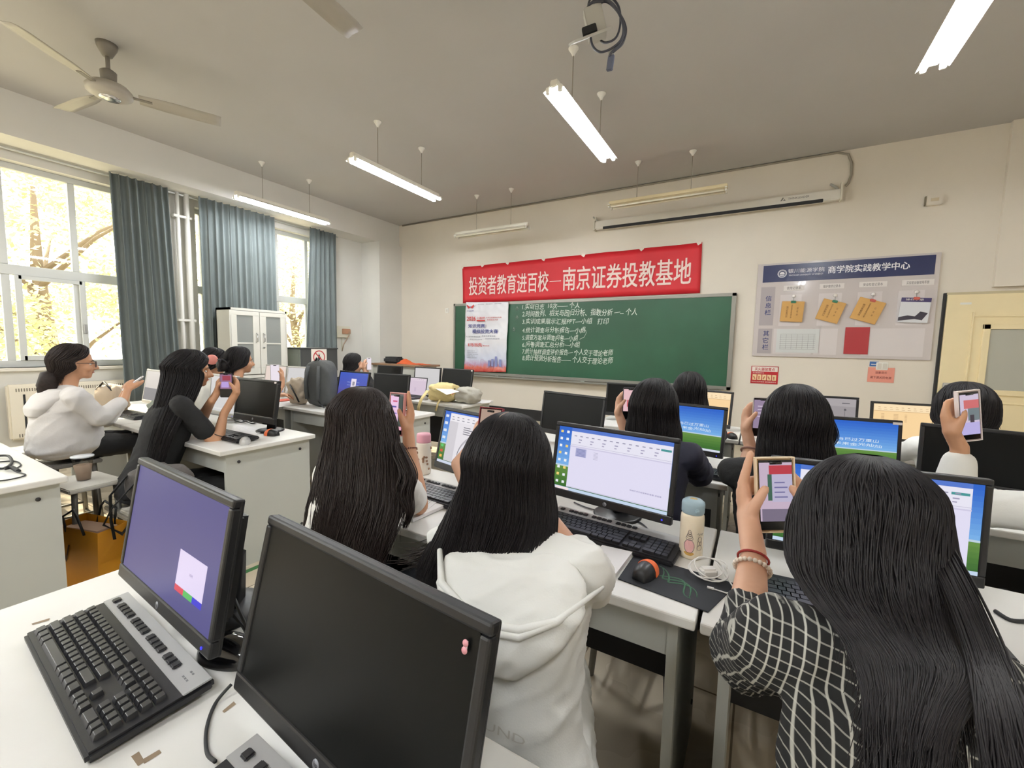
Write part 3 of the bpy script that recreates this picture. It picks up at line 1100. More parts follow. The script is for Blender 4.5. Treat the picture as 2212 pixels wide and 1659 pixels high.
# signs under the notice board
t, Ff, w_, h_ = sheetthing('fire_sign', 'red and white fire extinguisher point sign right of the blackboard', 'sign', 1622, 1681, 791, 829, mat('sign red', (180, 40, 48), .35), YF - .004)
m = MB()
sw = mat('sign white', (232, 224, 214), .4)
m.box(Ff @ V((w_ * .5, h_ * .83, 0)), (w_ * .94, .001, h_ * .27), sw)
lettering(m, '灭火器放置点', Ff, w_ * .13, h_ * .73, h_ * .19, mat('sign red', (180, 40, 48)), w_ * .74, bold=.015, lift=.0012)
lettering(m, '灭火器使用方法', Ff, w_ * .06, h_ * .575, h_ * .07, sw, w_ * .42)
for k in range(5):
    m.box(Ff @ V((w_ * (.14 + .18 * k), h_ * .36, 0)), (w_ * .15, .001, h_ * .32), mat('pictogram cream', (232, 206, 160), .5))
    m.box(Ff @ V((w_ * (.13 + .18 * k), h_ * .34, .0008)), (w_ * .05, .001, h_ * .18), mat('pictogram brown', (190, 120, 90), .5), M.Rotation(.4 * (k % 3 - 1), 3, 'Y'))
lettering(m, '仅供火灾时使用 请勿随意移动', Ff, w_ * .04, h_ * .07, h_ * .07, sw, w_ * .9)
m.build('sign_print', None, t)
t, Ff, w_, h_ = sheetthing('reminder_note', 'salmon pink reminder note taped below the light switch', 'note', 1874, 1932, 794, 826, mat('salmon paper', (226, 150, 132), .6), YF - .004)
m = MB()
ni = mat('note ink', (120, 44, 44), .6)
lettering(m, '温馨提示', Ff, w_ * .5, h_ * .58, h_ * .16, ni, w_ * .44, align='C', bold=.01)
lettering(m, '请下课关闭电源', Ff, w_ * .5, h_ * .24, h_ * .17, ni, w_ * .8, align='C', bold=.01)
m.build('note_lettering', ni, t)
# ------------------------------------------------------------------ desks
deskw = mat('desk laminate white', (222, 220, 214), .35, var=.03, vscale=6)
deskp = mat('desk panel grey white', (186, 188, 182), .5, var=.02, vscale=4)
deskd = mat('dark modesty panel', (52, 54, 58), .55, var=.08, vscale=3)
edgew = mat('desk edge band', (206, 206, 196), .4)
bolt = mat('bolt', (70, 70, 72), .4, .6)


def desk(x0, x1, y0, y1, label, marks=0, grp='white two seat computer desks'):
    t = thing('computer_desk', label, 'desk', ((x0 + x1) / 2, (y0 + y1) / 2, 0), 0, grp)
    tp = MB().bx(x0, x1, y0, y1, .722, .75, deskw).build('desk_top', deskw, t, bev=.005)
    for x, s in ((x0 + .055, -1), (x1 - .055, 1)):
        pn = MB().bx(x - .0125, x + .0125, y0 + .05, y1 - .02, 0, .721, deskp).build('end_panel', deskp, t)
        for yy in (y0 + .12, y1 - .09):
            for zz in (.66, .14):
                MB().cyl((x + s * .0125, yy, zz), (x + s * .017, yy, zz), .009, None, bolt, 10).build('bolt', bolt, pn)
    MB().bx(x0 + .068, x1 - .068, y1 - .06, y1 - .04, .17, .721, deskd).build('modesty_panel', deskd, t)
    MB().bx(x0 + .068, x1 - .068, y0 + .06, y0 + .08, .60, .721, deskp).build('apron', deskp, t)
    rnd = random.Random(int(x0 * 100 + y0 * 37))
    scuff = mat('scuff', (120, 104, 88), .8)
    for i in range(marks):
        px, py = rnd.uniform(x0 + .05, x1 - .05), rnd.uniform(y0 + .05, y1 - .05)
        MB().box((px, py, .7504), (rnd.uniform(.008, .035), .003, .0006), scuff, M.Rotation(rnd.uniform(0, 3), 3, 'Z')).build('scuff_mark', scuff, tp)
    return t, tp


CX0, CX1, CD = -1.48, 1.31, -.085
RC = [(-.06, .535), (1.03, 1.63), (2.19, 2.79), (3.36, 3.96)]
nd, ndt = desk(CX0, CD - .005, *RC[0], 'white desk nearest the camera with keyboard and two dark monitors', 7)
sc = mat('brown stain', (134, 116, 94), .7)
a = P(300, 1640, z=.7505)
e1 = (P(348, 1620, z=.7505) - a).normalized()
e2 = (P(288, 1625, z=.7505) - P(305, 1652, z=.7505)).normalized()
for q in (((283, 1634), (300, 1623), (313, 1645), (298, 1655)), ((305, 1642), (344, 1619), (349, 1626), (312, 1650)), ((480, 1536), (505, 1515), (510, 1521), (484, 1540)), ((68, 1347), (108, 1335), (106, 1340), (70, 1350))):
    MB().poly([P(u, v, z=.7506) for u, v in q], sc).build('brown_stain', sc, ndt)
desk(CX0, CD - .005, *RC[1], 'white desk where the girl in the white hooded dress sits', 3)
desk(CD + .005, CX1, *RC[1], 'white desk where the woman in the plaid shirt sits', 3)
desk(CX0, CD - .005, *RC[2], 'white desk with navy jacketed girl behind the big document monitor', 2)
desk(CD + .005, CX1, *RC[2], 'white desk with food tray before girl in black sweater', 2)
desk(CX0 + .3, CD - .005, *RC[3], 'white desk farthest left of the two near the chalkboard right half', 1)
desk(CD + .005, CX1, *RC[3], 'white desk before the door, carrying the cream lit monitor', 1)
LX = [-5.42, -4.025, -2.62]
RL = [(.02, .62), (1.21, 1.81), (2.42, 3.02), (3.50, 4.10)]
names = [('white desk end at the left photo edge with loose black cables', 'white desk beyond it by the radiator nearest the camera'),
         ('white desk with bolted end panel where girl in black sits', 'white desk where girl in white hoodie sits'),
         ('white desk carrying grey backpack and blue screen', 'white desk of the two girls beside the white cabinet'),
         ('white desk carrying yellow bag and grey bag', 'white desk behind the backpack near the steel cabinet')]
for k, (y0, y1) in enumerate(RL):
    d_ = (.0, .02, .05, .0)[k]
    desk(LX[1] + .005 + d_, LX[2] + d_ - (.06 if k == 0 else 0), y0, y1, names[k][0], 4 if k == 0 else 1)
    desk(LX[0] + d_, LX[1] - .005 + d_, y0, y1, names[k][1], 1)

# ------------------------------------------------------------------ screens
EM = {}


def E(c, k=1.0):
    key = (c, k)
    if key not in EM:
        EM[key] = mat('screen %d %d %d %.2f' % (*c, k), c, .35, emit=SCREEN_E * k, spec=.12)
    return EM[key]


def content(mb, kind, F, w, h):
    """what a screen shows or reflects, laid on frame F (origin lower left, metres)"""
    L = [.0002]

    def R(u0, v0, u1, v1, c, k=1.0):
        L[0] += .00008
        mb.add([F @ V((w * a, h * b, L[0])) for a, b in ((u0, v0), (u1, v0), (u1, v1), (u0, v1))], [[0, 1, 2, 3]], E(c, k))

    def T(x, y, s, hh, c, ww=None, **kk):
        L[0] += .00008
        lettering(mb, s, F, w * x, h * y, h * hh, E(c), None if ww is None else w * ww, lift=L[0], **kk)

    def hills():
        L[0] += .0001
        n = 10
        for i in range(n):
            f = i / n
            c = tuple(int(a + (b - a) * f) for a, b in zip((120, 176, 232), (34, 92, 200)))
            R(0, .38 + .62 * f, 1, .38 + .62 * (f + 1 / n), c)
        for i in range(6):
            f = i / 6
            R(0, .38 * f, 1, .38 * (f + 1 / 6), tuple(int(a + (b - a) * f) for a, b in zip((54, 104, 44), (110, 150, 70))))
        R(0, .365, 1, .39, (190, 210, 226))
    if kind == 'off':
        return
    if kind == 'idle':
        R(0, 0, 1, 1, (84, 80, 138))
        R(.63, .20, .90, .49, (226, 214, 244))
        R(.63, .15, .72, .20, (222, 64, 86))
        R(.72, .15, .81, .20, (90, 190, 96))
        R(.81, .15, .90, .20, (58, 52, 214))
        T(.755, .33, 'HDMI', .022, (120, 110, 160), .03)
    elif kind == 'doc' or kind == 'doc2':
        hills()
        for i in range(8):
            for j in range(2 if kind == 'doc' else 1):
                R(.02 + .06 * j, .90 - .115 * i, .045 + .06 * j, .94 - .115 * i, (236, 240, 246) if (i + j) % 3 else (240, 210, 120))
        x0 = .13
        x1 = 1.0 if kind == 'doc' else .95
        R(0, 0, 1, .045, (196, 214, 236))
        R(x0, .055, x1, .96, (226, 222, 244))
        R(x0, .945, x1, 1.0, (84, 120, 206))
        R(x0, .72, x1, .945, (232, 230, 244))
        R(x1 - .09, .86, x1 - .01, .89, (70, 150, 150))
        for i in range(14):
            R(x0 + .03 + .055 * i, .87, x0 + .055 + .055 * i, .885, (150, 148, 172))
            if i % 2:
                R(x0 + .02 + .055 * i, .815, x0 + .05 + .055 * i, .83, (160, 156, 184))
                R(x0 + .02 + .055 * i, .775, x0 + .04 + .055 * i, .79, (166, 160, 186))
        R(x0, .735, x1, .74, (186, 182, 206))
        R(x0, .70, x1, .715, (206, 202, 226))
        if kind == 'doc':
            R(.19, .56, .29, .69, (170, 172, 210))
            for i in range(6):
                R(.2, .57 + .02 * i, .28, .577 + .02 * i, (120, 124, 176))
                R(.36, .56 + .02 * i, .40, .566 + .02 * i, (176, 174, 196))
            T(.70, .22, '快捷方式已经复制到桌面 请查看', .022, (110, 104, 150), .25)
            R(.15, .06, 1.0, .075, (206, 204, 226))
            R(.03, .005, .16, .04, (244, 226, 226))
        else:
            for k in range(2):
                L[0] += .00008
                pts = []
                for i in range(15):
                    a = i / 14
                    pts.append(F @ V((w * (x0 + .15 + .5 * a), h * (.12 + .5 * (1 - math.cos(a * 1.5)) + .02 * k), L[0])))
                mb.tube(pts, .0006, E((120, 116, 140)), 4)
    elif kind == 'sheet':
        hills()
        for i in range(4):
            R(.02, .88 - .14 * i, .07, .93 - .14 * i, (220, 228, 240))
        for k, c in enumerate(((90, 200, 110), (210, 80, 60), (240, 180, 80))):
            R(.025, .30 - .1 * k, .065, .35 - .1 * k, c)
        R(0, 0, 1, .05, (206, 214, 232))
        R(.10, .06, 1, .97, (228, 224, 230))
        R(.10, .82, 1, .97, (236, 232, 238))
        R(.10, .06, .24, .82, (208, 204, 210))
        for i in range(10):
            R(.13 + .08 * i, .90, .16 + .08 * i, .915, (140, 140, 150))
            R(.13 + .08 * i, .85, .17 + .08 * i, .865, (150, 150, 160))
        for k in range(4):
            R(.34, .74 - .04 * k, .34 + .1 + .03 * (k % 2), .755 - .04 * k, (110, 108, 120))
        for k in range(3):
            L[0] += .0001
            pts = [F @ V((w * (.30 + .36 * (i / 14) ** 1.6), h * (.12 + .66 * (i / 14) ** .6 - .02 * k), L[0])) for i in range(15)]
            mb.tube(pts, .0007, E((84, 84, 96)), 4)
    elif kind == 'wall':
        hills()
        wr = (228, 240, 248)
        T(.42, .55, '轻舟已过万重山', .07, wr, .42, jit=.25)
        T(.45, .45, '未来金光灿灿', .07, wr, .42, jit=.25)
        R(0, 0, 1, .05, (214, 220, 232))
        L[0] += .0001
        mb.add([F @ V((w * a, h * b, L[0])) for a, b in ((0, .70), (.12, .62), (.26, .52), (.40, .40), (.0, .40))], [[0, 1, 2, 3, 4]], E((70, 110, 180)))
    elif kind == 'cream':
        R(0, 0, 1, 1, (250, 214, 160))
        R(0, .80, 1, 1, (252, 226, 184))
        R(0, .79, 1, .80, (190, 156, 110))
        for i in range(12):
            R(.06 + .075 * i, .90, .09 + .075 * i, .91, (170, 140, 104))
            R(.06 + .075 * i, .84, .10 + .075 * i, .85, (180, 148, 110))
        for k in range(6):
            R(.10, .70 - .04 * k, .14, .715 - .04 * k, (196, 164, 120))
            R(.26, .70 - .04 * k, .32, .715 - .04 * k, (200, 168, 124))
            R(.40, .70 - .04 * k, .43, .715 - .04 * k, (200, 168, 124))
    elif kind == 'grey':
        R(0, 0, 1, 1, (156, 150, 152))
        R(0, .75, 1, 1, (170, 164, 166))
        R(.86, .1, .865, .7, (90, 88, 92))
        R(.82, .84, .92, .87, (96, 92, 98))
        R(.85, .62, .88, .67, (80, 78, 84))
    elif kind == 'bluecode':
        for i in range(8):
            f = i / 8
            R(0, f, 1, f + .125, tuple(int(a + (b - a) * f) for a, b in zip((92, 90, 170), (70, 96, 196))))
        L[0] += .0001
        mb.add([F @ V((w * a, h * b, L[0])) for a, b in ((0, 0), (1, 0), (1, .38), (.8, .30), (.6, .36), (.35, .28), (0, .30))], [[0, 1, 2, 3, 4, 5, 6]], E((88, 84, 158)))
        R(0, 0, 1, .05, (226, 224, 236))
        R(.44, .30, .62, .76, (236, 226, 240))
        R(.49, .48, .57, .64, (150, 148, 160))
        for k in range(2):
            R(.30, .60 - .12 * k, .42, .62 - .12 * k, (150, 166, 226))
            R(.64, .60 - .12 * k, .74, .62 - .12 * k, (150, 166, 226))
    elif kind == 'pale':
        R(0, 0, 1, 1, (232, 214, 204))  # pinkish glow painted in for the reflection on an unlit screen
    elif kind == 'pale2':
        R(0, 0, 1, 1, (208, 206, 206))  # grey glow painted in as a screen reflection
        R(.1, .06, .9, .1, (220, 218, 216))
    elif kind == 'pink':
        R(0, 0, 1, 1, (216, 198, 214))
        R(0, .86, 1, 1, (226, 210, 222))
        for i in range(8):
            R(.1 + .1 * i, .91, .15 + .1 * i, .93, (170, 150, 176))
        R(.4, .2, .5, .45, (204, 186, 206))
    elif kind == 'half':
        R(0, 0, 1, 1, (150, 148, 152), .8)  # grey part glows in place of a reflection on the glass
        R(0, .42, 1, 1, (212, 204, 198))


offm = mat('dark screen', (13, 14, 14), .35, spec=.16)
silver = mat('silver bezel', (176, 174, 170), .4, .3)


def monitor(label, x, y, z, yaw, tilt, w, h, kind, zdesk=.75, bezel=.016, chin=.030, body=None, badge=True, led=True, grp='desktop monitors', stand=True, thick=.035):
    """centre of the front face x, y, z; w, h outer size"""
    body = body or blackp
    ya, ti = math.radians(yaw), math.radians(tilt)
    ex = V((math.cos(ya), math.sin(ya), 0))
    bk = V((-math.sin(ya), math.cos(ya), 0))
    ey = V((bk.x * math.sin(ti), bk.y * math.sin(ti), math.cos(ti)))
    c = V((x, y, z))
    base = c + bk * .10
    t = thing('monitor', label, 'monitor', (base.x, base.y, zdesk), 0, grp)
    F = frame(c, ex, ey)

    def loc(m):
        m.T = F
        return m
    m = loc(MB())
    cc = -h / 2 + chin
    # bezel ring and rear shell
    for a, b, c_, d_ in ((-w / 2, w / 2, h / 2 - bezel, h / 2), (-w / 2, w / 2, -h / 2, cc), (-w / 2, -w / 2 + bezel, cc, h / 2 - bezel), (w / 2 - bezel, w / 2, cc, h / 2 - bezel)):
        m.bx(a, b, c_, d_, -.018, 0, body)
    m.bx(-w / 2, w / 2, -h / 2, h / 2, -.022, -.012, body)
    case = m.build('monitor_case', body, t, bev=.004)
    m = loc(MB())
    m.bx(-w / 2 + .03, w / 2 - .03, -h / 2 + .03, h / 2 - .03, -.018 - thick, -.02, body, .014)
    m.build('rear_cover', body, t)
    m = loc(MB())
    sw, sh = w - 2 * bezel, h - bezel - chin
    m.add([(-sw / 2, cc, -.003), (sw / 2, cc, -.003), (sw / 2, cc + sh, -.003), (-sw / 2, cc + sh, -.003)], [[0, 1, 2, 3]], offm)
    content(m, kind, M.Translation((-sw / 2, cc, -.003)), sw, sh)
    m.build('screen', offm, t)
    if badge:
        m = loc(MB())
        m.lathe([(.0075, 0), (.0075, .0006)], mat('badge grey', (128, 130, 138), .35), 20, (0, -h / 2 + chin * .45, 0))
        lettering(m, 'hp', M.Translation((-.0045, -h / 2 + chin * .45 - .004, .0004)), 0, 0, .008, mat('badge dark', (40, 40, 46), .4), .009, slant=.0)
        m.build('maker_badge', None, case)
    if led and kind != 'off':
        m = loc(MB())
        m.ell((w / 2 - .03, -h / 2 + chin * .4, .001), (.003, .003, .0015), E((60, 60, 255), 1.5))
        m.build('power_light', None, case)
    if stand:
        m = MB()
        p0 = c + bk * (.02 + thick) - ey * .04
        bb = V((base.x, base.y, zdesk))
        m.tube([p0, bb + bk * .02 + V((0, 0, max(.05, (p0.z - zdesk) * .7))), bb + bk * .01 + V((0, 0, .012))], [.03, .034, .036], body, 4, True)
        m.build('stand_neck', body, t)
        m = MB()
        m.lathe([(.088, .0), (.09, .006), (.08, .012), (.04, .016)], body, 28, bb + V((0, 0, .0)))
        m.build('stand_base', body, t)
    return t


MON = [
    ('monitor with purple idle screen beside the near keyboard', -1.045, .380, .955, -3.2, 10.4, .488, .281, 'idle', {}),
    ('large switched off black monitor nearest the camera, pink sticker in corner', -.495, .367, .925, -4.6, 13.3, .508, .296, 'off', {}),
    ('monitor showing a white document beside bottle with light blue lid', -.440, 1.455, .953, -7.5, 9.1, .466, .282, 'doc', {}),
    ('monitor with curve chart behind the pink lidded bottle', -1.045, 1.47, .952, -13.5, 12.6, .471, .283, 'sheet', {}),
    ('monitor with white document right of plaid shirt woman', .285, 1.45, .94, 4.8, 2.8, .471, .275, 'doc2', {}),
    ('blue and green wallpaper monitor in front of navy jacket girl', -.362, 2.53, .943, -11, 8.3, .469, .275, 'wall', {}),
    ('blue and green wallpaper monitor right of girl in black sweater', .36, 2.54, .945, 7.4, 4.6, .471, .26, 'wall', {}),
    ('black switched off monitor left of the navy jacket girl', -1.02, 2.51, .948, -13.5, 8.6, .48, .279, 'off', {}),
    ('black monitor side on behind the navy jacket girl, half hidden', -.92, 3.66, .935, 1.5, 7.8, .47, .29, 'off', {}),
    ('cream lit monitor behind the two dark haired girls at the chalkboard corner', -.390, 3.75, .915, -12.5, 8.6, .47, .29, 'cream', {}),
    ('grey screen monitor behind the girl in black sweater', .385, 3.72, .945, 3.4, 4.7, .47, .26, 'grey', {}),
    ('wide cream lit monitor in front of the yellow door', .93, 3.85, .91, 7.9, 5.2, .46, .28, 'cream', {}),
    ('black switched off monitor at right edge behind raised white sleeve', .87, 2.48, .95, -9.8, 4.7, .471, .26, 'off', {}),
    ('dark square monitor with silver line on desk of girl in black', -2.945, 1.60, .978, 2, 9.2, .46, .29, 'off', dict(bezel=.018, chin=.04)),
    ('grey monitor left of the dark square one, partly behind black haired girl', -3.50, 1.66, .965, -2, 5.8, .41, .31, 'pale2', dict(body=silver, badge=False)),
    ('monitor with half grey screen right of girl in white hoodie', -4.50, 1.60, .965, -1.3, 10.3, .42, .30, 'half', dict(body=silver, badge=False)),
    ('pale pink screen monitor in front of the girl with a bun', -4.72, 2.79, .965, -.3, 7.4, .41, .30, 'pale', dict(body=silver, badge=False)),
    ('pale grey screen monitor beside the grey backpack', -4.26, 2.79, .965, 6, 9, .42, .30, 'pale2', dict(body=silver, badge=False)),
    ('blue screen monitor between grey backpack and dark monitor', -3.40, 2.77, .965, 0, 11.8, .428, .285, 'bluecode', {}),
    ('dark switched off monitor right of the blue one', -2.90, 2.78, .965, 6.5, 8.3, .41, .285, 'off', {}),
    ('thin grey monitor behind the pink screen laptop', -3.42, 3.86, .955, 0, 6, .41, .31, 'pale2', dict(badge=False)),
    ('dark monitor behind the grey cloth bag, white dot in corner', -2.99, 3.88, .965, -.4, 10.8, .435, .29, 'off', {}),
    ('grey monitor farthest back in front of the teacher console', -4.05, 3.86, .955, 2, 8, .42, .30, 'off', {}),
]
mons = []
for lb, x, y, z, ya, ti, w, h, kd, kw in MON:
    mons.append(monitor(lb, x, y, z, ya, ti, w, h, kd, **kw))
# the pink sticker and the white dots in monitor corners, the silver line
def corner_dot(i, u, v, w, h, mm, name='corner_sticker'):
    lb, x, y, z, ya, ti, W_, H_, kd, kw = MON[i]
    yr, tr_ = math.radians(ya), math.radians(ti)
    bk = V((-math.sin(yr), math.cos(yr), 0))
    F = frame((x, y, z), (math.cos(yr), math.sin(yr), 0), (bk.x * math.sin(tr_), bk.y * math.sin(tr_), math.cos(tr_)))
    m = MB()
    m.T = F
    m.box((u, v, .0006), (w, h, .0012), mm, None, .0004)
    o = m.build(name, mm, mons[i])
    return F


pk = mat('pink sticker', (214, 150, 160), .5)
F = corner_dot(1, .222, .112, .006, .014, mat('sticker white', (232, 224, 222), .5))
m = MB()
m.T = F
m.lathe([(.0042, .0013), (.0042, .0018)], pk, 14, (.222, .116, 0)).lathe([(.0042, .0013), (.0042, .0018)], pk, 14, (.222, .108, 0))
m.build('corner_sticker', pk, mons[1])
for i, u, v in ((21, .2, .13), (13, .20, .13), (6, .215, .115)):
    corner_dot(i, u, v, .022 if i != 6 else .034, .012, mat('sticker white', (232, 224, 222), .5))
corner_dot(13, 0, -.102, .42, .003, silver, 'silver_line')


# ------------------------------------------------------------------ keyboards and mice
kb_b = mat('keyboard black', (30, 30, 33), .45, bump=.05, bscale=700)
kb_k = mat('key black', (40, 40, 43), .35, spec=.7)
kb_s = mat('keyboard silver', (178, 178, 178), .4, .3)
ROWS = []


def key_layout():
    """(u, v, width, depth) of about 100 keys; u from the left 0-.445, v from the front 0-.10"""
    k = []
    p = .0190
    ox, oy = .013, .012
    for r in range(4):
        off = (.0, .026, .028, .019)[3 - r] if False else 0
    # bottom row
    for u, w in ((0, 1.25), (1.25, 1.25), (2.5, 1.25), (3.75, 6.0), (9.75, 1.25), (11, 1.25), (12.25, 1.3), (13.55, 1.4)):
        k.append((u, 0, w))
    k += [(0, 1, 2.2)] + [(2.2 + i, 1, 1) for i in range(10)] + [(12.2, 1, 2.75)]
    k += [(0, 2, 1.8)] + [(1.8 + i, 2, 1) for i in range(11)] + [(12.8, 2, 2.15)]
    k += [(0, 3, 1.5)] + [(1.5 + i, 3, 1) for i in range(12)] + [(13.5, 3, 1.45)]
    k += [(i, 4, 1) for i in range(13)] + [(13, 4, 1.95)]
    k += [(15.3 + i, 4, 1) for i in range(3)] + [(15.3 + i, 3, 1) for i in range(3)] + [(16.3, 1, 1)] + [(15.3 + i, 0, 1) for i in range(3)]
    for r in range(1, 5):
        k += [(18.6 + i, r, 1) for i in range(3)]
    k += [(18.6, 0, 2), (20.6, 0, 1), (21.6, 0, 1), (21.6, 2, 1), (21.6, 4, 1), (21.6, 3, 1), (21.6, 1, 1)]
    return [(ox + u * p, oy + r * p, w * p, p) for u, r, w in k]


def keyboard(label, x, y, z, yaw, detail=False, strip=True, L=.462, D=.168, grp='desktop keyboards'):
    """x, y: centre; long axis along the user's left to right"""
    ya = math.radians(yaw)
    t = thing('keyboard', label, 'keyboard', (x, y, z), ya, grp)
    X = wm(t)

    def mk():
        q = MB()
        q.T = X @ M.Translation((-L / 2, -D / 2, 0)) @ M.Rotation(math.radians(3.0), 4, 'X')
        return q
    m = mk()
    m.box((L / 2, D / 2, .009), (L, D, .018), kb_b, None, .005)
    body = m.build('keyboard_body', kb_b, t)
    if strip:
        m = mk()
        m.box((L / 2, D - .024, .0185), (L - .006, .044, .003), kb_s, None, .001)
        m.build('silver_strip', kb_s, t)
        for g in range(5 if detail else 4):
            m = mk()
            n = 1 if g == 0 else (3 if g == 4 else 4)
            u0 = .02 if g == 0 else .055 + (g - 1) * .09
            for i in range(n):
                m.box((u0 + .009 + i * .019, D - .028, .0225), (.0165, .015, .006), kb_k, None, .002)
            m.build('function_keys', kb_k, t)
    lay = key_layout()
    if detail:
        for i, (u, v, w, d) in enumerate(lay):
            m = mk()
            cx, cy = u + w / 2, v + d / 2
            hw, hd = w / 2 - .0012, d / 2 - .0012
            lo = [(cx - hw, cy - hd, .018), (cx + hw, cy - hd, .018), (cx + hw, cy + hd, .018), (cx - hw, cy + hd, .018)]
            hi = [(cx - hw + .002, cy - hd + .0035, .0255), (cx + hw - .002, cy - hd + .0035, .0255), (cx + hw - .002, cy + hd - .001, .0265), (cx - hw + .002, cy + hd - .001, .0265)]
            m.add(lo + hi, [[4, 5, 6, 7], [0, 1, 5, 4], [1, 2, 6, 5], [2, 3, 7, 6], [3, 0, 4, 7]], kb_k)
            m.build('key', kb_k, t, bev=.0006)
        m = mk()
        for i, s in enumerate('·••••'):
            m.box((L - .04 + .008 * (i % 3) - .01, D - .03 + .012 * (i // 3), .0202), (.005, .003, .0004), mat('mark', (110, 110, 112), .5))
        m.build('indicator_marks', None, t)
    else:
        m = mk()
        for (u, v, w, d) in lay:
            m.box((u + w / 2, v + d / 2, .021), (w - .003, d - .003, .008), kb_k, None, .0)
        o = m.build('keys', kb_k, t)
        o['kind'] = 'stuff'
    return t


keyboard('black keyboard with silver back strip in front of the purple screen', -1.040, .283, .751, -3.6, True)
q = P(548, 1580, z=.785)
keyboard('second black and silver keyboard at bottom edge before the large black monitor', q.x + .225, q.y - .086, .751, -2.5, True)
keyboard('black keyboard under the white document monitor', -.400, 1.355, .751, -5, strip=True)
keyboard('black keyboard left of the chart monitor girl arm', -1.06, 1.33, .751, -4)
keyboard('black keyboard under the monitor beside plaid shirt woman', .26, 1.27, .751, 4, strip=False, D=.14)
keyboard('black keyboard beside the food tray', -.30, 2.33, .751, -8, strip=False, D=.14)
keyboard('black keyboard behind the raised phone of girl in black sweater', .30, 2.34, .751, 4, strip=False, D=.14)
keyboard('black keyboard under the dark square monitor', -2.95, 1.43, .751, 0, strip=False, D=.14)
keyboard('black keyboard before girl in white hoodie', -4.35, 1.40, .751, 0, strip=False, D=.14)


def mouse(name, label, x, y, z, yaw, body, band=None, sc=1.0):
    t = thing('mouse', label, 'mouse', (x, y, z), math.radians(yaw), 'computer mice')
    X = wm(t)

    def mk():
        q = MB()
        q.T = X @ M.Scale(sc, 4)
        return q

    def shell(m, f0, f1, lift, mm):
        n = 14
        vs, fs = [], []
        k = 11
        for i in range(n + 1):
            f = f0 + (f1 - f0) * i / n
            yy = -.055 + .11 * f
            w = .031 * (max(0, 1 - ((f - .46) / .56) ** 2) ** .45) + .0005
            h = .038 * (max(0, 1 - ((f - .42) / .6) ** 2) ** .6) + .004
            for j in range(k):
                a = math.pi * j / (k - 1)
                vs.append((math.cos(a) * (w + lift), yy, math.sin(a) ** .8 * (h + lift)))
        for i in range(n):
            for j in range(k - 1):
                fs.append([i * k + j, i * k + j + 1, (i + 1) * k + j + 1, (i + 1) * k + j])
        fs.append([j for j in range(k)][::-1])
        fs.append([n * k + j for j in range(k)])
        m.add(vs, fs, mm, True)
    m = mk()
    shell(m, 0, 1, 0, body)
    b = m.build('mouse_body', body, t)
    if band:
        m = mk()
        shell(m, .50, .80, .0018, band)
        m.build('mouse_band', band, t)
    m = mk()
    m.tube([(0, .030, .026), (0, .04, .022)], .0045, band or dark, 10)
    m.build('scroll_wheel', None, t)
    m = mk()
    m.tube([(0, .054, .006), (.004, .075, .003), (-.006, .11, .003), (.01, .15, .003)], .0018, dark, 6)
    m.build('mouse_cable', dark, t)
    return t


gloss = mat('glossy black', (16, 16, 18), .12, coat=.6)
orange = mat('orange band', (238, 112, 58), .45)
mouse('m', 'glossy black mouse between the two near monitors', -.868, .412, .751, -70, gloss, None, 1.12)
mouse('m', 'black mouse with orange band on the mouse mat', -.235, 1.175, .754, -12, blackp, orange, .9)
mouse('m', 'silver mouse at the elbow of girl in black', -2.70, 1.40, .751, 60, mat('silver mouse', (196, 196, 194), .25, .3))
mouse('m', 'black and orange mouse on the bolted panel desk', -2.80, 1.62, .751, 100, blackp, orange)
mouse('m', 'black mouse with orange band on desk near the pink drink bottle', -.14, 3.42, .751, 30, blackp, orange)
mouse('m', 'grey mouse before the pink screen laptop', -3.26, 3.66, .751, 20, silver)

# mouse mat with a green print
mq = [P(1335, 1250, z=.7525), P(1530, 1322, z=.7525), P(1592, 1262, z=.7525), P(1372, 1196, z=.7525)]
t = thing('mouse_mat', 'dark mouse mat with green swirl print under the orange banded mouse', 'mouse mat', ((mq[0].x + mq[2].x) / 2, (mq[0].y + mq[2].y) / 2, .75))
mq[1].x = min(mq[1].x, CX1)
MB().prism([V((p.x, p.y, .7505)) for p in mq], (0, 0, .0025), mat('mouse mat cloth', (34, 37, 42), .8, bump=.1, bscale=900)).build('mat_sheet', None, t)
m = MB()
gp = mat('mat print', (62, 104, 78), .8)
cc = P(1440, 1245, z=.7533)
for k in range(3):
    pts = []
    for i in range(18):
        f = i / 17
        pts.append(cc + V((-.03 + .11 * f + .012 * math.sin(f * 9 + k * 1.4), .03 - .09 * f + .02 * math.cos(f * 8 + k), .0)))
    m.tube(pts, [.001 + .0022 * math.sin(math.pi * i / 17) for i in range(18)], gp, 4, True, .25)
m.build('mat_print', gp, t)
# ------------------------------------------------------------------ cabinets by the windows
cabw = mat('white enamel cabinet', (214, 212, 202), .45)
t = thing('filing_cabinet', 'tall white metal cabinet with two glass doors before the curtain', 'cabinet', (-6.08, 3.3, 0))
x0, x1, y0, y1, zt = -6.19, -5.86, 2.90, 3.66, 1.80
m = MB()
m.bx(x0, x0 + .02, y0, y1, 0, zt, cabw)
m.bx(x0, x1, y0, y0 + .02, 0, zt, cabw)
m.bx(x0, x1, y1 - .02, y1, 0, zt, cabw)
m.bx(x0, x1, y0, y1, zt - .03, zt, cabw)
m.bx(x0, x1, y0, y1, 0, .1, cabw)
m.bx(x0, x1, y0, y1, .88, .92, cabw)
m.build('cabinet_body', cabw, t)
MB().bx(x0 + .02, x1 - .03, y0 + .02, y1 - .02, 1.33, 1.35, cabw).build('shelf', cabw, t)
ym = (y0 + y1) / 2
cg = mat('cabinet glass', (158, 161, 157), .22, alpha=.72)
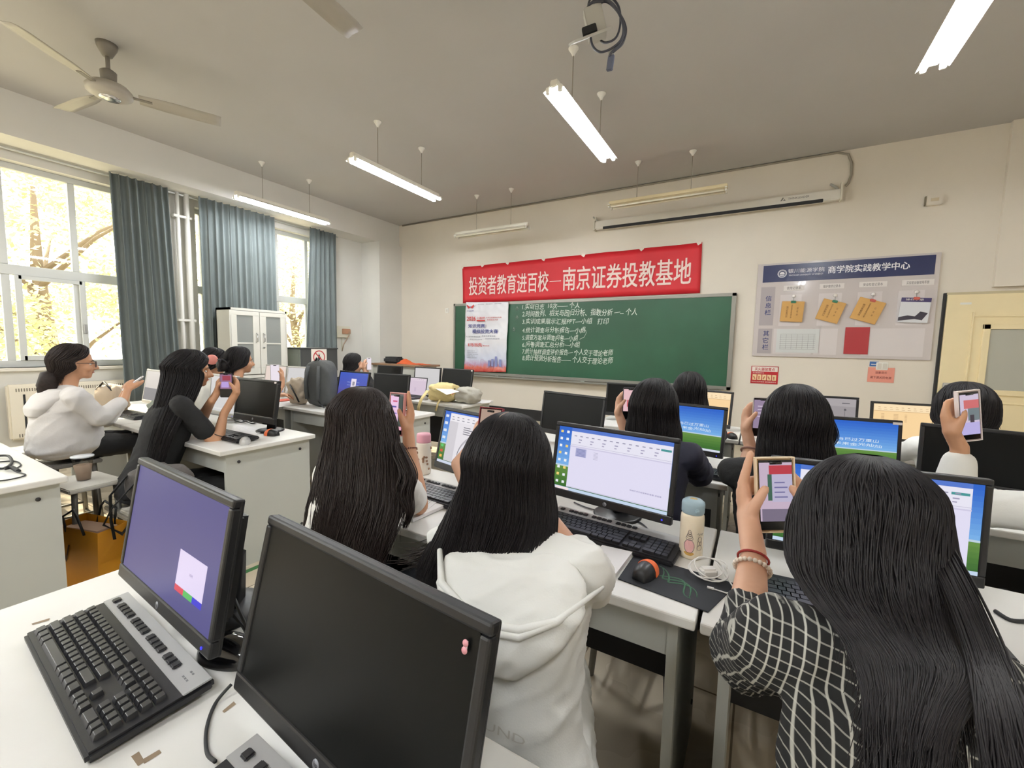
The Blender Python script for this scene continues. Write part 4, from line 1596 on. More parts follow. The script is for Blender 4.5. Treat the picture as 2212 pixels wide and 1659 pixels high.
for a, b, s in ((y0 + .005, ym - .003, 1), (ym + .003, y1 - .005, -1)):
    m = MB()
    for q in ((a, b, .93, 1.01), (a, b, 1.71, zt - .035), (a, a + .085, 1.01, 1.71), (b - .085, b, 1.01, 1.71)):
        m.bx(x1 - .02, x1, *q, cabw)
    m.bx(x1 - .016, x1 - .004, a + .085, b - .085, 1.335, 1.355, cabw)
    dr = m.build('glass_door', cabw, t, bev=.003)
    MB().bx(x1 - .013, x1 - .009, a + .08, b - .08, 1.005, 1.715, cg).build('door_glass', cg, dr)
    yh = b - .045 if s == 1 else a + .045
    m = MB().tube([(x1, yh, 1.36), (x1 + .03, yh, 1.37), (x1 + .03, yh, 1.47), (x1, yh, 1.48)], .006, chrome, 8)
    m.build('door_handle', chrome, dr)
    if s == -1:
        MB().cyl((x1, yh, 1.29), (x1 + .012, yh, 1.29), .012, None, steel).build('door_lock', steel, dr)
    MB().bx(x1 - .02, x1, a, b, .11, .87, cabw).build('lower_door', cabw, t, bev=.003)
t = thing('steel_cabinet', 'dark grey steel cabinet carrying a no phone sign', 'cabinet', (-5.95, 4.05, 0))
x0, x1, y0, y1, zt = -6.08, -5.74, 3.78, 4.40, 1.275
gs = mat('window lit steel', (128, 134, 126), .45, .2)  # lighter tone paints the window light onto the cabinet's near side
ds = mat('dark steel', (72, 74, 74), .5, .2)
MB().bx(x0, x1, y0, y1, 0, zt, ds).build('cabinet_body', ds, t, bev=.006)
MB().bx(x0 - .01, x1 + .012, y0 - .012, y1 + .01, zt, zt + .02, ds).build('cabinet_top', ds, t, bev=.004)
MB().bx(x0, x1 - .002, y0 - .006, y0, .02, zt - .005, gs).bx(x0 + .05, x1 - .05, y0 - .010, y0 - .006, .12, zt - .08, gs).build('lit_side_plate', gs, t)
MB().bx(x1, x1 + .006, y0 + .02, y1 - .02, .05, zt - .03, ds, .002).build('cabinet_door', ds, t)
MB().bx(x1 + .006, x1 + .016, y0 + .07, y0 + .11, .86, .93, steel, .003).build('door_handle', steel, t)
# the prohibition sign
sx = x1 + .008
ya, yb = 3.945, 4.205
za, zb2 = P(690, 790, x=sx).z - .02, P(707, 752, x=sx).z
s = thing('prohibition_sign', 'white sign with red crossed circle on the dark steel cabinet', 'sign', (sx, (ya + yb) / 2, za))
MB().bx(sx, sx + .003, ya, yb, za, zb2, mat('sign white', (232, 224, 214))).build('sign_sheet', None, s)
F = frame((sx + .0032, (ya + yb) / 2, zb2 - .135), (0, 1, 0), (0, 0, 1))
m = MB()
rd = mat('sign red ring', (184, 52, 56), .5)
n = 40
vs = []
for k in range(n):
    a = 2 * math.pi * k / n
    vs += [F @ V((.10 * math.cos(a), .10 * math.sin(a), .0008)), F @ V((.084 * math.cos(a), .084 * math.sin(a), .0008))]
m.add(vs, [[2 * k, 2 * k + 1, (2 * k + 3) % (2 * n), (2 * k + 2) % (2 * n)] for k in range(n)], rd)
m.poly([F @ V((math.cos(a) * .087 + dx, math.sin(a) * .087 + dy, .0012)) for a, dx, dy in ((2.36, .006, .006), (2.36, -.006, -.006), (5.5, -.006, -.006), (5.5, .006, .006))], rd)
bk = mat('sign black', (40, 40, 44), .6)
for q in (((-.018, -.05), (.018, -.05), (.02, .0), (-.02, .0)), ((-.012, .005), (.012, .005), (.012, .035), (-.012, .035)), ((-.02, .042), (.02, .042), (.02, .047), (-.02, .047)), ((.02, -.03), (.03, -.03), (.03, .01), (.024, .01))):
    m.poly([F @ V((a, b, .0005)) for a, b in q], bk)
m.build('sign_print', None, s)
# socket box with brown plug on the left wall
t = thing('socket_box', 'cream socket box with brown plug on left wall by the corner pier', 'socket', (XL, 5.03, 1.5))
c = P(738, 717, x=XL)
cw = mat('socket cream', (206, 202, 184), .5)
MB().box((XL + .03, c.y, c.z), (.06, .27, .20), cw, None, .008).build('box_body', cw, t)
MB().box((XL + .068, c.y + .045, c.z + .01), (.03, .17, .09), mat('plug brown', (166, 126, 98), .5), None, .008).build('plug', None, t)
MB().tube([(XL + .08, c.y + .09, c.z + .01), (XL + .09, c.y + .08, c.z - .06), (XL + .05, c.y, c.z - .22), (XL + .03, c.y - .02, c.z - .34)], .008, mat('plug cable', (150, 128, 108), .6), 6).tube([(XL + .03, c.y - .02, c.z - .1), (XL + .03, c.y - .02, c.z - .34)], .007, cw, 6).build('plug_cable', None, t)
c = P(718, 722, x=XL)
MB().box((XL + .01, c.y, c.z), (.02, .075, .09), mat('switch cream', (214, 204, 164), .5), None, .004).box((XL + .022, c.y, c.z), (.005, .03, .04), cw).build('wall_switch')
tag(C.objects['wall_switch.001'] if 'wall_switch.001' in C.objects else C.objects['wall_switch'], 'yellowed wall switch beside the far curtain', 'switch')

# ------------------------------------------------------------------ teacher's console on the platform
t = thing('teacher_console', 'grey teacher console with brown wooden top in the front corner', 'console', (-5.1, 5.25, .2))
cg2 = mat('console grey', (178, 178, 170), .5)
wd = mat('brown wood top', (138, 108, 82), .45, var=.1, vscale=12)
MB().bx(-5.62, -4.62, 5.0, 5.46, .2, 1.02, cg2).build('console_body', cg2, t, bev=.006)
for a, b in ((-5.59, -5.19), (-5.15, -4.65)):
    dd = MB().bx(a, b, 4.992, 5.0, .3, .98, cg2, .003).build('console_door', cg2, t)
    MB().bx(b - .06, b - .04, 4.98, 4.992, .62, .70, steel).build('door_handle', steel, dd)
MB().bx(-5.66, -4.54, 4.96, 5.46, 1.02, 1.05, wd).build('console_top', wd, t, bev=.006)
MB().box((-5.33, 5.2, 1.105), (.30, .20, .11), mat('black bag cloth', (34, 34, 36), .8, bump=.2), M.Rotation(.2, 3, 'Z'), .03, 3).build('black_bag')
tag(C.objects['black_bag'], 'small black bag on the wooden top of the teacher console', 'bag')
og = mat('orange cloth', (206, 92, 46), .7, bump=.3, bscale=40)
m = MB()
m.grid(lambda u, v: (-5.12 + .52 * u, 5.05 + .26 * v, 1.053 + .10 * (1 - u) * (1 - abs(2 * v - 1)) * (.6 + .4 * math.sin(9 * u)) + .004 * math.sin(20 * v + 8 * u)), 16, 10, og)
tag(m.build('orange_cloth', solid=.004), 'crumpled orange pennant cloth on the teacher console', 'cloth')

# ------------------------------------------------------------------ stools
stoolw = mat('stool seat white', (206, 202, 192), .45, var=.05)
stoolg = mat('stool leg grey', (120, 118, 112), .5, .3)
nst = [0]


def stool(x, y, label, h=.45, yaw=0.0, seat=None):
    t = thing('stool', label, 'stool', (x, y, 0), yaw, 'classroom stools')
    X = wm(t)
    m = MB()
    m.T = X
    m.box((0, 0, h - .0125), (.34, .25, .025), seat or stoolw, None, .005)
    m.build('seat', seat or stoolw, t)
    for sx in (-1, 1):
        for sy in (-1, 1):
            m = MB()
            m.T = X
            m.tube([(sx * .13, sy * .09, h - .025), (sx * .155, sy * .11, .0)], .014, stoolg, 8)
            m.build('leg', stoolg, t)
    for sy in (-1, 1):
        m = MB()
        m.T = X
        m.tube([(-.148, sy * .104, .14), (.148, sy * .104, .14)], .009, stoolg, 6)
        m.build('stretcher', stoolg, t)
    for sx in (-1, 1):
        m = MB()
        m.T = X
        m.tube([(sx * .145, -.10, .20), (sx * .145, .10, .20)], .009, stoolg, 6)
        m.build('stretcher', stoolg, t)
    return t


dseat = mat('stool seat grey', (126, 122, 116), .5)
stool(-5.2, .92, 'white topped stool under the window radiator')
stool(-2.80, 1.0, 'white topped stool right of the orange bag, mostly hidden')

# ------------------------------------------------------------------ bags
ob = mat('orange paper bag', (216, 150, 40), .5, var=.04)
c0 = V((-3.10, .79, 0))
t = thing('shopping_bag', 'orange paper shopping bag with black letters standing on floor', 'bag', c0)
bw, bd, bh = .30, .13, .37
Rb = M.Rotation(.25, 3, 'Z')


def bagp(x, y, z):
    return c0 + Rb @ V((x, y, z))


m = MB()
tw, td = bw / 2 + .01, bd / 2 + .012
lo = [bagp(-bw / 2, -bd / 2, .002), bagp(bw / 2, -bd / 2, .002), bagp(bw / 2, bd / 2, .002), bagp(-bw / 2, bd / 2, .002)]
hi = [bagp(-tw, -td, bh), bagp(tw, -td * .8, bh - .01), bagp(tw, td, bh), bagp(-tw, td * .9, bh + .01)]
mid = [bagp(-bw / 2 + .004, -bd / 2 - .004, bh * .5), bagp(bw / 2 + .004, -bd / 2, bh * .5), bagp(bw / 2 - .012, bd / 2, bh * .5), bagp(-bw / 2 + .012, bd / 2, bh * .5)]
m.add(lo + mid + hi, [[3, 2, 1, 0]] + [[i, (i + 1) % 4, 4 + (i + 1) % 4, 4 + i] for i in range(4)] + [[4 + i, 4 + (i + 1) % 4, 8 + (i + 1) % 4, 8 + i] for i in range(4)], ob)
m.build('bag_body', ob, t, solid=.004)
m = MB()
m.prism([bagp(-bw / 2 + .02, -bd / 2 + .02, bh - .03), bagp(bw / 2 - .02, -bd / 2 + .02, bh - .02), bagp(bw / 2 - .02, bd / 2 - .02, bh - .02), bagp(-bw / 2 + .02, bd / 2 - .02, bh - .03)], (0, 0, .01), mat('pink tissue', (226, 196, 176), .7))
m.build('tissue', None, t)
for s in (-1, 1):
    m = MB().tube([bagp(-.07, s * td * .9, bh - .03), bagp(-.06, s * td * 1.1, bh + .06), bagp(0, s * td * .9, bh + .10), bagp(.06, s * td * 1.1, bh + .06), bagp(.07, s * td * .9, bh - .03)], .006, dark, 6)
    m.build('bag_handle', dark, t)
Fb = frame(bagp(-bw / 2 - .001, -bd / 2 - .006, .02), Rb @ V((1, 0, 0)), V((0, 0, 1)))
m = MB()
lettering(m, 'V', Fb, .03, .15, .10, mat('bag letter brown', (92, 56, 24), .6), .075, bold=.0)
m.build('bag_lettering', None, t)
# dark cloth bag with straps over the stool, drink cup
dc = mat('dark grey cloth', (86, 82, 80), .85, bump=.3, bscale=60)
cbag = V((-2.80, 1.0, .452))


def blob_bag(name, label, cat, c, sx, sy, sz, mm, seed, yaw=0.0, sag=.25, straps=(), solid_top=True):
    t = thing(name, label, cat, (c.x, c.y, c.z), yaw)
    X = wm(t)

    def fn(u, v):
        a = 2 * math.pi * u
        th = math.pi * v
        ca, sa = math.cos(a), math.sin(a)
        k = .62
        x = math.copysign(abs(ca) ** k, ca) * math.sin(th) ** .55
        y = math.copysign(abs(sa) ** k, sa) * math.sin(th) ** .55
        z = math.cos(th)
        z = math.copysign(abs(z) ** .75, z)
        nn = noise.noise(V((x * 2.1 + seed, y * 2.1, z * 2.1))) * sag + noise.noise(V((x * 5 + seed, y * 5, z * 5))) * sag * .35
        f = 1 + nn * .5
        p = V((x * sx * f, y * sy * f, sz + z * sz * (1 + nn * .4)))
        p.z = max(.001, p.z)
        return X @ p
    m = MB().grid(fn, 40, 26, mm)
    b = m.build('bag_body', mm, t)
    for pts, r, sm, nm in straps:
        m = MB().tube([X @ V(p) for p in pts], r, sm, 8, True, .35)
        m.build(nm, sm, t)
    return t


blob_bag('cloth_bag', 'dark grey cloth bag with long straps on stool behind purple screen', 'bag', cbag, .15, .10, .12, dc, 3.1, .4, .3,
         [([(-.10, -.09, .20), (-.17, -.12, .10), (-.20, -.10, -.05), (-.16, -.12, -.14)], .012, dark, 'strap'), ([(-.05, -.10, .16), (-.14, -.14, .04), (-.21, -.13, -.06), (-.10, -.13, -.10), (.04, -.12, .08)], .010, dark, 'strap')])
t = thing('drink_cup', 'clear plastic drink cup with flat lid on stool by the white hoodie', 'cup', (-3.36, .84, .552))
cx = V((-3.36, .84, .552))
cp = glass('cup plastic', (226, 224, 218), .12)
MB().lathe([(.030, .0), (.046, .13), (.048, .135)], cp, 24, cx).build('cup_body', cp, t)
MB().lathe([(.051, .135), (.051, .143), (.02, .146)], mat('cup lid', (214, 216, 218), .2), 24, cx).build('cup_lid', None, t)
MB().lathe([(.028, .004), (.040, .09), (.02, .092)], mat('milk tea', (196, 166, 144), .4), 20, cx).build('drink', None, t)
# backpack on the desk behind
bp = mat('grey backpack cloth', (78, 80, 80), .85, bump=.3, bscale=120)
c = V((-3.72, 2.66, .752))
t = blob_bag('backpack', 'grey backpack standing on the desk beside the blue screen', 'backpack', c, .155, .10, .225, bp, 5.2, .25, .14,
             [([(-.06, -.095, .40), (-.07, -.125, .25), (-.06, -.12, .08)], .022, bp, 'shoulder_strap'), ([(.06, -.095, .40), (.07, -.125, .25), (.06, -.12, .08)], .022, bp, 'shoulder_strap'),
              ([(-.03, -.04, .43), (0, -.05, .475), (.03, -.04, .43)], .012, dark, 'grab_handle'), ([(.06, -.11, .06), (.14, -.15, .02), (.17, -.16, .01)], .008, dark, 'loose_strap')])
bg_ = mat('beige paper', (182, 170, 152), .8, bump=.3, bscale=40)
blob_bag('paper_bag', 'crumpled beige paper bag leaning left of the grey backpack', 'bag', V((-4.02, 2.62, .752)), .12, .07, .13, bg_, 8.4, .1, .5,
         [([(-.02, -.085, .2), (.06, -.085, .1), (.1, -.08, .03)], .01, dark, 'strap')])
yb_ = mat('pale yellow bag', (216, 196, 140), .8, bump=.3, bscale=60)
blob_bag('yellow_bag', 'pale yellow canvas bag with hanging strap on desk under the paper', 'bag', V((-3.02, 3.69, .752)), .17, .11, .10, yb_, 1.7, .2, .4,
         [([(-.14, -.11, .12), (-.17, -.19, .03), (-.19, -.21, -.05), (-.20, -.205, -.14)], .025, yb_, 'strap'), ([(.02, -.12, .03), (.04, -.20, .0), (.02, -.215, -.08)], .012, yb_, 'strap')])
gb_ = mat('grey canvas', (172, 168, 156), .85, bump=.3, bscale=60)
t = blob_bag('canvas_bag', 'grey canvas bag with flower trim right of the yellow bag', 'bag', V((-2.72, 3.74, .752)), .15, .10, .085, gb_, 6.6, -.1, .35,
             [([(-.14, -.06, .15), (-.19, -.05, .10), (-.17, -.09, .05)], .014, dark, 'strap')])
m = MB()
rnd = random.Random(5)
for k in range(9):
    m.ell((-2.86 + rnd.uniform(-.03, .05), 3.60 + rnd.uniform(-.01, .02), .87 + rnd.uniform(-.02, .02)), (.014, .012, .012), mat(('flower yellow', 'flower pink')[k % 2], ((236, 206, 110), (232, 158, 140))[k % 2], .6), None, 8)
m.build('flower_trim', None, t)['kind'] = 'stuff'
sg = mat('sage cloth', (150, 158, 146), .85, bump=.3, bscale=60)
blob_bag('sage_bag', 'grey green cloth bag slumped at the desk edge by the white hoodie', 'bag', V((-3.62, 1.38, .752)), .14, .09, .10, sg, 2.2, .5, .55)
blob_bag('brown_bag', 'beige and black handbag on desk in front of white hoodie hands', 'bag', V((-4.62, 1.36, .752)), .14, .08, .12, mat('beige handbag', (176, 158, 136), .7, bump=.2), 9.1, .2, .35,
         [([(-.1, -.05, .2), (0, -.05, .27), (.1, -.05, .2)], .010, dark, 'bag_handle')])
blob_bag('striped_pouch', 'orange and grey striped pouch behind the long haired white dress girl', 'pouch', V((-1.26, 2.36, .752)), .07, .06, .055, mat('striped cloth', (170, 120, 86), .8, var=.35, vscale=30), 4.4, 0, .3)
# ------------------------------------------------------------------ laptop with pink screen
t = thing('laptop', 'open laptop with pink lit screen on the desk with the yellow bag', 'laptop', (-3.52, 3.78, .752))
lp = mat('laptop grey', (70, 70, 74), .4)
MB().bx(-3.68, -3.36, 3.56, 3.77, .752, .768, lp, .003).build('laptop_base', lp, t)
F = frame((-3.52, 3.775, .765), (1, -.05, 0), (.0, .18, 1))
m = MB()
m.T = F
m.bx(-.165, .165, 0, .225, -.008, 0, lp, .003)
m.build('laptop_lid', lp, t)
m = MB()
m.T = F
content(m, 'pink', M.Translation((-.155, .012, .0004)), .31, .20)
m.build('screen', None, t)
m = MB()
for r in range(5):
    for k in range(13):
        m.bx(-3.665 + .022 * k, -3.647 + .022 * k, 3.64 + .021 * r, 3.657 + .021 * r, .768, .770, dark)
m.build('keys', dark, t)['kind'] = 'stuff'

# ------------------------------------------------------------------ papers and folders
pap = mat('white paper', (228, 226, 224), .6)


def paper(label, pts, z=.7525, lines=6, name='paper_sheet', mm=None, th=.0015, grp='papers on the desks'):
    q = [P(u, v, z=z) for u, v in pts]
    c = sum(q, V()) / 4
    t = thing(name, label, 'paper', c, 0, grp)
    MB().prism(q, (0, 0, th), mm or pap).build('sheet', mm or pap, t)
    m = MB()
    for k in range(lines):
        f = .2 + .6 * k / max(1, lines)
        a, b = q[0].lerp(q[3], f), q[1].lerp(q[2], f)
        d_ = (q[3] - q[0]).normalized() * .003
        e = a.lerp(b, .85 - .1 * (k % 2))
        a = a.lerp(b, .12)
        u_ = V((0, 0, th + .0003))
        m.poly([a + u_, e + u_, e + d_ + u_, a + d_ + u_], mat('print grey', (170, 168, 170), .7))
    if lines:
        m.build('printed_lines', None, t)
    return t


paper('white printed sheet under the dark square monitor by silver mouse', [(505, 915), (575, 928), (540, 948), (495, 944)])
paper('white sheet lying on top of the yellow and grey bags', [(938, 838), (962, 836), (992, 846), (965, 853)], z=.90, lines=3)
paper('white sheets at the desk end behind the grey canvas bag', [(1030, 864), (1062, 866), (1058, 870), (1040, 872)], lines=0)
paper('white sheet pile under the right elbow of long haired girl', [(868, 1112), (962, 1080), (972, 1092), (892, 1128)], lines=0, th=.012)
paper('clear folder of papers before the chart monitor keyboard', [(900, 1085), (950, 1056), (972, 1062), (925, 1100)], lines=4, z=.765)
paper('white notebook at right elbow of girl in white hooded dress', [(1300, 1185), (1366, 1200), (1330, 1248), (1275, 1225)], lines=0, th=.012)
paper('white sheet on the far desk left of the beige bag', [(590, 868), (640, 862), (655, 872), (600, 880)], lines=2)
redf = mat('red folder', (196, 84, 62), .5)
paper('orange red folder edge on the far desk beside the beige bag', [(600, 864), (640, 860), (642, 864), (602, 868)], z=.757, lines=0, mm=redf, th=.006)
paper('dark red mat under the pink screen laptop mouse', [(878, 851), (915, 855), (905, 862), (876, 858)], lines=0, mm=mat('dark red mat', (150, 60, 66), .6), th=.003)

# ------------------------------------------------------------------ bottles
t = thing('thermos', 'cream cartoon thermos with light blue lid on the desk edge', 'bottle', (-.145, 1.36, .75))
c = V((-.145, 1.365, .7505))
cr = mat('cream enamel', (236, 222, 196), .25, coat=.4)
lb = mat('light blue lid', (154, 176, 186), .4)
body = MB().lathe([(.030, 0), (.0335, .004), (.034, .01), (.034, .120), (.033, .131), (.029, .139)], cr, 32, c).build('bottle_body', cr, t)
lid = MB().lathe([(.0305, .137), (.0325, .141), (.033, .165), (.0315, .172), (.024, .178), (.008, .180)], lb, 32, c).build('bottle_lid', lb, t)
a0 = math.atan2(-c.y, -c.x)


def onbot(ang, z, r=.0344):
    return c + V((r * math.cos(a0 + ang), r * math.sin(a0 + ang), z))


MB().box(onbot(.35, .152, .033), (.012, .012, .012), lb, M.Rotation(a0 + .35, 3, 'Z'), .003).build('lid_latch', lb, lid)
MB().ell(c + V((.0, 0, .179)), (.012, .008, .003), mat('lid print', (196, 168, 110), .5), None, 10).build('lid_badge', None, lid)
m = MB()
pkm, lnm, tnm = mat('print pink', (236, 184, 180), .5), mat('print line', (108, 96, 100), .5), mat('print tan', (212, 164, 84), .5)


def patch(a_, z_, ra, rz_, mm, lift=.0345):
    vs = [onbot(a_ + ra * math.cos(t_) * (1 + .12 * math.sin(3 * t_)), z_ + rz_ * math.sin(t_), lift) for t_ in np.linspace(0, 2 * math.pi, 20)[:-1]]
    cen = onbot(a_, z_, lift + .0008)
    m.add([cen] + vs, [[0, 1 + i, 1 + (i + 1) % 19] for i in range(19)], mm)


patch(-.15, .043, .42, .020, pkm)
patch(-.15, .020, .42, .006, tnm, .0344)
for k in range(4):
    m.tube([onbot(-.15 + (.30 - .06 * k) * math.cos(t_), .068 + .006 * k + .007 * math.sin(t_), .0347) for t_ in np.linspace(0, 2 * math.pi, 16)], .0005, lnm, 4)
m.tube([onbot(-.15 + .42 * math.cos(t_), .043 + .021 * math.sin(t_), .0347) for t_ in np.linspace(0, 2 * math.pi, 24)], .0006, lnm, 4)
for k in range(3):
    m.tube([onbot(.75 + (.25 - .03 * k) * math.cos(t_), .04 + .013 * k + .008 * math.sin(t_ * (1 + k % 2)), .0347) for t_ in np.linspace(0, 2 * math.pi, 18)], .0005, lnm, 4)
m.tube([onbot(.5 + .09 * i, .082 + .004 * math.sin(i * 2.2), .0347) for i in range(8)], .0005, lnm, 4)
m.build('bottle_print', None, body)
t = thing('tumbler', 'white tumbler with pink lid and brown print left of chart monitor', 'bottle', (-1.40, 1.53, .75))
c = V((-1.385, 1.545, .7505))
MB().lathe([(.030, 0), (.034, .006), (.036, .02), (.036, .15), (.033, .158)], mat('tumbler white', (226, 216, 202), .35), 28, c).build('bottle_body', None, t)
MB().lathe([(.034, .156), (.035, .16), (.0345, .19), (.032, .198), (.02, .2)], mat('pink lid', (222, 160, 176), .4), 28, c).build('bottle_lid', None, t)
a0 = math.atan2(-c.y, -c.x)
m = MB()
rnd = random.Random(11)
for k in range(14):
    a_, z_ = rnd.uniform(-1.2, 1.2), rnd.uniform(.02, .13)
    p = c + V((.0362 * math.cos(a0 + a_), .0362 * math.sin(a0 + a_), z_))
    m.ell(p, (.006, .006, .005 + .003 * rnd.random()), mat('tumbler print', (150, 116, 92), .6), None, 8)
m.build('bottle_print', None, t)['kind'] = 'stuff'
t = thing('drink_bottle', 'clear drink bottle of pink liquid on far desk behind raised phone', 'bottle', (-.03, 3.5, .75))
c = V((-.035, 3.52, .7505))
MB().lathe([(.03, 0), (.033, .006), (.033, .15), (.028, .175), (.014, .195), (.014, .21)], glass('bottle plastic', (244, 236, 236), .12), 24, c).build('bottle_body', None, t)
MB().lathe([(.0295, .004), (.0315, .01), (.0315, .13), (.02, .131)], mat('pink drink', (226, 150, 146), .3), 20, c).build('drink', None, t)
MB().lathe([(.0155, .2), (.0155, .222), (.012, .224)], mat('bottle cap', (222, 214, 212), .4), 16, c).build('bottle_cap', None, t)

# ------------------------------------------------------------------ charger with white cable
t = thing('phone_charger', 'white phone charger with coiled cable on the mouse mat corner', 'charger', (-.085, 1.25, .754))
c = V((-.085, 1.25, .754))
MB().box(c + V((0, 0, .014)), (.045, .03, .028), mat('charger white', (238, 236, 232), .3), M.Rotation(.6, 3, 'Z'), .006, 3).build('charger_block', None, t)
m = MB()
pts = []
for i in range(60):
    a = i / 59 * 3.2 * 2 * math.pi
    r = .045 + .008 * math.sin(a * .7)
    pts.append(c + V((.0 + r * math.cos(a), .004 + r * .8 * math.sin(a), .010 + .03 * (.5 + .5 * math.sin(a * .9 + 1)))))
pts += [c + V((.06, -.02, .006)), c + V((.075, -.045, .002)), c + V((.05, -.06, .001)), c + V((.02, -.058, .001))]
m.tube(pts, .0019, mat('cable white', (236, 234, 230), .4), 6)
m.build('charger_cable', None, t)
MB().box(c + V((.012, -.058, .002)), (.016, .006, .004), mat('charger white', (238, 236, 232))).build('cable_plug', None, t)

# ------------------------------------------------------------------ food tray and wrapper
t = thing('food_tray', 'clear plastic food tray with orange leftovers on the middle desk', 'food tray', (-.11, 2.26, .75))
c = V((-.075, 2.285, .752))
tr = glass('tray plastic', (228, 226, 222), .2)
lo = [c + V(p) for p in ((-.05, -.035, 0), (.05, -.035, 0), (.05, .035, 0), (-.05, .035, 0))]
hi = [c + V(p) for p in ((-.065, -.048, .03), (.065, -.048, .03), (.065, .048, .03), (-.065, .048, .03))]
MB().add(lo + hi, [[3, 2, 1, 0]] + [[i, (i + 1) % 4, 4 + (i + 1) % 4, 4 + i] for i in range(4)], tr).build('tray', tr, t, solid=.001)
m = MB()
for k in range(8):
    m.ell(c + V((rnd.uniform(-.035, .035), rnd.uniform(-.022, .022), .012)), (.016, .012, .009), mat(('food orange', 'food brown')[k % 2], ((206, 122, 66), (126, 66, 44))[k % 2], .5), None, 8)
m.build('leftovers', None, t)['kind'] = 'stuff'
m = MB().grid(lambda u, v: (-.09 + .09 * u + .03 * v, 2.215 - .10 * v, .7535 + .012 * abs(math.sin(5 * u + 7 * v)) * (1 - v * .4)), 10, 12, mat('foil wrapper', (176, 178, 178), .25, .5))
tag(m.build('food_wrapper', solid=.001), 'crumpled silver food wrapper beside the food tray', 'wrapper')

# ------------------------------------------------------------------ loose cables
def cable(label, pts, r=.003, mm=None, name='cable', grp='loose computer cables'):
    """smooth curve through the points"""
    q = []
    n = len(pts)
    for i in range(n - 1):
        p0, p1, p2, p3 = (V(pts[max(i - 1, 0)]), V(pts[i]), V(pts[i + 1]), V(pts[min(i + 2, n - 1)]))
        for k in range(8):
            f = k / 8
            q.append(.5 * ((2 * p1) + (p2 - p0) * f + (2 * p0 - 5 * p1 + 4 * p2 - p3) * f * f + (3 * p1 - p0 - 3 * p2 + p3) * f ** 3))
    q.append(V(pts[-1]))
    o = MB().tube(q, r, mm or dark, 8).build(name)
    return tag(o, label, 'cable', grp)


def PD(u, v, dz=.004):
    return P(u, v, z=.75 + dz)


cable('black keyboard cable looping left of the large black monitor', [PD(500, 1478, .02), PD(465, 1520), PD(446, 1575), PD(447, 1625), PD(465, 1645, .02)], .0028)
cable('thick black cable behind the purple screen monitor', [PD(470, 1268, .06), PD(500, 1285, .05), PD(520, 1325, .03), PD(540, 1370, .006), PD(560, 1410, .006)], .004)
cable('second black cable running down behind the purple screen monitor', [PD(468, 1292, .04), PD(495, 1320, .03), PD(525, 1355, .01), PD(545, 1400, .006)], .003)
cable('black looped cable on the desk at left photo edge', [PD(-10, 985, .01), PD(18, 985, .012), PD(25, 1000, .006), PD(8, 1012), PD(-15, 1010)], .006)
cable('thin black cable loop on the desk at left photo edge', [PD(-20, 1000), PD(30, 996), PD(45, 1005), PD(30, 1016), PD(55, 1026), PD(20, 1036), PD(-15, 1040)], .003)
cable('black plug and cable at the left photo edge desk', [PD(10, 1012, .012), PD(25, 1010, .012), PD(40, 1018)], .009)
cable('tangled black cables under the dark square monitor', [PD(500, 905, .01), PD(520, 912, .02), PD(535, 905, .012), PD(515, 902, .02), PD(545, 915, .01), PD(556, 908, .01)], .004)
cable('grey cable lying behind the document monitor keyboard', [PD(1240, 1085), PD(1280, 1100), PD(1350, 1110), PD(1385, 1130), PD(1405, 1150), PD(1400, 1162)], .0025, mat('grey cable', (96, 96, 100), .6))
cable('black cables at right edge beyond the plaid woman hair', [PD(2150, 1320), PD(2185, 1340), PD(2240, 1345), PD(2260, 1370)], .005)
cable('tangle of cables on the far desk beside the pale grey screen', [PD(600, 856, .02), PD(615, 852, .02), PD(632, 856, .02), PD(645, 850, .02), PD(655, 856, .02)], .006)

q = P(627, 777, x=XL + .02)
o = MB().box((XL + .02, q.y, 1.06 + .035), (.05, .07, .07), mat('red carton', (206, 66, 56), .5), None, .004).build('red_box')
tag(o, 'small red box on the window sill beside the steel cabinet', 'box')
# ------------------------------------------------------------------ people
skin = mat('skin', (206, 160, 132), .5, var=.04, vscale=14)
skin2 = mat('skin warm', (196, 146, 112), .5, var=.04, vscale=14)


def hairmat(name, c):
    m = mat(name, c, .52, spec=.20, var=.25, vscale=60)
    return m


hair_k = hairmat('black hair', (30, 27, 28))
hair_b = hairmat('brown black hair', (42, 34, 31))


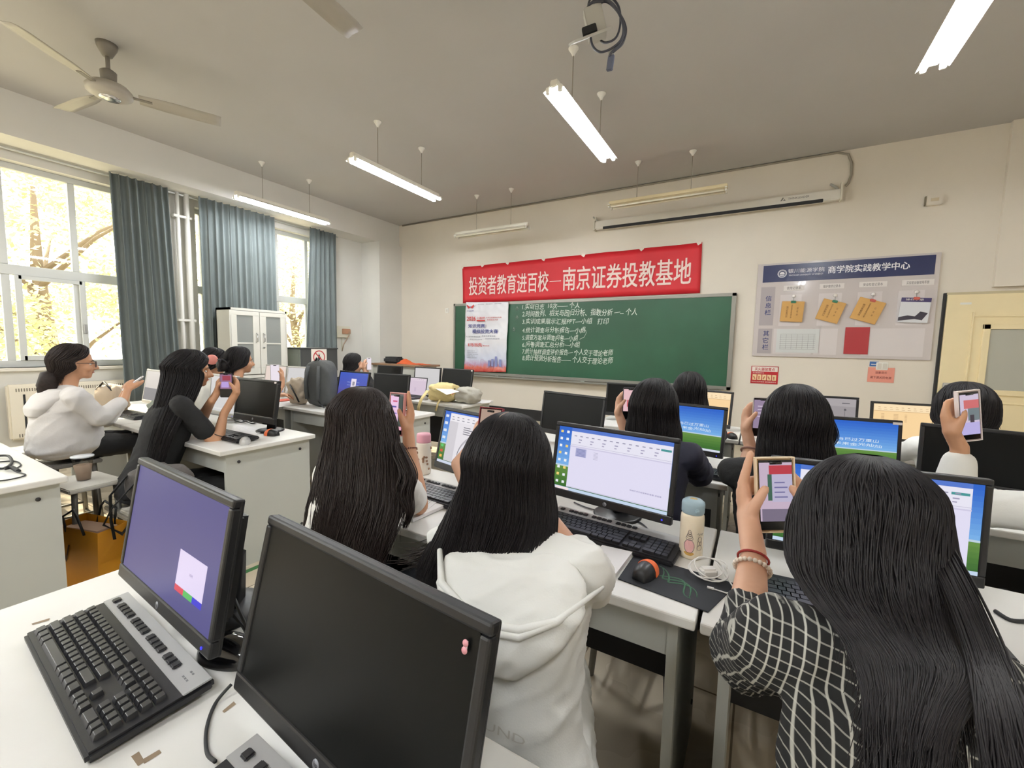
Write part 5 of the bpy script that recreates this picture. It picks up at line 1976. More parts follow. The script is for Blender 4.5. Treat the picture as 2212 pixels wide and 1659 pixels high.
def solid(parts, name, mm, parent, vox, smooth=2, wr=None):
    """closed shapes grown together into ONE continuous surface"""
    ob = MB()
    for p in parts:
        k = p[0]
        if k == 'cap':
            _, a, b, r0, r1 = p
            a, b = V(a), V(b)
            ob.tube([a, b], [r0, r1], None, 14)
            ob.ell(a, (r0, r0, r0), None, None, 14)
            ob.ell(b, (r1, r1, r1), None, None, 14)
        elif k == 'ell':
            ob.ell(p[1], p[2], None, p[3] if len(p) > 3 else None, 20)
        elif k == 'loft':
            secs = p[1]
            n = 28
            vs, fs = [], []
            for (c, hw, hd, ax, ay) in secs:
                for j in range(n):
                    a = 2 * math.pi * j / n
                    ca, sa = math.cos(a), math.sin(a)
                    vs.append(V(c) + V(ax) * hw * math.copysign(abs(ca) ** .85, ca) + V(ay) * hd * math.copysign(abs(sa) ** .85, sa))
            for i in range(len(secs) - 1):
                for j in range(n):
                    fs.append([i * n + j, i * n + (j + 1) % n, (i + 1) * n + (j + 1) % n, (i + 1) * n + j])
            fs.append(list(range(n))[::-1])
            fs.append([(len(secs) - 1) * n + j for j in range(n)])
            ob.add(vs, fs)
    o = ob.build('tmp', mm, None, fixn=False)
    bm = bmesh.new()
    bm.from_mesh(o.data)
    bmesh.ops.recalc_face_normals(bm, faces=bm.faces[:])
    bm.to_mesh(o.data)
    bm.free()
    md = o.modifiers.new('r', 'REMESH')
    md.mode = 'VOXEL'
    md.voxel_size = vox
    md.use_smooth_shade = True
    if smooth:
        sm = o.modifiers.new('s', 'SMOOTH')
        sm.iterations = smooth
        sm.factor = .5
    dg = bpy.context.evaluated_depsgraph_get()
    ev = o.evaluated_get(dg)
    me = bpy.data.meshes.new_from_object(ev)
    old = o.data
    bpy.data.objects.remove(o)
    bpy.data.meshes.remove(old)
    me.name = name
    if wr:
        amp, sc, ax = wr
        nv = len(me.vertices)
        co = np.empty(nv * 3, np.float32)
        me.vertices.foreach_get('co', co)
        no = np.empty(nv * 3, np.float32)
        me.vertex_normals.foreach_get('vector', no)
        co, no = co.reshape(-1, 3), no.reshape(-1, 3)
        d = np.zeros(nv, np.float32)
        axv = V(ax).normalized()
        for i in range(nv):
            q = V(co[i])
            u_ = q.dot(axv)
            g = (q - axv * u_) * (sc * .19) + axv * (u_ * sc * .055) + noise.noise_vector(q * 4.0) * .55
            n1 = abs(noise.noise(g))
            n2 = abs(noise.noise(g * 2.1 + V((7, 3, 1))))
            d[i] = (1 - min(1, n1 * 2.6)) ** 1.6 * 1.5 + (1 - min(1, n2 * 2.6)) ** 2 * .6 - .5
        co += no * (amp * d)[:, None]
        me.vertices.foreach_set('co', co.ravel())
    if not me.materials:
        me.materials.append(mm)
    me.polygons.foreach_set('use_smooth', [True] * len(me.polygons))
    me.update()
    o = bpy.data.objects.new(name, me)
    C.objects.link(o)
    par(o, parent)
    return o


def catmull(A, k):
    """A: list of tuples of scalars / vectors, resampled k per span"""
    out = []
    n = len(A)
    for i in range(n - 1):
        q = [A[max(i - 1, 0)], A[i], A[i + 1], A[min(i + 2, n - 1)]]
        for s in range(k):
            f = s / k
            row = []
            for a, b, c_, d in zip(*q):
                row.append(.5 * ((2 * b) + (c_ - a) * f + (2 * a - 5 * b + 4 * c_ - d) * f * f + (3 * b - a - 3 * c_ + d) * f ** 3))
            out.append(tuple(row))
    out.append(A[-1])
    return out


def hair(parent, H, Rx, Fx, Ux, hang, mm, n=220, seed=1, vol=.012, face=58, wave=.0, r=.0030, tip=.75, top_gap=True, name='hair', sub=3, lock=.05):
    """hair from the crown over the skull, then along the hanging sections (centre, half width, half depth, face opening angle)"""
    rnd = random.Random(seed)
    secs = []
    for th, cut in ((8, 0), (24, 0), (42, 8), (60, 26), (78, 44), (96, face)):
        t = math.radians(th)
        c = H - Fx * (.012 + .004 * (th / 96)) + Ux * (.022 + (.098 + vol) * math.cos(t))
        secs.append((c, (.076 + vol) * math.sin(t) ** .85, (.094 + vol) * math.sin(t) ** .85, float(cut)))
    h0 = V(hang[0][0])
    kw, kd = hang[0][1] / (.076 + vol), hang[0][2] / (.094 + vol)
    out_ = []
    for (c, hw_, hd_, cut), th in zip(secs, (8, 24, 42, 60, 78, 96)):
        if (c - h0).dot(Ux) < .042:
            continue
        g = (th / 100) ** 2.2
        sh_ = (h0 - H)
        sh_ = sh_ - Ux * sh_.dot(Ux)
        out_.append((c + sh_ * g * .8, hw_ * (1 + (kw - 1) * g), hd_ * (1 + (kd - 1) * g), cut))
    secs = out_
    for h in hang:
        secs.append((V(h[0]), h[1], h[2], float(h[3] if len(h) > 3 else face + 8)))
    secs = catmull(secs, sub)
    N = len(secs)

    def pt(i, phi, rho):
        """phi -1..1, 0 at the back of the head"""
        c, hw, hd, cut = secs[i]
        a = math.radians(180 - max(0, cut)) * phi
        return c + Rx * (hw * rho * math.sin(a)) - Fx * (hd * rho * math.cos(a))
    mb = MB()
    K = 72
    vs, fs = [], []
    last = N - 1
    for i in range(N):
        fade = 1 - .08 * max(0, (i / (N - 1) - .8) / .2)
        for k in range(K + 1):
            phi = -1 + 2 * k / K
            g = lock * .5 * (math.sin(phi * 37 + 1.3 * math.sin(i * .25 + seed)) + math.sin(phi * 83 + seed)) * min(1, i / 8)
            vs.append(pt(i, phi, (.95 + g) * fade))
    W_ = K + 1
    off = len(vs)
    for i in range(N):
        for k in range(K + 1):
            vs.append(pt(i, -1 + 2 * k / K, .72))
    for i in range(N - 1):
        for k in range(K):
            a = i * W_ + k
            fs.append([a, a + 1, a + W_ + 1, a + W_])
            fs.append([off + a + 1, off + a, off + a + W_, off + a + W_ + 1])
        for k in (0, K):
            a = i * W_ + k
            fs.append([a, a + W_, off + a + W_, off + a])
    for k in range(K):
        a = (N - 1) * W_ + k
        fs.append([a, a + 1, off + a + 1, off + a])
    mb.add(vs, fs, mm, True)
    for s in range(n):
        ph = rnd.uniform(-1, 1)
        rho = rnd.uniform(.955, 1.025)
        i0 = 0
        end = int(N * rnd.uniform(tip, 1.0))
        extra = rnd.uniform(0, .05)
        wph = rnd.uniform(0, 6.28)
        pts, rs = [], []
        for i in range(i0, max(end, i0 + 4)):
            if i >= N:
                break
            f = i / N
            p = pt(i, max(-1, min(1, ph + .012 * math.sin(i * .5 + wph))), rho)
            if wave:
                p = p + Rx * (wave * f * math.sin(i * .55 + wph)) + Fx * (wave * .6 * f * math.cos(i * .5 + wph))
            pts.append(p)
            rs.append(r * (1 - .65 * max(0, (i - i0) / max(1, end - i0) - .6) / .4) * min(1, .3 + i * .12))
        if len(pts) > 3:
            d = (pts[-1] - pts[-2])
            pts.append(pts[-1] + d + V((rnd.uniform(-.012, .012), rnd.uniform(-.012, .012), -extra)))
            rs.append(r * .2)
            mb.tube(pts, rs, mm, 4, False)
    return mb.build(name, mm, parent)


def phone(label, c, ex, ey, case, look, w=.076, h=.158, th=.009, bumper=None):
    """c centre, ex to its right, ey up, as its user sees it"""
    F = frame(c, ex, ey)
    t = thing('phone', label, 'phone', c, 0, 'raised phones')

    def mk():
        q = MB()
        q.T = F
        return q
    m = mk()
    m.box((0, 0, 0), (w, h, th), case, None, .004, 3)
    m.build('phone_case', case, t)
    m = mk()
    sc_ = mat('phone glass', (14, 14, 16), .15)
    zf = th / 2 + .0002
    m.box((0, 0, th / 2), (w - .006, h - .006, .0006), sc_)
    L = [zf + .0004]

    def R(u0, v0, u1, v1, c_, k=1.0):
        L[0] += .00006
        W_, H_ = w - .008, h - .008
        m.add([(W_ * (a - .5), H_ * (b - .5), L[0]) for a, b in ((u0, v0), (u1, v0), (u1, v1), (u0, v1))], [[0, 1, 2, 3]], E(c_, k))
    if look == 'board':
        R(0, .12, 1, .97, (196, 176, 196))
        R(.3, .80, 1, .93, (184, 60, 72))
        R(.25, .42, .38, .80, (64, 100, 84))
        R(.38, .40, 1, .80, (186, 180, 206))
        for k in range(4):
            R(.45, .46 + .07 * k, .85 - .08 * (k % 2), .48 + .07 * k, (120, 116, 160))
        R(.05, .12, 1, .3, (120, 110, 130))
    elif look == 'poster':
        R(0, .20, .66, .96, (236, 196, 228))
        R(.66, .20, 1, .96, (66, 76, 72))
        R(0, .20, .66, .30, (236, 110, 140))
        R(.2, .80, .56, .84, (206, 90, 130))
        R(.1, .66, .5, .70, (96, 84, 160))
        R(.24, .50, .55, .53, (120, 110, 190))
        for k in range(2):
            R(.2 + .2 * k, .33, .34 + .2 * k, .40, (106, 84, 160))
        R(0, .10, 1, .19, (234, 170, 190))
    elif look == 'beige':
        R(0, 0, 1, 1, (176, 150, 134))
    elif look == 'pinkscreen':
        R(0, .25, 1, .97, (230, 190, 196))
        m2 = .6
        R(.25, .40, 1, .62, (206, 96, 104))
        R(.32, .45, 1, .57, (224, 150, 150))
    elif look == 'purple':
        R(0, .2, 1, .96, (150, 132, 158))
        for k in range(4):
            R(.2, .78 - .09 * k, .7, .80 - .09 * k, (214, 200, 216))
    elif look == 'red':
        R(0, .34, 1, .96, (150, 110, 140))
        R(.2, .70, .9, .90, (160, 66, 84))
        R(.1, .40, .75, .64, (186, 160, 222))
    elif look == 'room':
        R(0, .1, 1, .96, (206, 192, 214))
        R(.2, .66, 1, .84, (206, 110, 112))
        R(.4, .40, 1, .66, (116, 128, 132))
        R(.5, .30, .72, .52, (70, 62, 70))
        R(0, .1, 1, .36, (186, 176, 226))
    elif look == 'white':
        R(0, 0, 1, 1, (236, 226, 236))
    m.build('phone_screen', sc_, t)
    m = mk()
    m.tube([(-.012, h * .44, th / 2 + .0016), (.012, h * .44, th / 2 + .0016)], .0035, sc_, 8)
    m.build('camera_cutout', sc_, t)
    if bumper:
        m = mk()
        for a, b, c_, d in ((-w / 2 - .003, w / 2 + .003, h / 2, h / 2 + .003), (-w / 2 - .003, w / 2 + .003, -h / 2 - .003, -h / 2), (-w / 2 - .003, -w / 2, -h / 2, h / 2), (w / 2, w / 2 + .003, -h / 2, h / 2)):
            m.bx(a, b, c_, d, -th / 2 - .001, th / 2 + .002, bumper)
        m.build('phone_bumper', bumper, t, bev=.001)
    return F


def grip(F, s, wrist, w=.076, style='wrap', k=1.0):
    """hand shapes closed on a phone whose frame is F; s = +1 holds its right edge, -1 its left edge"""
    def q(x, y, z):
        return F @ V((s * (w / 2 + x), y, z))
    out = []
    wr = V(wrist)
    pc = q(.018, -.045, -.008)          # heel of the palm
    kn = [q(.020, .022, -.018), q(.024, .002, -.020), q(.024, -.019, -.020), q(.021, -.038, -.018)]
    out += [('cap', wr, pc, .023 * k, .021 * k)]
    for i, a in enumerate(kn):
        out.append(('cap', pc, a, .016 * k, .0115 * k))
    out.append(('cap', kn[0], kn[3], .0115 * k, .0105 * k))
    tips = {'wrap': [(.002, .048, -.026, -.022, .056, -.020), (.004, .024, -.030, -.024, .030, -.021), (.004, .000, -.030, -.022, .005, -.021), (.003, -.024, -.027, -.016, -.021, -.020)],
            'point': [(.012, .058, -.014, .004, .088, -.012), (.004, .024, -.030, -.024, .030, -.021), (.004, .000, -.030, -.022, .005, -.021), (.003, -.024, -.027, -.016, -.021, -.020)],
            'flat': [(.014, .056, -.010, .010, .086, -.008), (.013, .038, -.016, .006, .070, -.014), (.011, .014, -.018, .002, .044, -.018), (.008, -.012, -.018, -.006, .010, -.020)]}[style]
    for i, a in enumerate(kn):
        m_, t_ = q(*tips[i][:3]), q(*tips[i][3:])
        rr = (.0092, .0095, .0090, .0078)[i] * k
        out += [('cap', a, m_, .0108 * k, rr), ('cap', m_, t_, rr, rr * .82)]
    tb, tm, tt = q(.022, -.046, .010), q(.010, -.012, .019), q(-.010, .016, .0155)
    out += [('cap', pc, tb, .018 * k, .0145 * k), ('cap', tb, tm, .0135 * k, .011 * k), ('cap', tm, tt, .011 * k, .0088 * k)]
    return out


def relaxed(wrist, d, nrm, side, k=1.0):
    """a lightly curled hand from the wrist along d, palm facing nrm, thumb towards side"""
    w, d, nrm, sd = V(wrist), V(d).normalized(), V(nrm).normalized(), V(side).normalized()
    out = [('cap', w, w + d * .05, .022 * k, .020 * k)]
    for i in range(4):
        o = sd * (.030 - .020 * i)
        a = w + d * (.085 - .004 * abs(i - 1)) + o
        L_ = (.075, .082, .076, .060)[i]
        b = a + (d * .8 + nrm * .5).normalized() * L_ * .55
        c_ = b + (d * .4 + nrm * .9).normalized() * L_ * .45
        out += [('cap', w + d * .03 + o * .5, a, .015 * k, .011 * k), ('cap', a, b, .0105 * k, .009 * k), ('cap', b, c_, .009 * k, .0072 * k)]
    a = w + d * .035 + sd * .034
    b = a + (d * .6 + sd * .6 + nrm * .4).normalized() * .036
    out += [('cap', w + d * .015, a, .017 * k, .013 * k), ('cap', a, b, .012 * k, .010 * k), ('cap', b, b + (d + nrm * .5).normalized() * .028, .010 * k, .008 * k)]
    return out


def person(label, H, yaw, pitch, sh, pelvis, arms, hands, skinm, vox=.006, roll=0.0, legs=True, knee=None, head_k=1.0):
    """H head centre; yaw facing direction in degrees (90 = the chalkboard); sh = (left, right) shoulder; arms = ((elbow, wrist) left, right)"""
    a, p = math.radians(yaw), math.radians(pitch)
    F0 = V((math.cos(a), math.sin(a), 0))
    Rx = V((math.sin(a), -math.cos(a), 0))
    Fx = F0 * math.cos(p) - V((0, 0, 1)) * math.sin(p)
    Ux = F0 * math.sin(p) + V((0, 0, 1)) * math.cos(p)
    if roll:
        rr = math.radians(roll)
        Rx, Ux = Rx * math.cos(rr) + Ux * math.sin(rr), Ux * math.cos(rr) - Rx * math.sin(rr)
    H = V(H)
    t = thing('person', label, 'person', (pelvis[0], pelvis[1], 0))
    k = head_k

    def L(x, y, z):
        return H + (Rx * x + Fx * y + Ux * z) * k
    R3 = M((Rx, Fx, Ux)).transposed()
    ell = lambda x, y, z, a_, b_, c_: ('ell', L(x, y, z), (a_ * k, b_ * k, c_ * k), R3)
    parts = [ell(0, -.010, .030, .074, .092, .083), ell(0, .022, -.030, .059, .066, .072), ell(0, .058, -.082, .026, .026, .020),
             ell(0, .030, -.070, .046, .050, .030), ell(-.040, .060, -.030, .022, .022, .024), ell(.040, .060, -.030, .022, .022, .024),
             ell(0, .072, .022, .050, .016, .012),
             ('cap', L(0, .090, .006), L(0, .108, -.028), .008 * k, .0125 * k), ell(-.012, .096, -.031, .008, .009, .007), ell(.012, .096, -.031, .008, .009, .007),
             ell(0, .080, -.053, .021, .0105, .0055), ell(0, .078, -.062, .018, .0105, .006)]
    for s in (-1, 1):
        parts += [ell(s * .076, -.004, -.012, .009, .020, .032), ell(s * .080, -.010, -.004, .008, .016, .022)]
    sl, sr = V(sh[0]), V(sh[1])
    nb = (sl + sr) / 2
    pv = V(pelvis)
    tax = (sr - sl).normalized()
    tup = (nb - pv).normalized()
    tfw = tup.cross(tax).normalized()
    hw = (sr - sl).length / 2
    parts += [('cap', L(0, -.022, -.055), nb + tup * .015 - tfw * .005, .051, .056), ('cap', nb + tup * .02, sl, .05, .045), ('cap', nb + tup * .02, sr, .05, .045)]
    T = (nb - pv).length

    def sec(f, w_, d_, o=0.0):
        return (pv.lerp(nb, f) + tfw * o, w_, d_, tax, tfw)
    torso = [(-.06, .150, .105, 0), (.08, .160, .110, 0), (.30, .128, .090, .004), (.55, .132, .095, .006), (.78, hw * .86, .100, .004), (.93, hw * .80, .075, 0), (1.0, hw * .5, .05, 0)]
    parts.append(('loft', [sec(*q) for q in torso]))
    ar = []
    for S_, A_ in zip((sl, sr), arms):
        if A_ is None:
            continue
        e, w_ = V(A_[0]), V(A_[1])
        ar.append((S_, e, w_))
        parts += [('cap', S_, e, .042, .034), ('cap', e, e.lerp(w_, .3), .034, .036), ('cap', e.lerp(w_, .3), w_, .036, .0235)]
    for h_ in hands:
        parts += h_
    kn = []
    if legs:
        for s in (-1, 1):
            hip = pv + tax * (s * .085) - V((0, 0, .01))
            kp = hip + F0 * .40 + tax * (s * .05) + V((0, 0, .0)) if knee is None else V(knee) + tax * (s * .09)
            an = V((kp.x + F0.x * .02, kp.y + F0.y * .02, .09))
            kn.append((hip, kp, an))
            parts += [('cap', hip, kp, .075, .055), ('cap', kp, an, .052, .036), ('cap', an - V((0, 0, .03)), an + F0 * .13 - V((0, 0, .055)), .036, .03)]
    b = solid(parts, 'body', skinm, t, vox, 2)
    D = dict(t=t, H=H, Rx=Rx, Fx=Fx, Ux=Ux, L=L, sec=sec, tax=tax, tfw=tfw, tup=tup, nb=nb, pv=pv, hw=hw, arms=ar, legs=kn, sl=sl, sr=sr, F0=F0, torso=torso)
    ew, ed, lipm = mat('eye white', (226, 222, 216), .3), mat('iris dark', (36, 28, 26), .2), mat('lip', (186, 112, 104), .4)
    for s in (-1, 1):
        e_ = MB().ell(L(s * .031, .0685, -.001), (.0120 * k, .0085 * k, .0062 * k), ew, R3, 12).ell(L(s * .031, .0738, -.001), (.0052 * k, .0042 * k, .0052 * k), ed, R3, 10).build('eye', None, t)
        MB().tube([L(s * .014, .087, .019), L(s * .032, .084, .025), L(s * .048, .070, .020)], [.002, .003, .0015], hair_k, 6).build('eyebrow', hair_k, t)
    MB().tube([L(-.02, .083, -.057), L(-.008, .0895, -.0565), L(.008, .0895, -.0565), L(.02, .083, -.057)], [.0018, .0042, .0042, .0018], lipm, 8).build('lips', lipm, t)
    return D


def shirt(D, mm, off=.014, hem=-.08, sleeve=.6, extra=(), wr=(.0035, 62, (.6, .3, .7)), vox=.008, name='shirt', neck=True, flare=0.0, sr_add=.010):
    """a garment over the torso and along the arms up to sleeve (1 = elbow, 2 = wrist)"""
    parts = []
    secs = []
    for f, w_, d_, o in D['torso']:
        if f < hem - .02:
            continue
        g = off + (flare * max(0, .35 - f))
        secs.append(D['sec'](f, w_ + g, d_ + g, o))
    parts.append(('loft', secs))
    nb, sl, sr, tup = D['nb'], D['sl'], D['sr'], D['tup']
    for S_ in (sl, sr):
        parts.append(('cap', nb + tup * .02, S_, .0585, .046 + off * .4))
    if neck:
        parts.append(('cap', nb + tup * .0, nb + tup * .035, .064, .060))
    for S_, e, w_ in D['arms']:
        if sleeve <= 1:
            parts.append(('cap', S_, S_.lerp(e, sleeve), .041 + sr_add, .040 + sr_add * 1.2))
        else:
            g = sleeve - 1
            parts += [('cap', S_, e, .042 + sr_add, .037 + sr_add), ('cap', e, e.lerp(w_, g), .038 + sr_add, .029 + sr_add * .7)]
    parts += list(extra)
    return solid(parts, name, mm, D['t'], vox, 3, wr)


def trousers(D, mm, vox=.010):
    parts = [('loft', [D['sec'](-.10, .165, .12), D['sec'](.10, .172, .122), D['sec'](.18, .15, .11)])]
    for hip, kp, an in D['legs']:
        parts += [('cap', hip, kp, .088, .068), ('cap', kp, an + V((0, 0, .04)), .066, .055)]
    return solid(parts, 'trousers', mm, D['t'], vox, 2, (.004, 60, (.3, .5, .8)))


def shoes(D, mm):
    for hip, kp, an in D['legs']:
        F0 = D['F0']
        solid([('cap', an - V((0, 0, .04)), an + F0 * .14 - V((0, 0, .05)), .046, .038), ('ell', an + V((0, 0, -.02)), (.045, .045, .045))], 'shoe', mm, D['t'], .010, 1)


def glasses(D, mm, r=.024):
    L = D['L']
    m = MB()
    for s in (-1, 1):
        m.tube([L(s * .033 + r * math.cos(a), .097, .0 + r * .85 * math.sin(a)) for a in np.linspace(0, 2 * math.pi, 20)], .0018, mm, 6)
        m.tube([L(s * (.033 + r), .096, .004), L(s * .078, .05, .006), L(s * .084, -.01, .002)], .0016, mm, 6)
    m.tube([L(-.010, .100, .003), L(.010, .100, .003)], .0016, mm, 6)
    return m.build('glasses', mm, D['t'])


def band(D, c, axis, r, mm, name, rr=.003, beads=0):
    ax = V(axis).normalized()
    u = ax.orthogonal().normalized()
    w_ = ax.cross(u)
    m = MB()
    c = V(c)
    if beads:
        for i in range(beads):
            a = 2 * math.pi * i / beads
            m.ell(c + u * math.cos(a) * r + w_ * math.sin(a) * r, (rr, rr, rr), mm, None, 10)
    else:
        m.tube([c + u * math.cos(a) * r + w_ * math.sin(a) * r for a in np.linspace(0, 2 * math.pi, 24)], rr, mm, 8)
    return m.build(name, mm, D['t'])


whitec = mat('white cotton', (224, 223, 217), .85, bump=.08, bscale=300)
hoodc = mat('pale grey white nylon', (214, 210, 206), .7, bump=.1, bscale=90)
blackc = mat('black cloth', (26, 26, 27), .85, bump=.1, bscale=200)
navyc = mat('dark navy cloth', (38, 39, 56), .8, bump=.1, bscale=120)
denim = mat('dark trouser cloth', (46, 48, 54), .85)
shoem = mat('shoe white', (206, 202, 196), .6)
shoed = mat('shoe dark', (40, 40, 42), .6)
Z = V((0, 0, 1))


def plaid_mat():
    m = bpy.data.materials.new('black white plaid')
    m.use_nodes = True
    nt = m.node_tree
    b = nt.nodes['Principled BSDF']
    b.inputs['Roughness'].default_value = .9
    tc = nt.nodes.new('ShaderNodeTexCoord')
    n = nt.nodes.new('ShaderNodeTexNoise')
    n.inputs['Scale'].default_value = 7
    mp = nt.nodes.new('ShaderNodeMapping')
    mp.inputs['Rotation'].default_value = (.1, -.12, -.15)
    nt.links.new(tc.outputs['Object'], n.inputs['Vector'])
    ad = nt.nodes.new('ShaderNodeVectorMath')
    ad.operation = 'MULTIPLY_ADD'
    ad.inputs[1].default_value = (.010, .010, .010)
    nt.links.new(n.outputs['Color'], ad.inputs[0])
    nt.links.new(tc.outputs['Object'], ad.inputs[2])
    nt.links.new(ad.outputs[0], mp.inputs['Vector'])
    sp = nt.nodes.new('ShaderNodeSeparateXYZ')
    nt.links.new(mp.outputs[0], sp.inputs[0])
    outs = []
    for ax, per, wd in (('X', .0122, .12), ('Z', .0130, .09)):
        d = nt.nodes.new('ShaderNodeMath')
        d.operation = 'DIVIDE'
        d.inputs[1].default_value = per
        nt.links.new(sp.outputs[ax], d.inputs[0])
        f = nt.nodes.new('ShaderNodeMath')
        f.operation = 'FRACT'
        nt.links.new(d.outputs[0], f.inputs[0])
        pp = nt.nodes.new('ShaderNodeMath')
        pp.operation = 'PINGPONG'
        pp.inputs[1].default_value = .5
        nt.links.new(f.outputs[0], pp.inputs[0])
        mr = nt.nodes.new('ShaderNodeMapRange')
        mr.inputs['From Min'].default_value = wd * .5
        mr.inputs['From Max'].default_value = wd
        mr.inputs['To Min'].default_value = 1
        mr.inputs['To Max'].default_value = 0
        nt.links.new(pp.outputs[0], mr.inputs['Value'])
        outs.append((mr, .72 if ax == 'X' else .5))
    cur = None
    base = (*lin((24, 24, 25)), 1)
    for mr, k in outs:
        mu = nt.nodes.new('ShaderNodeMath')
        mu.operation = 'MULTIPLY'
        mu.inputs[1].default_value = k
        nt.links.new(mr.outputs['Result'], mu.inputs[0])
        mx = nt.nodes.new('ShaderNodeMix')
        mx.data_type = 'RGBA'
        mx.inputs['A'].default_value = base
        if cur is not None:
            nt.links.new(cur, mx.inputs['A'])
        mx.inputs['B'].default_value = (*lin((196, 194, 184)), 1)
        nt.links.new(mu.outputs[0], mx.inputs['Factor'])
        cur = mx.outputs['Result']
    nt.links.new(cur, b.inputs['Base Color'])
    return m


# ---- woman in the plaid shirt, nearest at the right
H = V((.152, .80, 1.098))
c = P(1674, 1068, y=1.07)
F = phone('phone in clear gold edged case before face of plaid shirt woman', c, V((.86, .42, .06)), V((.05, .12, 1)), mat('clear gold case', (206, 180, 140), .25), 'board', bumper=mat('gold bumper', (226, 206, 176), .2))
wl_ = F @ V((-.105, -.085, .02))
wl_ = P(1628, 1196, y=.97)
wr_ = F @ V((.085, -.11, .03))
D = person('woman in black and white plaid shirt with long black hair, raising phone at right', H, 101, 8, ((.045, .66, .985), (.385, .62, .975)), (.21, .44, .48),
           ((P(1606, 1418, y=.80), wl_), ((.37, .86, .84), wr_)), [grip(F, -1, wl_, style='point', k=1.05), grip(F, 1, wr_, style='wrap')], skin, .005)
D7 = D
pl = plaid_mat()
shirt(D, pl, .018, -.05, 1.40, wr=(.0035, 60, (.5, .3, .8)), vox=.0065, sr_add=.016)
trousers(D, denim)
shoes(D, shoem)
hs = []
for (u0, u1, v, y_, hd, cut) in ((1706, 2052, 1150, .775, .098, 62), (1704, 2085, 1235, .735, .09, 72), (1742, 2118, 1310, .675, .075, 84), (1806, 2142, 1385, .61, .055, 92), (1848, 2096, 1470, .545, .036, 98), (1864, 2050, 1570, .49, .026, 99), (1872, 2036, 1720, .445, .020, 99)):
    a, b = P(u0, v, y=y_), P(u1, v, y=y_)
    hs.append(((a + b) / 2, (b - a).length / 2, hd, cut))
hair(D['t'], H, D['Rx'], D['Fx'], D['Ux'], hs, hair_k, 1100, 7, .012, 60, .003, .0012, .7, sub=4, lock=.03)
m = MB()
rnd = random.Random(31)
for k in range(90):
    f = rnd.random()
    a = P(1990 + 60 * f, 1170, y=.745)
    b = P(2085 + 75 * f + rnd.uniform(-10, 10), 1395, y=.60)
    c_ = P(2110 + 110 * f + rnd.uniform(-18, 18), 1540, y=.51)
    d_ = P(2120 + 140 * f + rnd.uniform(-25, 25), 1700, y=.46)
    o_ = V((0, -.012 * rnd.random(), 0))
    m.tube(smooth_path([a + o_, a.lerp(b, .5) + o_ + Z * .004 - V((0, .004, 0)), b + o_, c_ + o_, d_ + o_], 4), .0010, hair_k, 4)
m.build('side_lock', hair_k, D['t'])
glasses(D, mat('pale gold wire', (214, 196, 186), .3, .4))
e, w_ = D['arms'][0][1], D['arms'][0][2]
ax = (w_ - e).normalized()
band(D, w_ - ax * .012, ax, .0275, mat('red cord', (150, 40, 36), .6), 'red_cord_bracelet', .0024)
band(D, w_ - ax * .034, ax, .031, mat('pearl', (220, 206, 190), .3), 'pearl_bracelet', .0046, 22)

# ---- girl in the white hooded dress
H = V((-.513, .885, 1.085))
c = P(1057, 936, y=1.14)
F = phone('phone in maroon case showing above head of girl in white hooded dress', c, V((1, .08, 0)), V((0, .22, 1)), mat('maroon case', (116, 40, 48), .4), 'beige', .080, .162, .010, mat('maroon bumper', (128, 46, 54), .35))
wl_, wr_ = F @ V((-.085, -.11, .03)), F @ V((.085, -.11, .03))
D = person('girl in white hooded dress with straight black hair, seated before document monitor', H, 92, 10, ((-.655, .82, .88), (-.285, .835, .905)), (-.385, .70, .48),
           (((-.68, 1.07, .81), wl_), ((-.43, 1.10, .80), wr_)), [grip(F, -1, wl_), grip(F, 1, wr_)], skin, .0065, knee=(-.52, 1.05, .45))
whit = whitec
sk = [D['sec'](1.0, .11, .06), D['sec'](.9, .185, .088), D['sec'](.7, .172, .112), D['sec'](.45, .150, .104), D['sec'](.25, .152, .112), D['sec'](.02, .182, .15),
      ((-.385, .74, .40), .20, .18, V((1, 0, 0)), V((0, 1, 0))), ((-.375, .75, .22), .225, .20, V((1, 0, 0)), V((0, 1, 0))), ((-.36, .76, .10), .275, .21, V((1, 0, 0)), V((0, 1, 0)))]
pt_ = [('loft', sk)]
for S_, e_, w_ in D['arms']:
    pt_ += [('cap', D['nb'] + D['tup'] * .02, S_, .060, .051), ('cap', S_, S_.lerp(e_, .66), .050, .054)]
    o_ = D['tax'] * (.014 if S_ is D['sr'] else -.014)
    pt_ += [('cap', S_ + o_ * .6, S_.lerp(e_, .25) + o_ * 1.2 - Z * .05, .046, .046), ('cap', S_.lerp(e_, .3) + o_ - Z * .02, S_.lerp(e_, .55) + o_ * 1.2 - Z * .055, .046, .034)]
for hip, kp, an in D['legs']:
    pt_ += [('cap', hip, kp, .10, .075), ('cap', kp, an + Z * .12, .08, .09)]
solid(pt_, 'dress', whit, D['t'], .0075, 3, (.0055, 55, (.9, .2, .25)))
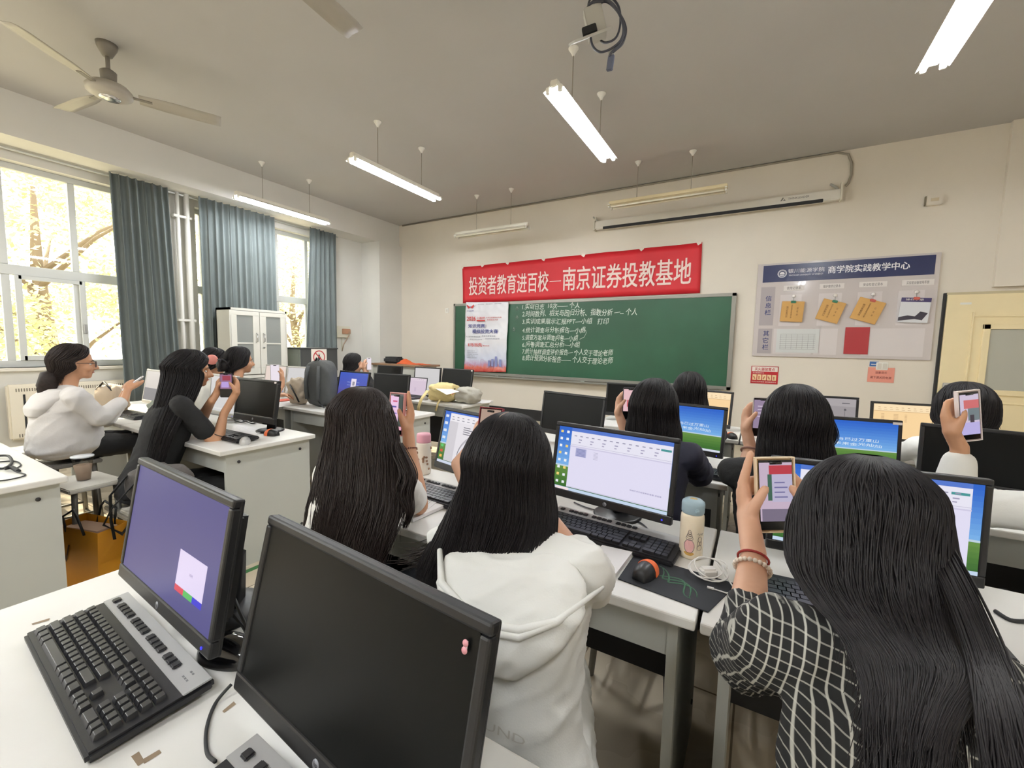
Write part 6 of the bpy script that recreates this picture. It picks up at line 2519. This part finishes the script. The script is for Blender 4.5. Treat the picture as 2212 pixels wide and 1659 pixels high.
# hood lying on the back
hd_ = []
tf, tx, tu = D['tfw'], D['tax'], D['tup']
back = lambda f, o: D['pv'].lerp(D['nb'], f) - tf * o + tx * .04
hood = [('loft', [(back(1.06, .02), .11, .05, tx, tf), (back(.98, .085), .165, .045, tx, tf), (back(.86, .118), .168, .034, tx, tf), (back(.74, .128), .135, .030, tx, tf), (back(.64, .128), .085, .026, tx, tf), (back(.56, .122), .035, .018, tx, tf)])]
solid(hood, 'hood', whit, D['t'], .0065, 3, (.004, 60, (.5, .2, .9)))
rim = MB()
for o_ in (0, .012):
    rim.tube([back(1.0, .10) - tx * .175 + tu * .0, back(.88, .150) - tx * .13 - tu * o_, back(.78, .163) - tx * .03 - tu * (o_ + .005), back(.79, .163) + tx * .06 - tu * o_, back(.85, .150) + tx * .13, back(.92, .11) + tx * .165, back(.97, .05) + tx * .19], [.006, .008, .008, .008, .007, .006, .003], whit, 8)
rim.build('hood_hem', whit, D['t'])
cf = MB()
Fc = frame(back(.34, .128) + tf * .004, tx, tu)
lettering(cf, 'JUND', Fc, -.045, 0, .018, mat('faint print', (206, 202, 192), .8), .10, lift=.012)
cf.build('back_lettering', None, D['t'])
shoes(D, shoem)
hs = [(H + V((.004, -.018, -.035)), .110, .114, 58), (H + V((.0, -.028, -.10)), .132, .108, 70), (H + V((-.010, -.055, -.165)), .148, .090, 86), (H + V((-.026, -.085, -.215)), .153, .066, 96), (H + V((-.045, -.105, -.262)), .148, .050, 100), (H + V((-.055, -.115, -.29)), .140, .040, 102)]
hair(D['t'], H, D['Rx'], D['Fx'], D['Ux'], hs, hair_k, 1100, 3, .014, 56, .0015, .0012, .82, sub=4, lock=.02)
pm = MB()
vol = .014
pm.tube([H - D['Fx'] * (.013 + (.094 + vol) * math.sin(t_) ** .85 * .985) + D['Ux'] * (.0225 + (.098 + vol) * math.cos(t_)) + D['Rx'] * .002 * math.sin(t_ * 9) for t_ in np.linspace(.22, .80, 9)], [.0008, .0016, .0022, .0026, .0028, .0024, .0018, .0012, .0006], mat('parting skin', (150, 126, 112), .6), 6)
pm.build('hair_parting', None, D['t'])
# a lock blown to the left
rnd = random.Random(9)
m = MB()
for k in range(150):
    o_ = V((rnd.gauss(0, .015), rnd.gauss(0, .02), rnd.gauss(0, .013)))
    a = H + V((-.11, -.05, -.12)) + o_ * .4
    m.tube(smooth_path([a, H + V((-.15, -.06, -.20)) + o_ * .6, H + V((-.21, -.06, -.255)) + o_ * .8, H + V((-.275 + rnd.uniform(-.03, .04), -.06, -.285)) + o_], 4), [.0016 * (1 - i / 13) + .0003 for i in range(13)], hair_b, 4)
m.build('side_lock', hair_b, D['t'])

# ---- long haired girl in the white T-shirt
H = V((-1.208, 1.035, 1.095))
c = P(858, 894, y=1.19)
F = phone('phone in pink case held upright by girl with long hair in white T-shirt', c, V((1, -.08, .02)), V((-.04, .10, 1)), mat('pink case', (226, 160, 160), .35), 'poster', .078, .160, .010, mat('pink bumper', (232, 172, 170), .3))
wr_ = P(884, 966, y=1.17)
D = person('girl in white T-shirt with very long black hair, elbow on desk, phone raised', H, 78, 4, ((-1.305, .955, .905), (-1.035, 1.005, .93)), (-1.21, .87, .48),
           (((-1.30, 1.20, .80), F @ V((-.08, -.14, .03))), (P(905, 1092, y=1.13), wr_)), [grip(F, 1, wr_, style='flat', k=1.05), grip(F, -1, F @ V((-.08, -.14, .03)))], skin2, .006)
shirt(D, whitec, .018, -.08, .72, wr=(.004, 60, (.6, .2, .7)), vox=.0075, sr_add=.012)
trousers(D, denim)
shoes(D, shoem)
hs = []
for (u0, u1, v, y_, hd, cut) in ((718, 855, 925, 1.01, .105, 56), (700, 872, 985, .985, .105, 66), (680, 888, 1045, .945, .10, 78), (660, 880, 1110, .90, .085, 90), (644, 850, 1180, .86, .065, 96), (634, 800, 1250, .83, .05, 98), (640, 770, 1320, .81, .04, 98)):
    a, b = P(u0, v, y=y_), P(u1, v, y=y_)
    hs.append(((a + b) / 2, (b - a).length / 2, hd, cut))
hair(D['t'], H, D['Rx'], D['Fx'], D['Ux'], hs, hair_b, 900, 5, .012, 56, .008, .0014, .62, sub=4, lock=.06)
m = MB()
for k in range(70):
    o_ = V((rnd.gauss(0, .011), rnd.gauss(0, .012), rnd.gauss(0, .01)))
    w_ = rnd.uniform(-.006, .006)
    m.tube(smooth_path([P(858, 960, y=.99) + o_ * .6, P(868, 990, y=.97) + o_, P(884, 1030, y=.94) + o_, P(876, 1070, y=.92) + o_ + V((w_, 0, 0)), P(884, 1108, y=.91) + o_ * .6, P(874, 1140, y=.91) + o_ * .3 + V((w_, 0, 0))], 5), [.0016 * (1 - max(0, i - 16) / 10) + .0002 for i in range(26)], hair_b, 4)
m.build('side_lock', hair_b, D['t'])
e, w_ = D['arms'][1][1], D['arms'][1][2]
ax = (w_ - e).normalized()
band(D, w_ - ax * .005, ax + V((.15, 0, 0)), .0265, mat('brown beads', (106, 52, 38), .4), 'bead_bracelet', .0028, 26)
glasses(D, mat('dark wire', (50, 44, 44), .4))

# ---- girl in black with long hair, left middle
H = V((-3.13, 1.315, 1.185))
c = P(489, 832, x=-2.95)
F = phone('phone with camera picture held by girl in black shirt', c, V((.75, .6, 0)), V((0, .05, 1)), mat('dark case', (46, 44, 56), .4), 'red')
wr_ = P(483, 895, x=-2.95)
D = person('girl in black shirt with long black hair beside dark square monitor', H, 70, 6, ((-3.28, 1.24, .985), (-2.98, 1.19, .985)), (-3.17, 1.05, .46),
           (((-3.28, 1.40, .80), F @ V((-.075, -.10, .03))), (P(468, 962, x=-2.93), wr_)), [grip(F, 1, wr_, style='wrap', k=1.1), grip(F, -1, F @ V((-.075, -.10, .03)), k=1.05)], skin2, .0085)
shirt(D, blackc, .022, -.1, .62, vox=.010, sr_add=.014)
trousers(D, blackc)
shoes(D, shoed)
hs = []
for (u0, u1, v, x_, hd, cut) in ((352, 462, 812, -3.13, .105, 60), (340, 460, 865, -3.10, .13, 78), (326, 440, 915, -3.08, .15, 92), (314, 420, 965, -3.08, .15, 98), (306, 405, 1012, -3.08, .14, 100)):
    a, b = P(u0, v, x=x_), P(u1, v, x=x_)
    cc = (a + b) / 2
    hs.append((cc, hd, abs(b.y - a.y) / 2 * 1.0, cut))
hair(D['t'], H, D['Rx'], D['Fx'], D['Ux'], hs, hair_k, 420, 8, .014, 60, .004, .002, .7, lock=.03)
e, w_ = D['arms'][1][1], D['arms'][1][2]
ax = (w_ - e).normalized()
band(D, e.lerp(w_, .35), ax + V((.3, .1, 0)), .042, dark, 'black_hair_tie', .0022)

# ---- girl in the white hoodie by the window
H = V((-3.95, .985, 1.205))
c = P(287, 828, x=-3.95)
F = phone('white edged phone held low by girl in white hoodie at the window', c, V((.95, -.25, .05)), V((.2, .72, .62)), mat('white case', (232, 228, 224), .3), 'white')
wl_, wr_ = P(258, 872, x=-4.08), P(266, 868, x=-3.84)
D = person('girl in white hooded jacket with ponytail and glasses on a tall stool by the window', H, 80, 4, ((-4.13, .935, .995), (-3.77, .93, .995)), (-3.97, .94, .66),
           ((P(228, 905, x=-4.15), wl_), (P(214, 902, x=-3.76), wr_)), [grip(F, -1, wl_, k=1.1), grip(F, 1, wr_, k=1.1)], skin2, .0085, knee=(-3.95, 1.33, .62))
ex_ = [('loft', [(D['nb'] - D['tfw'] * .02 + Z * .05, .10, .075, D['tax'], D['tfw']), (D['nb'] - D['tfw'] * .07 + Z * .0, .14, .085, D['tax'], D['tfw']), (D['nb'] - D['tfw'] * .13 - Z * .06, .13, .06, D['tax'], D['tfw']), (D['nb'] - D['tfw'] * .15 - Z * .12, .08, .035, D['tax'], D['tfw'])])]
ex2 = [('loft', [(D['pv'] - Z * .06 - V((0, .02, 0)), .17, .15, D['tax'], D['tfw']), (D['pv'] - Z * .01 - V((0, .02, 0)), .205, .185, D['tax'], D['tfw']), (D['pv'] + Z * .10 - V((0, .02, 0)), .20, .175, D['tax'], D['tfw']), (D['pv'] + Z * .22 - V((0, .012, 0)), .195, .155, D['tax'], D['tfw']), (D['pv'] + Z * .30, .17, .12, D['tax'], D['tfw'])])]
shirt(D, hoodc, .038, -.1, 1.86, ex2, wr=(.006, 38, (.3, 1.0, .55)), vox=.009, sr_add=.022)
solid(ex_, 'hood', hoodc, D['t'], .010, 3, (.003, 40, (.4, .6, .7)))
trousers(D, blackc)
shoes(D, shoem)
hs = [(H + V((0, -.03, -.03)), .092, .10, 72), (H + V((0, -.05, -.075)), .070, .075, 92), (H + V((0, -.062, -.10)), .05, .05, 100)]
hair(D['t'], H, D['Rx'], D['Fx'], D['Ux'], hs, hair_b, 150, 12, .014, 72, .0, .0034, .9)
pony = MB()
rnd = random.Random(4)
q0 = [P(122, 806, x=-3.95), P(108, 812, x=-3.95), P(102, 835, x=-3.95), P(96, 862, x=-3.95)]
pony.tube(q0, [.03, .05, .052, .02], hair_b, 14)
for k in range(60):
    a_ = rnd.uniform(0, 6.28)
    o_ = V((.026 * math.cos(a_), .026 * math.sin(a_), .012 * math.sin(a_ + 1)))
    pony.tube([q0[0] + o_ * .8, q0[1] + o_ * 1.7, q0[2] + o_ * 1.75, q0[3] + o_ * .5 - Z * rnd.uniform(0, .03)], [.003, .004, .004, .001], hair_b, 4)
pony.build('ponytail', hair_b, D['t'])
glasses(D, mat('black frame', (34, 32, 34), .4))
t_ = stool(-3.99, .93, 'tall grey stool under the girl in white hoodie', .56, 0, dseat)
t_ = stool(-3.36, .84, 'grey stool carrying the drink cup by the white hoodie', .55, .1)

# ---- two girls beside the white cabinet
H = V((-3.97, 2.045, 1.195))
c = P(594, 806, x=-3.80)
F = phone('white phone in raised hand above dark monitor of the bun girl', c, V((.5, .86, 0)), V((-.2, .2, 1)), mat('white case', (232, 228, 224)), 'white')
wr_ = F @ V((.05, -.12, .0))
D = person('girl with dark hair in a bun, side on, before the white cabinet', H, 84, 2, ((-4.11, 1.99, .985), (-3.81, 1.99, .985)), (-3.97, 1.97, .47),
           (((-4.12, 2.2, .82), (-4.0, 2.40, .86)), ((-3.74, 2.18, .86), wr_)), [grip(F, 1, wr_, style='wrap', k=1.1), relaxed((-4.0, 2.40, .86), (0, 1, 0), (0, 0, -1), (1, 0, 0))], skin2, .010)
shirt(D, blackc, .018, -.08, .7, vox=.012)
trousers(D, denim, .014)
shoes(D, shoem)
hs = [(H + V((0, -.02, -.03)), .09, .10, 70), (H + V((0, -.05, -.07)), .065, .075, 95), (H + V((0, -.07, -.09)), .04, .05, 104)]
hair(D['t'], H, D['Rx'], D['Fx'], D['Ux'], hs, hair_k, 110, 14, .014, 70, 0, .004, .9)
bn = MB()
bc = H + V((0, -.145, -.03))
bn.ell(bc, (.055, .05, .055), hair_k, None, 18)
for k in range(12):
    bn.tube([bc + V((.052 * math.cos(a + k), .05 * math.sin(a + k * .7), .05 * math.sin(a * 1.3 + k))) for a in np.linspace(0, 2.5, 10)], .008, hair_k, 5)
bn.build('hair_bun', hair_k, D['t'])
H = V((-4.36, 2.02, 1.175))
D = person('girl with round pink hair clip behind the girl with a bun', H, 60, 14, ((-4.55, 1.98, .965), (-4.25, 1.97, .965)), (-4.41, 1.96, .47),
           (((-4.55, 2.2, .82), (-4.46, 2.42, .84)), ((-4.27, 2.2, .82), (-4.34, 2.42, .84))), [relaxed((-4.46, 2.42, .84), (0, 1, 0), (0, 0, -1), (1, 0, 0)), relaxed((-4.34, 2.42, .84), (0, 1, 0), (0, 0, -1), (-1, 0, 0))], skin2, .010)
shirt(D, whitec, .018, -.08, .7, vox=.012)
trousers(D, denim, .014)
shoes(D, shoem)
hs = [(H + V((0, -.02, -.03)), .09, .10, 66), (H + V((0, -.05, -.08)), .07, .08, 90), (H + V((0, -.07, -.13)), .05, .06, 100)]
hair(D['t'], H, D['Rx'], D['Fx'], D['Ux'], hs, hair_k, 110, 15, .014, 66, 0, .004, .9)
cl_ = P(458, 777, x=-4.27)
MB().lathe([(.002, -.008), (.04, -.008), (.046, 0), (.04, .008), (.002, .008)], mat('pink hair clip', (222, 140, 128), .4), 24, cl_, (V((0, 0, 1)).rotation_difference(-ray(458, 777).normalized())).to_matrix()).build('hair_clip', None, D['t'])

# ---- girl in the far row with hand to her face
H = V((-4.22, 3.47, 1.125))
c = P(797, 786, x=-4.1)
F = phone('glowing phone in front of the far girl touching her face', c, V((.3, .95, 0)), V((0, .05, 1)), mat('white case', (232, 228, 224)), 'white', .06, .15)
D = person('girl in the far row touching her face behind the blue screen', H, 76, 6, ((-4.38, 3.38, .915), (-4.06, 3.37, .915)), (-4.22, 3.22, .47),
           (((-4.36, 3.62, .82), F @ V((-.05, -.12, 0))), ((-4.02, 3.56, .86), (-4.14, 3.60, 1.0))), [grip(F, -1, F @ V((-.05, -.12, 0)), k=1.1), relaxed((-4.14, 3.60, 1.0), (-.15, -.1, 1), (0, -1, 0), (-1, 0, 0))], skin, .011)
shirt(D, blackc, .02, -.08, 1.7, vox=.013)
trousers(D, denim, .014)
shoes(D, shoed)
hs = [(H + V((0, -.025, -.03)), .095, .10, 66), (H + V((0, -.055, -.09)), .08, .085, 92), (H + V((0, -.075, -.15)), .06, .06, 104)]
hair(D['t'], H, D['Rx'], D['Fx'], D['Ux'], hs, hair_k, 110, 16, .014, 66, 0, .004, .9)

# ---- girl in the navy jacket, middle row
H = V((-.392, 1.96, 1.118))
c = P(1362, 872, y=2.07)
F = phone('grey cased phone left of the navy jacket girl, pink picture on it', c, V((.92, .3, 0)), V((0, .05, 1)), mat('grey case', (96, 92, 98), .35), 'pinkscreen')
wl_ = P(1350, 934, y=2.05)
D = person('girl in dark navy jacket with shoulder length hair behind document monitor', H, 84, 4, ((-.56, 1.90, .925), (-.235, 1.90, .935)), (-.38, 1.76, .47),
           (((-.60, 2.02, .80), wl_), ((-.20, 2.12, .80), (-.34, 2.28, .80))), [grip(F, -1, wl_, k=1.05), relaxed((-.34, 2.28, .80), (-.3, 1, 0), (0, 0, -1), (-1, 0, 0))], skin, .008)
shirt(D, navyc, .026, -.1, 1.8, vox=.009, sr_add=.018, wr=(.005, 50, (.6, .2, .7)))
trousers(D, denim)
shoes(D, shoed)
hs = [(H + V((0, -.02, -.04)), .105, .115, 58), (H + V((.004, -.03, -.10)), .118, .11, 72), (H + V((.006, -.035, -.15)), .118, .095, 88), (H + V((.006, -.04, -.18)), .105, .08, 94)]
hair(D['t'], H, D['Rx'], D['Fx'], D['Ux'], hs, hair_k, 500, 21, .014, 56, .002, .0018, .85, lock=.03)

# ---- girl further ahead of her
H = V((-.39, 3.06, 1.103))
D = person('girl with long dark hair facing the cream lit monitor at the chalkboard', H, 92, 4, ((-.55, 3.01, .91), (-.22, 3.01, .91)), (-.385, 2.97, .47),
           (((-.58, 3.2, .80), (-.48, 3.42, .80)), ((-.2, 3.2, .80), (-.30, 3.42, .80))), [relaxed((-.48, 3.42, .80), (0, 1, 0), (0, 0, -1), (1, 0, 0)), relaxed((-.30, 3.42, .80), (0, 1, 0), (0, 0, -1), (-1, 0, 0))], skin, .010)
shirt(D, navyc, .022, -.1, 1.8, vox=.012)
trousers(D, denim, .014)
shoes(D, shoed)
hs = [(H + V((0, -.02, -.04)), .108, .112, 58), (H + V((0, -.03, -.12)), .13, .10, 76), (H + V((0, -.06, -.22)), .14, .08, 92), (H + V((0, -.085, -.32)), .13, .05, 98)]
hair(D['t'], H, D['Rx'], D['Fx'], D['Ux'], hs, hair_k, 170, 22, .014, 56, .002, .0034, .8)

# ---- girl in the black sweater
H = V((.122, 1.80, 1.135))
c = P(1647, 901, y=1.96)
F = phone('phone in clear case in left hand of girl in black sweater', c, V((.95, .28, .0)), V((.03, .06, 1)), mat('clear case', (206, 196, 190), .3), 'purple')
wl_ = P(1621, 968, y=1.93)
D = person('girl in black sweater with dark hair tucked, bracelet on raised wrist', H, 96, 2, ((-.055, 1.78, .925), (.29, 1.78, .925)), (.125, 1.79, .47),
           ((P(1606, 1035, y=1.84), wl_), ((.33, 1.96, .80), (.22, 2.15, .80))), [grip(F, -1, wl_, k=1.05), relaxed((.22, 2.15, .80), (-.2, 1, 0), (0, 0, -1), (-1, 0, 0))], skin, .0075)
shirt(D, blackc, .026, -.1, .95, vox=.009, sr_add=.012)
trousers(D, denim)
shoes(D, shoem)
hs = [(H + V((0, -.02, -.04)), .105, .115, 58), (H + V((.006, -.03, -.10)), .115, .11, 72), (H + V((.012, -.04, -.155)), .118, .09, 86), (H + V((.014, -.05, -.20)), .11, .065, 94)]
hair(D['t'], H, D['Rx'], D['Fx'], D['Ux'], hs, hair_k, 600, 23, .014, 56, .003, .0016, .85, lock=.03)
m = MB()
for k in range(40):
    o_ = V((rnd.gauss(0, .006), rnd.gauss(0, .006), 0))
    m.tube(smooth_path([P(1772, 880, y=1.82) + o_, P(1793, 915, y=1.82) + o_, P(1800, 945, y=1.81) + o_, P(1790, 968, y=1.80) + o_ * .5], 5), [.0016 * (1 - max(0, i - 8) / 10) for i in range(16)], hair_k, 4)
m.build('side_lock', hair_k, D['t'])
e, w_ = D['arms'][0][1], D['arms'][0][2]
ax = (w_ - e).normalized()
band(D, w_ - ax * .012, ax + V((-.1, 0, .1)), .031, mat('brown bangle', (142, 104, 92), .4), 'bangle', .004)

# ---- short haired person before the door
H = V((.922, 3.03, 1.095))
D = person('short haired person in white shirt before the yellow door', H, 88, 2, ((.75, 2.98, .90), (1.10, 2.98, .90)), (.925, 2.97, .47),
           (((.70, 3.16, .80), (.80, 3.40, .80)), ((1.14, 3.16, .80), (1.04, 3.40, .80))), [relaxed((.80, 3.40, .80), (0, 1, 0), (0, 0, -1), (1, 0, 0)), relaxed((1.04, 3.40, .80), (0, 1, 0), (0, 0, -1), (-1, 0, 0))], skin2, .010, head_k=1.12)
shirt(D, whitec, .024, -.1, 1.6, vox=.011)
trousers(D, denim, .014)
shoes(D, shoed)
hs = [(H + V((0, -.02, -.03)), .122, .125, 66), (H + V((0, -.03, -.075)), .105, .11, 88), (H + V((0, -.035, -.115)), .074, .085, 102)]
hair(D['t'], H, D['Rx'], D['Fx'], D['Ux'], hs, hair_k, 300, 24, .034, 60, .003, .0030, .8)

# ---- person in white at the right edge, mostly outside the frame
c = P(2091, 898, y=1.93)
F = phone('phone in pale clear case raised before the short haired person', c, V((.80, .58, .10)), V((-.10, .02, 1)), mat('pale clear case', (222, 208, 206), .25), 'room', .076, .160, .010, mat('pale bumper', (226, 214, 212), .2))
wl_ = P(2074, 968, y=1.93)
H = V((1.02, 1.90, 1.13))
D = person('person in white shirt at right edge, sleeve raised with phone', H, 96, 4, ((.84, 1.84, .93), (1.18, 1.84, .93)), (1.02, 1.80, .47),
           ((P(2062, 1088, y=1.90), wl_), ((1.22, 2.02, .80), (1.1, 2.2, .80))), [grip(F, -1, wl_, k=1.05), relaxed((1.1, 2.2, .80), (-.2, 1, 0), (0, 0, -1), (-1, 0, 0))], skin2, .008)
shirt(D, whitec, .028, -.1, 1.74, vox=.009, sr_add=.020, wr=(.005, 45, (.4, .2, .8)))
trousers(D, denim, .012)
shoes(D, shoem)
hs = [(H + V((0, -.02, -.03)), .1, .11, 62), (H + V((0, -.03, -.09)), .10, .10, 80), (H + V((0, -.04, -.15)), .09, .08, 94)]
hair(D['t'], H, D['Rx'], D['Fx'], D['Ux'], hs, hair_k, 160, 25, .014, 60, .002, .0034, .85)

# ---- stools the others sit on
for x, y, lb in ((.21, .44, 'stool under the plaid shirt woman'), (-.385, .69, 'stool under the girl in white hooded dress'), (-1.21, .86, 'stool under the long haired girl in white T-shirt'), (-3.18, 1.04, 'stool under the girl in black shirt'), (-3.97, 1.96, 'stool under the girl with a bun'), (-4.41, 1.95, 'stool under the girl with pink hair clip'), (-4.22, 3.21, 'stool under the far girl touching her face'), (-.38, 1.75, 'stool under the girl in navy jacket'), (-.385, 2.97, 'stool under the girl facing the cream lit monitor'), (.125, 1.79, 'stool under the girl in black sweater'), (.925, 2.97, 'stool under the short haired person'), (1.02, 1.80, 'stool under the person in white at right edge')):
    stool(x, y, lb, .372)
